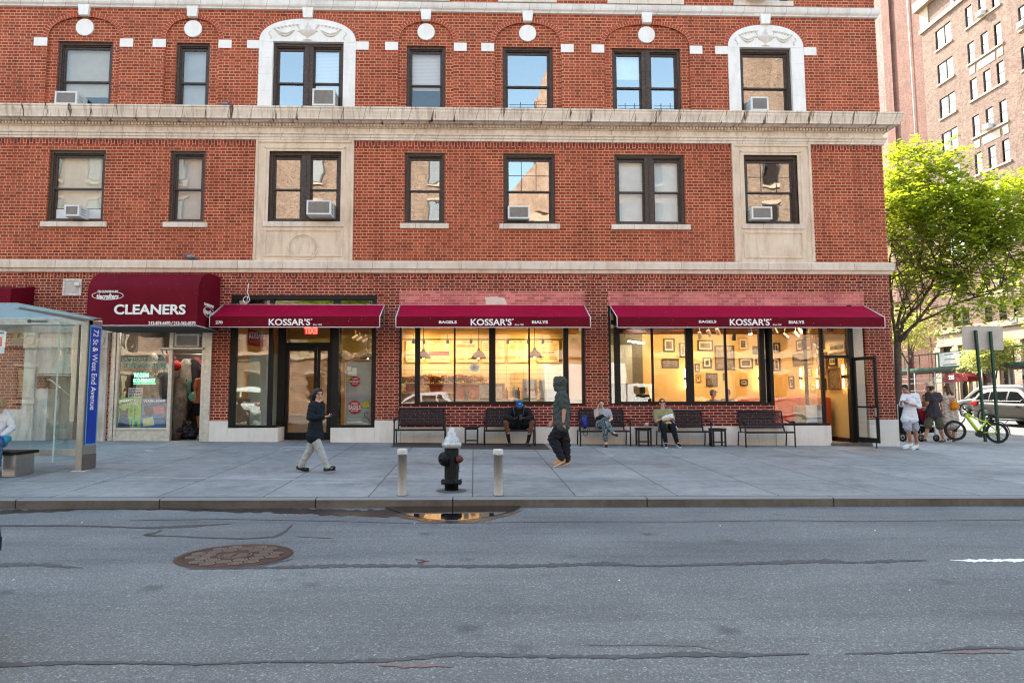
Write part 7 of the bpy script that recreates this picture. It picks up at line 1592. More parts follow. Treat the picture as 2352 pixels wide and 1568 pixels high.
# ================================================================== benches, side tables
BM = mat('bench_metal', (.020, .015, .018), .42, .3, var=.2, vs=9); BM2 = mat('bench_seat_metal', (.016, .013, .014), .5, .3)
def make_bench():
    T = thing('park_bench', 'x', 'bench'); w = .66
    def tubes(name, L, r): 
        mb = MB().use(BM)
        for p in L: mb.tube(p, r, 8)
        return loc_build(mb, name, None, T)
    for s_ in (-1, 1):
        x = s_*w
        loc_build(MB().use(BM).tube([(x, -.02, 0), (x, -.02, .40), (x, -.01, .58), (x, .03, .64)], .020, 8), 'front_leg', None, T)
        loc_build(MB().use(BM).tube([(x, .50, 0), (x, .46, .2), (x, .44, .40)], .018, 8), 'rear_leg', None, T)
        loc_build(MB().use(BM).tube([(x, .52, .70), (x, .42, .69), (x, .22, .645), (x, .08, .655), (x, -.01, .66), (x, -.05, .62), (x, -.035, .57)], [.018, .02, .024, .026, .028, .026, .02], 8), 'armrest', None, T)
    mb = MB().use(BM)
    for s_ in (-1, 1): mb.tube([(s_*(w-.06), .43, .38), (s_*(w-.06), .50, .55), (s_*(w-.06), .58, .93)], .020, 8)
    def bp(x, t): return (x, .455+.13*t, .50+.43*t)
    mb.tube([bp(-w+.06, 1), bp(w-.06, 1)], .022, 8); mb.tube([bp(-w+.06, 0), bp(w-.06, 0)], .022, 8); loc_build(mb, 'back_frame', None, T)
    mb = MB().use(BM); nx, nz = 14, 4; ww = 2*(w-.08); dx = ww/nx; dt = 1/nz
    for i in range(nx+1):
        for j in range(nz+1):
            x = -w+.08+i*dx; t = j*dt
            if i < nx and j < nz:
                cx_, ct = x+dx/2, t+dt/2
                mb.tube([bp(x, t), bp(x+dx, t+dt)], .008, 4); mb.tube([bp(x+dx, t), bp(x, t+dt)], .008, 4)
                mb.tube([bp(cx_+dx*.36*math.cos(a), min(1, max(0, ct+dt*.36*math.sin(a)))) for a in lin(0, 2*math.pi, 8)], .008, 4)
    for j in range(1, nz): mb.tube([bp(-w+.08, j*dt), bp(w-.08, j*dt)], .004, 3)
    mb.mats = [mat('bench_lattice_metal', (.055, .043, .048), .4, .2)]; loc_build(mb, 'back_lattice', None, T)
    mb = MB().use(BM2)
    for k in range(5): y = .0+.095*k; mb.bbox(-w+.02, w-.02, y, y+.075, .395-.008*k, .41-.008*k, .005)
    mb.bbox(-w, w, -.045, -.01, .365, .405, .01); loc_build(mb, 'seat', None, T)
    return T
b0 = make_bench(); first = True
for cx, py, lab in ((964, 1021.5, 'empty black lattice bench farthest left, behind the hydrant bollards'), (1170, 1021.5, 'black lattice bench where the man in the cap sits'), (1387.5, 1023, 'black lattice bench with the blue backpack and the phoning woman'), (1568, 1023, 'black lattice bench where the woman in olive eats'), (1751, 1023, 'empty black lattice bench farthest right, near the open door')):
    g_ = G(cx, py); z = gz(g_.x, -.4); o = b0 if first else dup(b0); first = False
    o.location = (g_.x, min(g_.y, -.62), z); o['label'] = lab; o['group'] = 'black lattice benches along the shop front'
BENY = -.62
WDK = mat('black_wood', (.024, .017, .015), .6, var=.3, vs=12)
def make_table():
    T = thing('side_table', 'x', 'table'); r = .235
    loc_build(MB().use(WDK).prism([(r*math.cos(a+math.pi/8), r*math.sin(a+math.pi/8)) for a in lin(0, 2*math.pi, 8)[:-1]], .455, .48, 'z'), 'table_top', None, T)
    for sx in (-1, 1):
        for sy in (-1, 1): loc_build(MB().use(WDK).bbox(sx*.16-.022, sx*.16+.022, sy*.13-.02, sy*.13+.02, 0, .455, .004), 'leg', None, T)
    mb = MB().use(WDK); mb.bbox(-.16, .16, -.13, .13, .10, .125, .004); mb.bbox(-.18, .18, -.155, -.135, .40, .45, .004); mb.bbox(-.18, .18, .135, .155, .40, .45, .004); loc_build(mb, 'lower_shelf', None, T); return T
t0 = make_table(); first = True
for cx, lab in ((1083, 'small black wooden side table between the two left benches'), (1478, 'small black side table carrying the paper coffee cup'), (1648, 'small black side table between the two right benches')):
    x = P(cx, 1000, -.42).x; o = t0 if first else dup(t0); first = False; o.location = (x, -.42, gz(x, -.42)); o['label'] = lab; o['group'] = 'small black side tables'
x = P(1486, 980, -.45).x; zt = gz(x, -.42)+.48
CUP = thing('coffee_cup', 'white paper coffee cup on the middle side table', 'cup', (x, -.45, zt)); loc_build(MB().use(mat('paper_cup', (.62, .58, .55), .6)).lathe([(0, 0), (.03, 0), (.042, .115), (0, .115)], (0, 0, 0), 18), 'cup_body', None, CUP); loc_build(MB().use(mat('cup_lid', (.55, .42, .40), .4)).lathe([(.045, .112), (.045, .125), (.036, .135), (0, .135)], (0, 0, 0), 18), 'lid', None, CUP)
loc_build(MB().use(mat('cup_sleeve', (.40, .25, .15), .8)).lathe([(.0345, .035), (.041, .085)], (0, 0, 0), 18), 'sleeve', None, CUP)
# blue backpack on the bench
R1b = lambda u, v: ((1840+u*.12755)*.71273, (1260+v*.12755)*.71273)
c = P(*R1b(345, 940), -.45); BP = mat('royal_blue_nylon', (.012, .022, .20), .45, var=.35, vs=10, bmp=.6, bs=18)
T = thing('backpack', 'bright blue backpack standing on the bench left of the phoning woman', 'backpack', tuple(c)); zb_ = c.z
MB().use(BP).ell((c.x, c.y, zb_+.16), (.105, .09, .17), 18).ell((c.x+.01, c.y-.06, zb_+.10), (.08, .05, .09), 14).ell((c.x+.03, c.y, zb_+.29), (.055, .06, .07), 12).build('bag_body', None, T)
STR = mat('dark_blue_strap', (.02, .04, .09), .6); MB().use(STR).tube([(c.x-.05, c.y-.09, zb_+.10), (c.x-.065, c.y-.14, zb_-.02), (c.x-.06, c.y-.15, zb_-.14), (c.x-.0, c.y-.15, zb_-.19), (c.x+.055, c.y-.15, zb_-.14), (c.x+.05, c.y-.14, zb_-.02), (c.x+.03, c.y-.09, zb_+.08)], .010, 6).tube([(c.x+.09, c.y-.1, zb_+.02), (c.x+.12, c.y-.15, zb_-.05), (c.x+.2, c.y-.15, zb_-.07), (c.x+.27, c.y-.12, zb_-.02)], .009, 6).tube([(c.x+.02, c.y, zb_+.33), (c.x+.03, c.y, zb_+.39), (c.x+.06, c.y, zb_+.33)], .009, 6).build('strap', None, T)
# pigeons
def pigeon(px, py, Y, s, flip, label):
    c = P(px, py, Y); T = thing('pigeon', label, 'bird', (c.x, Y, c.z)); f = -1 if flip else 1; g = mat('pigeon_grey', (.10, .10, .12), .6, var=.4, vs=40); mb = MB().use(g)
    mb.ell((c.x, Y, c.z+.06*s), (.10*s, .05*s, .055*s), 14); mb.ell((c.x+f*.10*s, Y, c.z+.10*s), (.032*s, .03*s, .035*s), 10); mb.tube([(c.x+f*.06*s, Y, c.z+.07*s), (c.x+f*.09*s, Y, c.z+.10*s)], .03*s, 8); mb.tube([(c.x-f*.06*s, Y, c.z+.05*s), (c.x-f*.17*s, Y, c.z+.025*s)], [.035*s, .014*s], 6); mb.tube([(c.x+f*.125*s, Y, c.z+.10*s), (c.x+f*.15*s, Y, c.z+.093*s)], [.008*s, .003*s], 5)
    mb.tube([(c.x, Y-.01, c.z+.02*s), (c.x, Y-.01, c.z)], .005, 4); mb.build('body', None, T); MB().use(mat('pigeon_wing', (.22, .22, .24), .6, var=.5, vs=30)).ell((c.x-f*.02*s, Y-.04*s, c.z+.065*s), (.085*s, .02*s, .035*s), 12).build('wing', None, T)
pigeon(437, 596.5, -.06, 1.25, True, 'grey pigeon standing on the stone belt above the cleaners awning'); pigeon(519, 243, -.30, .9, False, 'dark pigeon on the cornice right of the second arched window')
# coiled white cable above the 270 awning
c = P(566, 688, -.05); tag(MB().use(PIPE).tube([(c.x+.05, -.05, c.z+.45), (c.x+.02, -.05, c.z+.2), (c.x+.07, -.05, c.z+.08)]+[(c.x+.085*math.cos(t), -.05, c.z+.085*math.sin(t)) for t in lin(.9, 7.5, 22)]+[(c.x+.01, -.05, c.z-.12)], .012, 6).build('coiled_cable'), 'coiled white cable hanging above the 270 awning', 'cable')
# ================================================================== people
def fuse(mb, name, m, parent, vox=.0085, sm=4, mdisp=0.):
    """one continuous surface grown from overlapping limbs"""
    me = bpy.data.meshes.new('t'); me.from_pydata(mb.v, [], mb.f); o = bpy.data.objects.new('t', me); COL.objects.link(o)
    r = o.modifiers.new('r', 'REMESH'); r.mode = 'VOXEL'; r.voxel_size = vox
    s = o.modifiers.new('s', 'SMOOTH'); s.iterations = sm; s.factor = .5
    bpy.context.view_layer.update(); dg = bpy.context.evaluated_depsgraph_get()
    me2 = bpy.data.meshes.new_from_object(o.evaluated_get(dg)); bpy.data.objects.remove(o); bpy.data.meshes.remove(me)
    me2.name = name; me2.materials.clear(); me2.materials.append(m); me2.polygons.foreach_set('use_smooth', [True]*len(me2.polygons))
    if mdisp:   # folds of cloth
        rng = np.random.default_rng(len(mb.v)); n_ = len(me2.vertices); co = np.empty(n_*3); me2.vertices.foreach_get('co', co); co = co.reshape(-1, 3); no = np.empty(n_*3); me2.vertices.foreach_get('normal', no); no = no.reshape(-1, 3); d = np.zeros(n_)
        for k in range(7):
            w = rng.normal(size=3)*np.array([34, 34, 50]); d += np.sin(co@w+rng.random()*6)
        co += no*(d*mdisp/2.4)[:, None]; me2.vertices.foreach_set('co', co.ravel())
    q = bpy.data.objects.new(name, me2); COL.objects.link(q); q.parent = parent; q.matrix_parent_inverse = parent.matrix_basis.inverted(); return q
def cap(mb, a, b, ra, rb, n=12, flat=None):
    a, b = Vector(a), Vector(b); mb.cyl(a, b, ra, rb, n, False); mb.ell(a, ra, n); mb.ell(b, rb, n)
def hand(mb, w, d, nrm, side, k=1., curl=.5, holdr=None):
    """palm, four fingers with two bends, thumb from the side of the palm. side: direction of the thumb"""
    d = Vector(d).normalized(); nrm = Vector(nrm); nrm = (nrm-d*nrm.dot(d)).normalized(); s = Vector(side); s = (s-d*s.dot(d)-nrm*s.dot(nrm)).normalized(); w = Vector(w)
    M_ = Matrix((s, d, nrm)).transposed(); mb.ell(w+d*.045*k, (.040*k, .052*k, .016*k), 12, M=M_); cap(mb, w-d*.01, w+d*.03*k, .024*k, .024*k, 10)
    for i, L in enumerate((.070, .080, .075, .058)):
        b = w+d*.082*k+s*(.028-.0185*i)*k; a1 = curl*.8; a2 = curl*1.9
        d1 = d*math.cos(a1)+nrm*math.sin(a1); d2 = d*math.cos(a2)+nrm*math.sin(a2); m1 = b+d1*L*.5*k; cap(mb, b-d*.01, m1, .0092*k, .0088*k, 7); cap(mb, m1, m1+d2*L*.48*k, .0088*k, .0080*k, 7)
    b = w+d*.028*k+s*.032*k; dt = (d*.6+s*.75+nrm*.25).normalized(); m1 = b+dt*.032*k; cap(mb, b, m1, .0115*k, .0105*k, 7); cap(mb, m1, m1+(d*.8+s*.1+nrm*.45).normalized()*.03*k, .0105*k, .009*k, 7)
def skin(name, c): return mat(name, c, .5, var=.08, vs=9, bmp=.1)
def fabric(name, c, var=.15, vs=8, b_=.35, bs=90):
    return mat(name, c, .85, var=var, vs=vs, bmp=b_, bs=bs, spec=.2)
def person(label, J, sk, face, top=None, bottom=None, shoes=None, hair=None, k=1., lookup=None, hands=(), base=None, opt={}):
    """J: joints in world space; face: facing direction of the head"""
    T = thing('person', label, 'person', tuple(base or J['anL'])); g = lambda n_: Vector(J[n_])
    w = opt.get('w', 1.); f = Vector(face).normalized(); hc = g('head'); up = Vector(lookup) if lookup else Vector((0, 0, 1)); r = f.cross(up).normalized(); up = r.cross(f).normalized(); HM = Matrix((r, f, up)).transposed(); hs = opt.get('hs', 1.)*k
    H = lambda x, y, z: hc+HM @ Vector((x, y, z))*hs
    chest = (g('shL')+g('shR'))/2; pel = (g('hipL')+g('hipR'))/2; waist = chest.lerp(pel, .62); ribs = chest.lerp(pel, .28)
    def head_(mb, e=0.):
        mb.ell(H(0, -.012, .025), tuple((a+e)*hs for a in (.073, .088, .085)), 16, M=HM); mb.ell(H(0, .018, -.045), tuple((a+e)*hs for a in (.053, .060, .066)), 14, M=HM)
        if not e:
            mb.ell(H(0, .045, -.085), (.024*hs, .022*hs, .02*hs), 10, M=HM); cap(mb, H(0, .078, .006), H(0, .096, -.030), .009*hs, .014*hs, 8); mb.ell(H(0, .070, .030), (.045*hs, .018*hs, .012*hs), 10, M=HM)
            for s_ in (-1, 1): mb.ell(H(s_*.073, -.008, -.010), (.010*hs, .018*hs, .030*hs), 8, M=HM); mb.ell(H(s_*.036, .055, -.028), (.02*hs, .018*hs, .02*hs), 8, M=HM)
    def torso(mb, e):
        mb_ = mb; W = w
        for s_ in ('L', 'R'):
            sh = g('sh'+s_); cap(mb_, sh.lerp(chest, .15), chest, .056*k*W+e, .062*k*W+e); cap(mb_, sh.lerp(chest, .45)-Vector((0, 0, .06*k)), ribs.lerp(g('sh'+s_), .35)-Vector((0, 0, .07*k)), .085*k*W+e, .088*k*W+e); cap(mb_, g('hip'+s_), waist+(g('hip'+s_)-pel)*.6, .10*k*W+e, .088*k*W+e)
        cap(mb_, ribs, waist, .11*k*W+e, .10*k*W*opt.get('belly', 1.)+e); cap(mb_, waist, pel, .10*k*W*opt.get('belly', 1.)+e, .105*k*W+e)
    mb = MB(); head_(mb); cap(mb, chest.lerp(hc, .1), H(0, -.02, -.06), .056*k, .050*k); torso(mb, -.012)
    for s_ in 'LR':
        cap(mb, g('sh'+s_), g('el'+s_), .046*k*w, .037*k*w); cap(mb, g('el'+s_), g('ha'+s_), .038*k*w, .025*k); cap(mb, g('hip'+s_), g('kn'+s_), .080*k*w, .054*k*w)
        kn, an = g('kn'+s_), g('an'+s_); cap(mb, kn, kn.lerp(an, .35), .052*k*w, .053*k*w); cap(mb, kn.lerp(an, .35), an, .053*k*w, .033*k); cap(mb, an, g('to'+s_).lerp(an, .3), .034*k, .030*k); cap(mb, an, g('to'+s_), .034*k, .024*k)
    for hd in hands:
        w_ = g('ha'+hd[0]); hand(mb, w_, hd[1], hd[2], hd[3], k, hd[4] if len(hd) > 4 else .5)
    fuse(mb, 'body', sk, T, .0085)
    # face
    lip = mat('lips', (.30, .07, .06), .5); ewh = mat('eye_white', (.6, .58, .56), .3); dk = mat('eye_dark', (.02, .015, .012), .2)
    mb = MB().use(ewh)
    for s_ in (-1, 1): mb.use(ewh).ell(H(s_*.030, .066, .004), (.010*hs, .008*hs, .0045*hs), 8, M=HM); mb.use(dk).ell(H(s_*.030, .0715, .004), (.005*hs, .005*hs, .0045*hs), 8, M=HM)
    mb.build('eyes', None, T); MB().use(lip).ell(H(0, .073, -.055), (.022*hs, .010*hs, .007*hs), 10, M=HM).build('mouth', None, T)
    if hair and not opt.get('nobrow'):
        mb = MB().use(hair[0])
        for s_ in (-1, 1): mb.tube([H(s_*.014, .082, .024), H(s_*.032, .080, .030), H(s_*.048, .068, .024)], .004*hs, 5)
        mb.build('eyebrows', None, T)
    if hair:
        hm, kind = hair; mb = MB(); mb.ell(H(0, -.022, .036), (.080*hs, .092*hs, .088*hs), 16, M=HM); mb.ell(H(0, -.045, -.01), (.076*hs, .062*hs, .075*hs), 14, M=HM)
        if kind == 'bob':
            for s_ in (-1, 1): cap(mb, H(s_*.066, -.005, .05), H(s_*.078, -.01, -.055), .026*hs, .024*hs); cap(mb, H(s_*.02, .055, .085), H(s_*.062, .035, .055), .022*hs, .02*hs)
        if kind == 'long':
            for s_ in (-1, 0, 1): cap(mb, H(s_*.055, -.03, .03), H(s_*.06, -.06, -.13), .032*hs, .03*hs)
            cap(mb, H(.0, .045, .09), H(.06, .03, .05), .02*hs, .02*hs); cap(mb, H(.0, .045, .09), H(-.06, .03, .05), .02*hs, .02*hs)
        for a, b, r1, r2 in opt.get('locks', ()): cap(mb, Vector(a), Vector(b), r1, r2)
        fuse(mb, 'hair', hm, T, .009, 3, .003)
    if top:
        m_, sl, e = top[0], top[1], top[2]; mb = MB(); torso(mb, e)
        for s_ in 'LR':
            sh, el, ha = g('sh'+s_), g('el'+s_), g('ha'+s_)
            if sl <= 1: cap(mb, sh, sh.lerp(el, sl), .052*k*w+e, .046*k*w+e)
            else: cap(mb, sh, el, .052*k*w+e, .045*k*w+e); cap(mb, el, el.lerp(ha, sl-1), .045*k*w+e, .032*k*w+e)
        if opt.get('hem'): cap(mb, g('hipL')-Vector((0, 0, opt['hem']*.3)), g('hipR')-Vector((0, 0, opt['hem']*.3)), .108*k*w+e, .108*k*w+e); cap(mb, waist, pel-Vector((0, 0, opt['hem']*.6)), .11*k*w+e, .10*k*w+e)
        if opt.get('hood'):
            head_(mb, .035); cap(mb, H(0, -.04, -.06), chest, .095*k, .11*k); mb.ell(H(0, -.03, .03), (.112*hs, .135*hs, .125*hs), 16, M=HM); cap(mb, H(0, .05, .06), H(0, .05, -.08), .085*hs, .075*hs)
        fuse(mb, opt.get('topname', 'shirt'), m_, T, .0085, 3, opt.get('fold', .004))
    if bottom:
        m_, ln, e = bottom[:3]; mb = MB()
        for s_ in 'LR':
            hp_, kn, an = g('hip'+s_), g('kn'+s_), g('an'+s_); cap(mb, pel+Vector((0, 0, .06*k)), hp_, .094*k*w+e*.2, .092*k*w+e*.5)
            if ln <= 1: cap(mb, hp_, hp_.lerp(kn, ln), .092*k*w+e*.5, .070*k*w+e)
            else: cap(mb, hp_, kn, .086*k*w+e*.5, .062*k*w+e); cap(mb, kn, kn.lerp(an, ln-1), .060*k*w+e, .043*k+e)
        fuse(mb, opt.get('botname', 'trousers'), m_, T, .0085, 3, opt.get('foldb', .004))
    if shoes:
        sm_, so_ = shoes[0], shoes[1]
        for s_ in 'LR':
            an, to = g('an'+s_), g('to'+s_); d = (to-an); dh = Vector((d.x, d.y, d.z)); dn = dh.normalized(); hl = an-dn*.045-Vector((0, 0, .045)); mb = MB(); low = to-dn*.01
            cap(mb, hl+Vector((0, 0, .015)), low, .038*k, .036*k); cap(mb, an-Vector((0, 0, .025)), an.lerp(to, .55)-Vector((0, 0, .0)), .038*k, .033*k); so = fuse(mb, 'shoe', sm_, T, .0085, 2)
            if so_:
                q = MB(); cap(q, hl-Vector((0, 0, .012)), low-Vector((0, 0, .018)), .040*k, .040*k); q.v = [(v[0], v[1], v[2]) for v in q.v]; base_ = (hl+low)/2; up_ = dn.cross(Vector((0, 0, 1))).cross(dn).normalized()
                q.v = [tuple(Vector(v)-up_*((Vector(v)-base_-Vector((0, 0, -.02))).dot(up_)*.62)-up_*.008) for v in q.v]; fuse(q, 'sole', so_, so, .009, 1)
    return T, H, HM
def phone(p, d, n_, label, m=BB):
    p = Vector(p); d = Vector(d).normalized(); n_ = Vector(n_); n_ = (n_-d*n_.dot(d)).normalized(); s = d.cross(n_); M_ = Matrix((s, d, n_)).transposed().to_4x4(); mb = MB().use(m); mb.M = Matrix.Translation(p) @ M_; mb.bbox(-.037, .037, -.075, .075, -.005, .005, .004)
    T = thing('mobile_phone', label, 'phone', tuple(p)); mb.build('phone_body', None, T); q = MB().use(mat('phone_screen', (.05, .06, .08), .1)); q.M = mb.M; q.box(-.033, .033, -.068, .068, .0052, .006); q.build('screen', None, T)
def bodymap(fn, Y):
    return lambda u, v, dy=0.: P(*fn(u, v), Y+dy)
F_ = lambda ox, oy, s: (lambda u, v: ((ox+u*s)*.71273, (oy+v*s)*.71273))
DENIM = fabric('dark_sweatpants', (.012, .012, .016))
# --- walking woman (faces right, three-quarter)
Z1 = F_(930, 1220, .20408); Yw = G(*Z1(400, 1475)).y; j = bodymap(Z1, Yw)
J = dict(head=j(480, 245, 0), shL=j(525, 415, .12), shR=j(372, 425, -.14), elL=j(520, 610, .17), elR=j(330, 610, -.22), haL=j(572, 590, .02), haR=j(548, 600, -.16), hipL=j(450, 880, .07), hipR=j(385, 890, -.08), knL=j(335, 1120, .06), knR=j(505, 1130, -.06), anL=j(185, 1385, .06), anR=j(618, 1400, -.06), toL=j(310, 1432, .06), toR=j(725, 1402, -.06))
KNIT = fabric('black_knit', (.008, .012, .018)); T, H, HM = person('woman in black sweater and grey trousers walking right while holding a phone', J, skin('skin_light', (.52, .30, .22)), (.50, -.85, -.06), (KNIT, 1.97, .012), (fabric('grey_trousers', (.34, .35, .35), .12, 5), 1.97, .012), (mat('black_leather', (.012, .012, .012), .35), mat('dark_sole', (.02, .02, .02), .7)), (mat('dark_hair', (.018, .009, .011), .45, var=.5, vs=30), 'none'), .97, None,
      (('L', (1, -.1, -.1), (0, .1, 1), (0, -1, 0), .7), ('R', (1, .3, .05), (0, .2, 1), (0, 1, .2), .7)), None, dict(hem=.09, topname='sweater', locks=[(j(450, 200), j(395, 250, .03), .066, .06), (j(410, 230, .02), j(355, 355, .03), .05, .022), (j(400, 240, .02), j(318, 300, .04), .05, .012), (j(430, 195, 0), j(480, 190, -.03), .05, .045), (j(400, 250, .0), j(375, 330, .0), .06, .03)], w=1.12))
MB().use(BB).tube([tuple(H(.055, .045, .012)), tuple(H(.05, .085, .018)), tuple(H(.01, .098, .014))], .003, 5).build('glasses_frame', None, T)
mb = MB().use(mat('glasses_black', (.02, .02, .02), .3))
for s_ in (-1, 1): mb.tube([H(s_*.030+.022*math.cos(t), .092-.014*abs(math.cos(t)) if True else 0, .004+.016*math.sin(t)) for t in lin(0, 6.283, 12)], .0028, 5)
mb.tube([H(.052, .078, .008), H(.074, .0, .005)], .0025, 5).tube([H(-.052, .078, .008), H(-.074, .0, .005)], .0025, 5); mb.build('glasses', None, T)
phone(j(660, 572, -.10), (1, .1, .05), (0, -.1, 1), 'black phone in the hand of the walking woman')
mb = MB().use(mat('gold_buckle', (.6, .5, .3), .3, .7))
for u, v, dy in ((268, 1395, .02), (678, 1410, -.10)): mb.tube([j(u-14, v, dy), j(u, v+8, dy), j(u+14, v, dy)], .006, 5)
mb.build('shoe_buckle', None, T)
# --- hooded man walking away from us to the left
Z2 = F_(1740, 1190, .210526); Yh = G(*Z2(330, 1490)).y; j = bodymap(Z2, Yh)
GREEN = fabric('green_grey_fleece', (.050, .060, .055), .22, 12)
J = dict(head=j(298, 222, 0), shL=j(345, 400, -.16), shR=j(320, 400, .17), elL=j(370, 590, -.20), elR=j(270, 600, .18), haL=j(358, 800, -.22), haR=j(195, 800, .10), hipL=j(350, 840, -.09), hipR=j(310, 840, .09), knL=j(200, 1060, .04), knR=j(385, 1090, .10), anL=j(335, 1378, -.08), anR=j(420, 1395, .08), toL=j(212, 1452, -.10), toR=j(335, 1452, .08))
T, H, HM = person('man in green hooded sweatshirt, black sweatpants and tan sneakers seen from behind the side', J, skin('skin_warm', (.42, .21, .14)), (-.75, .62, .02), (GREEN, .80, .026), (DENIM, 1.93, .030), (mat('tan_suede', (.40, .19, .07), .8), mat('cream_sole', (.60, .52, .42), .6)), None, 1.03, None,
      (('L', (.10, -.1, -1), (.3, .9, 0), (-1, 0, 0), .45), ('R', (-.5, -.1, -.8), (.2, .5, 0), (-1, -.5, 0), .9)), None, dict(hood=1, hem=-.0, topname='hooded_sweatshirt', fold=.006, foldb=.007, w=1.26, belly=1.15))
MB().use(mat('red_hem', (.35, .01, .02), .8)).tube([j(210, 812, -.06), j(330, 842, -.17), j(468, 838, -.08)], .018, 6).build('undershirt', None, T)
mb = MB(); 
for s_, u, v, dy in ((0, 330, 1372, -.08), (1, 410, 1385, .08)): cap(mb, j(u, v, dy), j(u+3, v-24, dy), .040, .042)
fuse(mb, 'sock', mat('sock_white', (.55, .56, .62), .8), T)
mb = MB().use(STR).tube([j(440, 430, -.04), j(462, 600, -.06), j(466, 760, -.04)], .016, 6).build('strap', None, T)
mb = MB(); cb = BAGC
for dx, dz, r_ in ((0, .22, .21), (.12, .18, .17), (-.13, .2, .17), (.02, .40, .14), (-.06, .50, .07), (.16, .13, .13), (-.17, .12, .12)): mb.ell((cb.x+dx, .7, .13+dz), (r_, r_*.9, r_*.9), 14)
lb_ = thing('laundry_bag', 'full black laundry bag on the floor in the cleaners doorway', 'bag', (cb.x, .7, .13)); fuse(mb, 'sack', SACK, lb_, .015, 3, .016); MB().use(RUST).lathe([(.05, 0), (.055, .02), (.05, .04)], (cb.x-.06, .7, .66), 12).build('tie', None, lb_)
P_ = thing('paper_sheets', 'folded white papers in the hand of the hooded man', 'paper', tuple(j(150, 870, .1))); MB().use(LW).add([j(195, 852, .08), j(190, 872, .12), j(85, 902, .02), j(80, 890, .0)], [(0, 1, 2, 3)]).build('sheet', None, P_)
# --- seated man with blue cap
Z3 = F_(1540, 1260, .127524); Yc = BENY-.02; j = bodymap(Z3, Yc)
J = dict(head=j(1050, 350, -.10), shL=j(1240, 480, .14), shR=j(840, 470, .14), elL=j(1370, 680, -.10), elR=j(700, 660, -.10), haL=j(1190, 690, -.26), haR=j(880, 700, -.26), hipL=j(1130, 880, .26), hipR=j(930, 880, .26), knL=j(1375, 790, -.20), knR=j(705, 790, -.20), anL=j(1255, 1310, -.10), anR=j(800, 1320, -.10), toL=j(1330, 1385, -.26), toR=j(735, 1385, -.26))
DSK = skin('skin_dark', (.115, .042, .024)); BLK = fabric('black_sweater', (.008, .010, .013))
T, H, HM = person('seated man in blue cap, black sweater and shorts bending over his phone', J, DSK, (.04, -.80, -.60), (BLK, 1.95, .014), (fabric('black_shorts', (.008, .008, .010)), .72, .02), (mat('black_slides', (.014, .018, .022), .5), mat('dark_sole2', (.03, .035, .04), .7)), (mat('black_hair', (.01, .008, .008), .7), 'short'), 1.03, (0, -.6, .8),
      (('L', (-.8, -.4, .1), (0, .3, 1), (.0, -.9, .4), .7), ('R', (.8, -.4, .0), (0, .3, 1), (.0, -.9, .4), .7)), None, dict(topname='sweater', botname='shorts', w=1.18, nobrow=True))
CAPB = fabric('blue_cap_cloth', (.008, .09, .26), .1)
mb = MB(); mb.ell(H(0, -.012, .045), (.090, .100, .085), 18, M=HM); co_ = fuse(mb, 'cap', CAPB, T, .008, 2)
q = MB(); q.ell(H(0, .105, .050), (.072, .070, .012), 16, M=HM); fuse(q, 'cap_brim', CAPB, co_, .007, 1)
LOGO = mat('pale_badge', (.55, .60, .66), .6); c = H(-.012, .088, .088)
mb = MB().use(LOGO).ell(H(.0, .074, .092), (.034, .012, .016), 12, M=HM); mb.build('cap_badge', None, co_)
MB().use(BB).ell(H(-.03, .083, .006), (.026, .012, .018), 10, M=HM).ell(H(.03, .083, .006), (.026, .012, .018), 10, M=HM).tube([H(-.07, .0, .008), H(-.03, .09, .012), H(.03, .09, .012), H(.07, .0, .008)], .004, 5).build('sunglasses', None, T)
MB().use(WHT).ell(H(-.082, .0, -.005), (.014, .014, .018), 8).build('earphone', None, T)
mb = MB()
for (an, kn) in (('anL', 'knL'), ('anR', 'knR')): a, b = Vector(J[an]), Vector(J[kn]); cap(mb, a-Vector((0, 0, .01)), a.lerp(b, .55), .040, .058)
so = fuse(mb, 'socks', fabric('black_socks', (.008, .008, .010)), T)
for u, v in ((775, 1052), (1298, 1075)): MB().use(WHT).tube([j(u-28, v-6, -.235), j(u-12, v+8, -.24), j(u+24, v-14, -.235)], [.003, .008, .003], 5).build('sock_mark', None, so)
mb = MB().use(STR)
for s_ in (-1, 1): mb.tube([j(1040+s_*150, 395, .06), j(1030+s_*125, 480, -.05), j(1035+s_*105, 620, -.07)], .012, 6)
mb.build('bag_strap', None, T)
phone(j(1085, 655, -.33), (0, -.3, 1), (0, -1, -.3), 'dark phone held in both hands by the man in the blue cap')
# --- seated woman on the phone
Z4 = F_(1840, 1260, .127551); Yp = BENY+.02; j = bodymap(Z4, Yp)
J = dict(head=j(768, 318, .12), shL=j(950, 505, .18), shR=j(640, 505, .16), elL=j(1025, 700, .10), elR=j(640, 690, .02), haL=j(930, 770, -.06), haR=j(690, 395, .02), hipL=j(900, 860, .22), hipR=j(730, 860, .22), knL=j(850, 740, -.22), knR=j(850, 850, -.18), anL=j(1085, 1060, -.30), anR=j(888, 1330, -.16), toL=j(1170, 1120, -.36), toR=j(892, 1405, -.30))
TEE = fabric('heather_grey_jersey', (.33, .35, .38), .08); 
def dots():
    m, n, l, b = newmat('spotted_trousers'); P3, x, y, z = pos(n, l); v = n.new('ShaderNodeTexVoronoi'); v.inputs['Scale'].default_value = 34; v.inputs['Randomness'].default_value = .15; l.new(P3, v.inputs['Vector'])
    l.new(ramp(n, l, v.outputs['Distance'], [(.33, (.38, .45, .46)), (.40, (.018, .045, .065))]), b.inputs['Base Color']); b.inputs['Roughness'].default_value = .85; return m
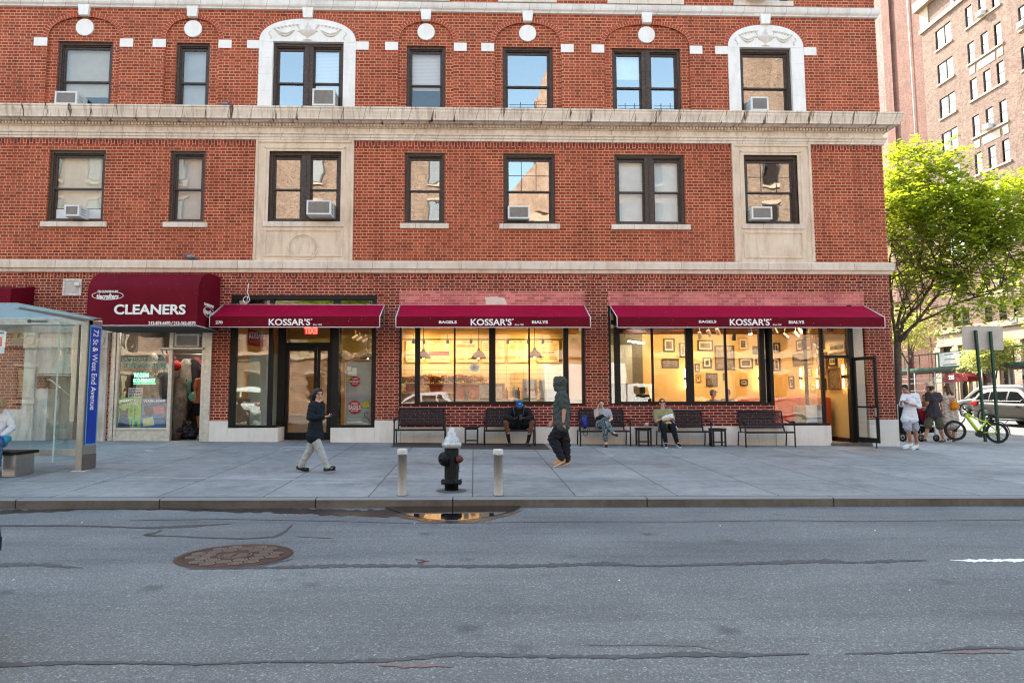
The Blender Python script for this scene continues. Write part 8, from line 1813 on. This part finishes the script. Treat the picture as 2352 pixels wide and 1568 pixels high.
T, H, HM = person('seated woman in grey T-shirt and spotted trousers talking on the phone, legs crossed', J, skin('skin_pale', (.60, .36, .27)), (-.10, -.98, .12), (TEE, .62, .014), (dots(), 1.78, .022), (mat('black_sandal', (.018, .014, .012), .6), None), (mat('auburn_hair', (.075, .022, .014), .5, var=.5, vs=30), 'bob'), .95, None,
      (('L', (-.7, -.3, .0), (0, .6, .8), (.1, -.5, .8), .4), ('R', (.3, .1, .95), (.8, .2, -.1), (0, -1, .1), .9)), None, dict(w=1.1, fold=.004, foldb=.006))
phone(j(712, 390, -.02), (.1, .2, 1), (1, -.2, 0), 'dark phone pressed to the ear of the woman in the grey T-shirt')
mb = MB(); cap(mb, j(660, 690, -.10), j(790, 640, -.10), .05, .06); cap(mb, j(790, 640, -.10), j(900, 700, -.12), .06, .03); tag(fuse(mb, 'dark_jacket', BLK, T), 'black cloth lying on her lap', 'cloth'); 
o_ = [c_ for c_ in T.children if c_.name.startswith('dark_jacket')][0]; del o_['category']; del o_['label']
# --- seated woman in olive
Z5 = F_(2090, 1260, .127582); Yo = BENY+.02; j = bodymap(Z5, Yo)
J = dict(head=j(345, 290, .08), shL=j(535, 500, .16), shR=j(185, 530, .16), elL=j(630, 720, .12), elR=j(195, 760, .10), haL=j(590, 570, -.12), haR=j(330, 700, -.14), hipL=j(560, 880, .22), hipR=j(350, 880, .22), knL=j(610, 900, -.24), knR=j(360, 900, -.24), anL=j(725, 1300, -.22), anR=j(435, 1300, -.22), toL=j(800, 1380, -.36), toR=j(445, 1385, -.38))
T, H, HM = person('seated woman in olive T-shirt and dark sunglasses holding a wrapped bagel', J, MATS['skin_pale'], (-.10, -.98, .10), (fabric('olive_jersey', (.26, .25, .13), .12), .72, .018), (fabric('navy_trousers', (.008, .010, .020)), 1.93, .014), (fabric('navy_shoe', (.010, .016, .032)), mat('white_sole', (.65, .65, .64), .6)), (mat('red_brown_hair', (.10, .022, .018), .5, var=.5, vs=30), 'short'), .98, (-.12, .1, 1),
      (('L', (-.3, -.3, .9), (-.6, -.2, .3), (-.6, 0, -.3), .8), ('R', (.9, -.3, .2), (.1, .2, 1), (0, -.5, .8), .6)), None, dict(w=1.16, fold=.005))
MB().use(mat('sunglass_lens', (.02, .012, .012), .1)).ell(H(-.032, .086, .004), (.029, .012, .022), 12, M=HM).ell(H(.032, .086, .004), (.029, .012, .022), 12, M=HM).tube([H(-.078, .0, .012), H(-.05, .085, .014), H(.05, .085, .014), H(.078, .0, .012)], .005, 6).build('sunglasses', None, T)
W_ = thing('wrapped_bagel', 'bagel in white and brown paper wrapping held by the woman in olive', 'food', tuple(j(460, 640, -.22))); mb = MB(); cap(mb, j(380, 680, -.22), j(560, 640, -.22), .055, .075); fuse(mb, 'paper_wrap', mat('wrap_paper', (.58, .58, .60), .7, var=.1, bmp=.6, bs=20), W_, .009, 2, .006); mb = MB(); cap(mb, j(370, 730, -.25), j(570, 680, -.25), .035, .045); fuse(mb, 'brown_paper', mat('kraft_paper', (.50, .32, .17), .8), W_, .009, 2, .004)
J_ = thing('folded_jacket', 'cream and navy jacket spilling over the seat beside the woman in olive', 'jacket', tuple(j(650, 850, -.2))); mb = MB(); cap(mb, j(450, 800, -.18), j(620, 790, -.2), .03, .03); cap(mb, j(620, 790, -.2), j(735, 960, -.24), .03, .02); fuse(mb, 'cloth', mat('cream_cloth', (.55, .48, .36), .8), J_, .009, 2, .006); mb = MB(); cap(mb, j(560, 750, -.20), j(700, 860, -.27), .025, .02); fuse(mb, 'navy_lining', fabric('navy_trousers2', (.01, .014, .04)), J_, .009, 2)
# --- man in white shirt near the corner
Z6 = F_(2860, 1220, .187075); Ym = G(*Z6(420, 1215)).y; j = bodymap(Z6, Ym)
J = dict(head=j(300, 180, -.02), shL=j(500, 290, .10), shR=j(285, 300, .02), elL=j(545, 480, .02), elR=j(240, 450, -.10), haL=j(350, 430, -.28), haR=j(225, 440, -.30), hipL=j(440, 690, .06), hipR=j(320, 690, -.02), knL=j(480, 900, .02), knR=j(360, 900, -.06), anL=j(505, 1130, .06), anR=j(400, 1110, .0), toL=j(430, 1192, -.14), toR=j(290, 1172, -.14))
SHIRT = fabric('white_linen', (.60, .61, .65), .06, 5); TANS = skin('skin_tan', (.36, .17, .105))
T, H, HM = person('man in white shirt and grey shorts standing at the corner reading his phone', J, TANS, (-.60, -.70, -.42), (SHIRT, 1.25, .016), (fabric('grey_shorts', (.30, .31, .36), .08), .78, .028), (mat('white_leather', (.60, .60, .58), .5), mat('white_sole', (.65, .65, .64), .6)), (mat('black_hair', (.01, .008, .008), .7), 'short'), 1.0, (-.3, -.3, .9),
      (('L', (-.9, -.3, .1), (0, .2, 1), (0, -.8, .5), .7), ('R', (.0, -.5, .9), (.9, -.1, .1), (0, -1, 0), .8)), None, dict(topname='shirt', botname='shorts', w=1.02, belly=1.28, hem=.04, fold=.0025, foldb=.005))
phone(j(235, 396, -.36), (-1, -.2, .1), (0, -.3, 1), 'black phone in the hands of the man in the white shirt')
mb = MB().use(BB)
for u, v, dy in ((400, 1145, -.02), (500, 1180, .0)): mb.tube([j(u-60, v+18, dy-.06), j(u-10, v+22, dy-.06), j(u+40, v+30, dy-.04)], .012, 6)
mb.build('shoe_trim', None, T)
# --- man with straw hat and olive shorts, seen from behind
Yk = G(*Z6(940, 1090)).y; j = bodymap(Z6, Yk)
J = dict(head=j(715, 165, 0), shL=j(690, 270, .06), shR=j(880, 275, .0), elL=j(690, 420, .02), elR=j(925, 430, .02), haL=j(668, 500, .16), haR=j(955, 560, .02), hipL=j(740, 640, .04), hipR=j(860, 640, -.02), knL=j(700, 820, .08), knR=j(905, 830, -.02), anL=j(645, 1030, .10), anR=j(965, 1050, -.02), toL=j(620, 1062, .20), toR=j(900, 1085, -.10))
J['toL'] = j(655, 1058, -.02); T, H, HM = person('man in straw hat, charcoal T-shirt and olive cargo shorts walking behind the stroller', J, skin('skin_light2', (.50, .27, .18)), (-.65, .75, 0), (fabric('charcoal_jersey', (.045, .042, .048), .1), .60, .024), (fabric('olive_cargo', (.105, .11, .075), .12), .93, .040), (mat('brown_sandal', (.08, .045, .03), .6), None), (mat('dark_hair2', (.03, .02, .015), .7), 'short'), 1.0, None,
      (('L', (-.3, .4, -.8), (0, 1, 0), (-1, 0, 0), .8), ('R', (.2, .1, -1), (-.5, .8, 0), (-.3, -.9, 0), .5)), None, dict(botname='cargo_shorts', w=1.06, fold=.004, foldb=.007, belly=1.1))
STRAW = mat('straw', (.58, .48, .32), .8, var=.15, vs=40, bmp=.5, bs=120); hc_ = H(0, -.01, .085); Mh = Matrix.Rotation(rad(-6), 3, 'Y')
MB().use(STRAW).lathe([(0, .115), (.06, .115), (.085, .10), (.092, .01), (.135, .0), (.145, -.008), (.135, -.012), (.09, -.004)], hc_, 28, M=Mh).build('straw_hat', None, T)
# --- woman in linen dress with orange backpack
Yd = G(*Z6(1150, 1080)).y; j = bodymap(Z6, Yd)
J = dict(head=j(1010, 165, .02), shL=j(965, 290, .06), shR=j(1130, 290, -.0), elL=j(945, 430, .10), elR=j(1160, 430, .0), haL=j(960, 570, .16), haR=j(1175, 540, .10), hipL=j(1010, 600, .05), hipR=j(1130, 600, -.02), knL=j(1030, 850, .06), knR=j(1140, 860, -.02), anL=j(1100, 1010, .02), anR=j(1150, 1060, .0), toL=j(1040, 1045, -.02), toR=j(1130, 1078, -.12))
T, H, HM = person('woman in long pale linen dress walking away beside the man in the straw hat', J, MATS['skin_light2'], (-.6, .78, 0), None, None, (mat('brown_sandal', (.08, .045, .03), .6), None), (mat('brown_hair', (.085, .035, .02), .5, var=.5, vs=30), 'long'), .96, None, (('L', (0, .2, -1), (0, 1, 0), (-1, 0, 0), .5), ('R', (0, .2, -1), (0, 1, 0), (1, 0, 0), .5)), None, {'locks': [(j(1050, 170), j(1120, 270, -.04), .045, .03), (j(1060, 200), j(1040, 270, -.04), .04, .03)]})
mb = MB(); LIN = fabric('linen_dress_cloth', (.50, .44, .38), .10, 5)
for a, b, ra, rb in (((985, 320), (1110, 320), .085, .085), ((990, 330), (1000, 500), .10, .12), ((1110, 330), (1120, 500), .09, .12), ((1000, 500), (995, 800), .12, .13), ((1120, 500), (1165, 800), .12, .13), ((1060, 500), (1080, 800), .13, .15)): cap(mb, j(*a, .02), j(*b, .02), ra, rb)
fuse(mb, 'dress', LIN, T, .0095, 3, .009)
O_ = thing('orange_backpack', 'small orange backpack on the back of the woman in the linen dress', 'backpack', tuple(j(1155, 470, -.16))); mb = MB(); ORG = fabric('orange_nylon', (.62, .20, .008), .12, 8, .6, 20); cap(mb, j(1135, 430, -.17), j(1175, 435, -.17), .07, .07); cap(mb, j(1130, 490, -.17), j(1175, 485, -.17), .085, .085); fuse(mb, 'bag_body', ORG, O_, .009, 2, .005)
MB().use(ORG).tube([j(1140, 400, -.12), j(1060, 330, -.09), j(1000, 275, .0)], .012, 6).tube([j(1090, 470, -.12), j(1020, 420, -.08), j(975, 380, .04)], .012, 6).tube([j(1145, 395, -.12), j(1150, 330, -.09), j(1148, 300, .0)], .012, 6).build('strap', None, O_)
# --- stroller group
ST = thing('stroller', 'black and red baby stroller pushed past the corner', 'stroller', tuple(G(*Z6(700, 1050)))); Ys = Yk+.35; j = bodymap(Z6, Ys)
DKF = fabric('black_stroller_cloth', (.012, .012, .014)); mb = MB(); cap(mb, j(230, 560), j(200, 760), .15, .14); cap(mb, j(260, 900), j(560, 880), .12, .12); cap(mb, j(600, 860), j(760, 880), .10, .09); fuse(mb, 'seat_shell', DKF, ST, .012, 3, .006)
mb = MB(); cap(mb, j(570, 560), j(640, 720), .09, .10); cap(mb, j(620, 530), j(660, 560), .07, .06); fuse(mb, 'red_liner', fabric('red_cloth2', (.30, .012, .03)), ST, .012, 3, .006)
mb = MB(); cap(mb, j(560, 580, .1), j(600, 760, .1), .16, .15); fuse(mb, 'navy_cover', fabric('navy_cover_cloth', (.012, .016, .045)), ST, .012, 3, .008)
mb = MB().use(ALU); mb.tube([j(790, 750, -.1), j(825, 980, -.1)], .014, 7); mb.tube([j(540, 800, -.1), j(580, 1000, -.1)], .014, 7); mb.tube([j(560, 800, -.1), j(840, 840, -.1)], .014, 7); mb.tube([j(170, 440, -.1), j(190, 820, -.1)], .014, 7); mb.build('frame', None, ST)
for u, v, r in ((840, 1000, .095), (580, 985, .10), (260, 960, .12)):
    for dy in (-.18, .18): c = j(u, v, dy); c.z = gz(c.x, c.y)+r; W = MB().use(TYRE).lathe([(r*.7, -.02), (r, -.018), (r, .018), (r*.7, .02)], c, 22, M=Matrix.Rotation(rad(90), 3, 'X')).build('wheel', None, ST); MB().use(BB).cyl(c-Vector((0, .015, 0)), c+Vector((0, .015, 0)), r*.28, n=12).tube([c-Vector((r*.7, 0, 0)), c+Vector((r*.7, 0, 0))], .008, 5).tube([c-Vector((0, 0, r*.7)), c+Vector((0, 0, r*.7))], .008, 5).build('rim', None, W)
mb = MB(); cap(mb, j(625, 370, .02), j(640, 440, .02), .05, .07); mb.ell(j(630, 325, .02), .075, 12); tT = thing('person', 'small child in orange patterned top, mostly hidden behind the man in the straw hat', 'person', tuple(j(630, 500))); fuse(mb, 'body', MATS['skin_light2'], tT, .010); mb = MB(); cap(mb, j(628, 385, .0), j(640, 430, .0), .062, .075); fuse(mb, 'shirt', mat('orange_print', (.55, .22, .10), .8, var=.6, vs=30), tT, .010); mb = MB(); mb.ell(j(634, 310, .03), .08, 12); fuse(mb, 'hair', MATS['brown_hair'], tT, .010)
# --- woman in the bus shelter
Z7 = F_(0, 1260, .280702); Yb = SY0-.48; j = bodymap(Z7, Yb)
J = dict(head=j(-8, 155, -.05), shL=j(85, 270, .12), shR=j(-110, 275, -.02), elL=j(140, 420, .08), elR=j(-150, 430, -.1), haL=j(30, 510, -.22), haR=j(-70, 520, -.3), hipL=j(30, 575, .06), hipR=j(-70, 575, -.02), knL=j(-20, 600, -.42), knR=j(-110, 600, -.45), anL=j(-30, 870, -.38), anR=j(-110, 870, -.42), toL=j(-40, 900, -.55), toR=j(-120, 900, -.58))
WC = fabric('white_cotton', (.62, .60, .63), .05); T, H, HM = person('woman in white long sleeved top sitting in the bus shelter, cut by the left edge', J, MATS['skin_pale'], (-.5, -.85, -.1), (WC, 1.95, .014), (fabric('blue_trousers', (.05, .10, .18)), 1.9, .014), (BB, None), (mat('blond_hair', (.30, .19, .10), .6, var=.4, vs=30), 'bob'), .95, None, (('L', (-1, -.3, 0), (0, .3, 1), (0, -1, 0), .5),), None, dict(w=1.05))
B_ = thing('teal_bag', 'teal and blue bag on the lap of the woman in the bus shelter', 'bag', tuple(j(50, 590, -.3))); mb = MB(); cap(mb, j(20, 575, -.28), j(75, 550, -.20), .085, .075); fuse(mb, 'bag_body', mat('teal_cloth', (.02, .20, .30), .7, var=.4, vs=12), B_, .01, 2, .004); mb = MB(); cap(mb, j(0, 560, -.34), j(12, 610, -.34), .06, .06); fuse(mb, 'blue_panel', mat('cobalt_cloth', (.01, .04, .30), .6), B_, .01, 2)
# --- customer in the cleaners, people inside the shops
j = bodymap(lambda u, v: R4(u, v), 1.1)
J = dict(head=j(1362, 800, .05), shL=j(1330, 890, -.1), shR=j(1385, 890, .12), elL=j(1315, 955, -.15), elR=j(1390, 950, .1), haL=j(1320, 1010, -.3), haR=j(1370, 1005, .0), hipL=j(1335, 1030, -.05), hipR=j(1355, 1030, .08), knL=j(1335, 1120, -.08), knR=j(1355, 1120, .1), anL=j(1338, 1205, -.06), anR=j(1360, 1205, .1), toL=j(1320, 1222, -.16), toR=j(1345, 1222, -.0))
person('customer in orange shirt and black shorts standing inside the cleaners doorway', J, TANS, (-.9, .3, -.1), (fabric('orange_shirt', (.50, .17, .09), .1), .7, .018), (fabric('black_shorts2', (.01, .01, .012)), .9, .02), (BB, None), (mat('black_hair', (.01, .008, .008), .7), 'short'), .95, None, (('L', (-.3, -.4, -.8), (0, 1, 0), (-1, 0, 0), .6),), None, dict(w=1.05))
def bust(label, fn, u, v, Y, face, sk, shirt, hair, s=1., seat=True, extra=None):
    c = P(*fn(u, v), Y); j = lambda x, y, z: c+Vector((x*s, y*s, z*s)); fx = Vector(face).normalized()
    J = dict(head=c, shL=j(.17, .0, -.26), shR=j(-.17, 0, -.26), elL=j(.24, -.05, -.50), elR=j(-.24, -.05, -.5), haL=j(.10, -.25, -.52), haR=j(-.10, -.25, -.52), hipL=j(.09, 0, -.72), hipR=j(-.09, 0, -.72), knL=j(.10, -.40, -.70), knR=j(-.1, -.4, -.70), anL=j(.10, -.38, -1.1), anR=j(-.10, -.38, -1.1), toL=j(.10, -.52, -1.14), toR=j(-.10, -.52, -1.14))
    if not seat: J.update(knL=j(.09, -.02, -1.1), knR=j(-.09, -.02, -1.1), anL=j(.09, 0, -1.5), anR=j(-.09, 0, -1.5), toL=j(.09, -.14, -1.54), toR=j(-.09, -.14, -1.54))
    return person(label, J, sk, fx, (shirt, .6, .016), (DENIM, 1.9, .014), (BB, None), hair, s, None, (('L', (-.6, -.6, .1), (0, 0, 1), (0, -1, 0), .7), ('R', (.6, -.6, .1), (0, 0, 1), (0, -1, 0), .7)))
HB_ = (mat('black_hair', (.01, .008, .008), .7), 'short')
bust('shop worker in pale shirt behind the left display counter', R6, 290, 842, 3.2, (.5, -.8, -.3), TANS, fabric('pale_shirt', (.45, .36, .26)), HB_, 1., False)
T, H, HM = bust('diner with green cap seated behind the third pane of the picture window', R7, 1172, 960, 1.7, (.8, -.4, 0), TANS, fabric('grey_jersey2', (.10, .10, .10)), HB_, .95)
mb = MB(); mb.ell(H(0, -.012, .045), (.088, .098, .082), 14, M=HM); mb.ell(H(0, .10, .05), (.07, .06, .012), 10, M=HM); fuse(mb, 'cap', fabric('green_cap', (.04, .10, .07)), T)
bust('diner in dark shirt seated right of the thin mullion, next to the green cap', R7, 1290, 955, 2.0, (-.8, -.3, -.1), TANS, fabric('dark_jersey', (.03, .03, .035)), HB_, .95)
bust('diner with long dark hair seated in the first pane of the picture window', R7, 572, 915, 1.6, (.1, .95, 0), TANS, fabric('black_top', (.012, .012, .014)), (mat('black_hair', (.01, .008, .008), .7), 'long'), 1.)
bust('diner in black shirt on the red banquette behind the glass corner', R8, 660, 915, 2.2, (-.9, -.2, 0), TANS, fabric('black_top', (.012, .012, .014)), HB_, .95)
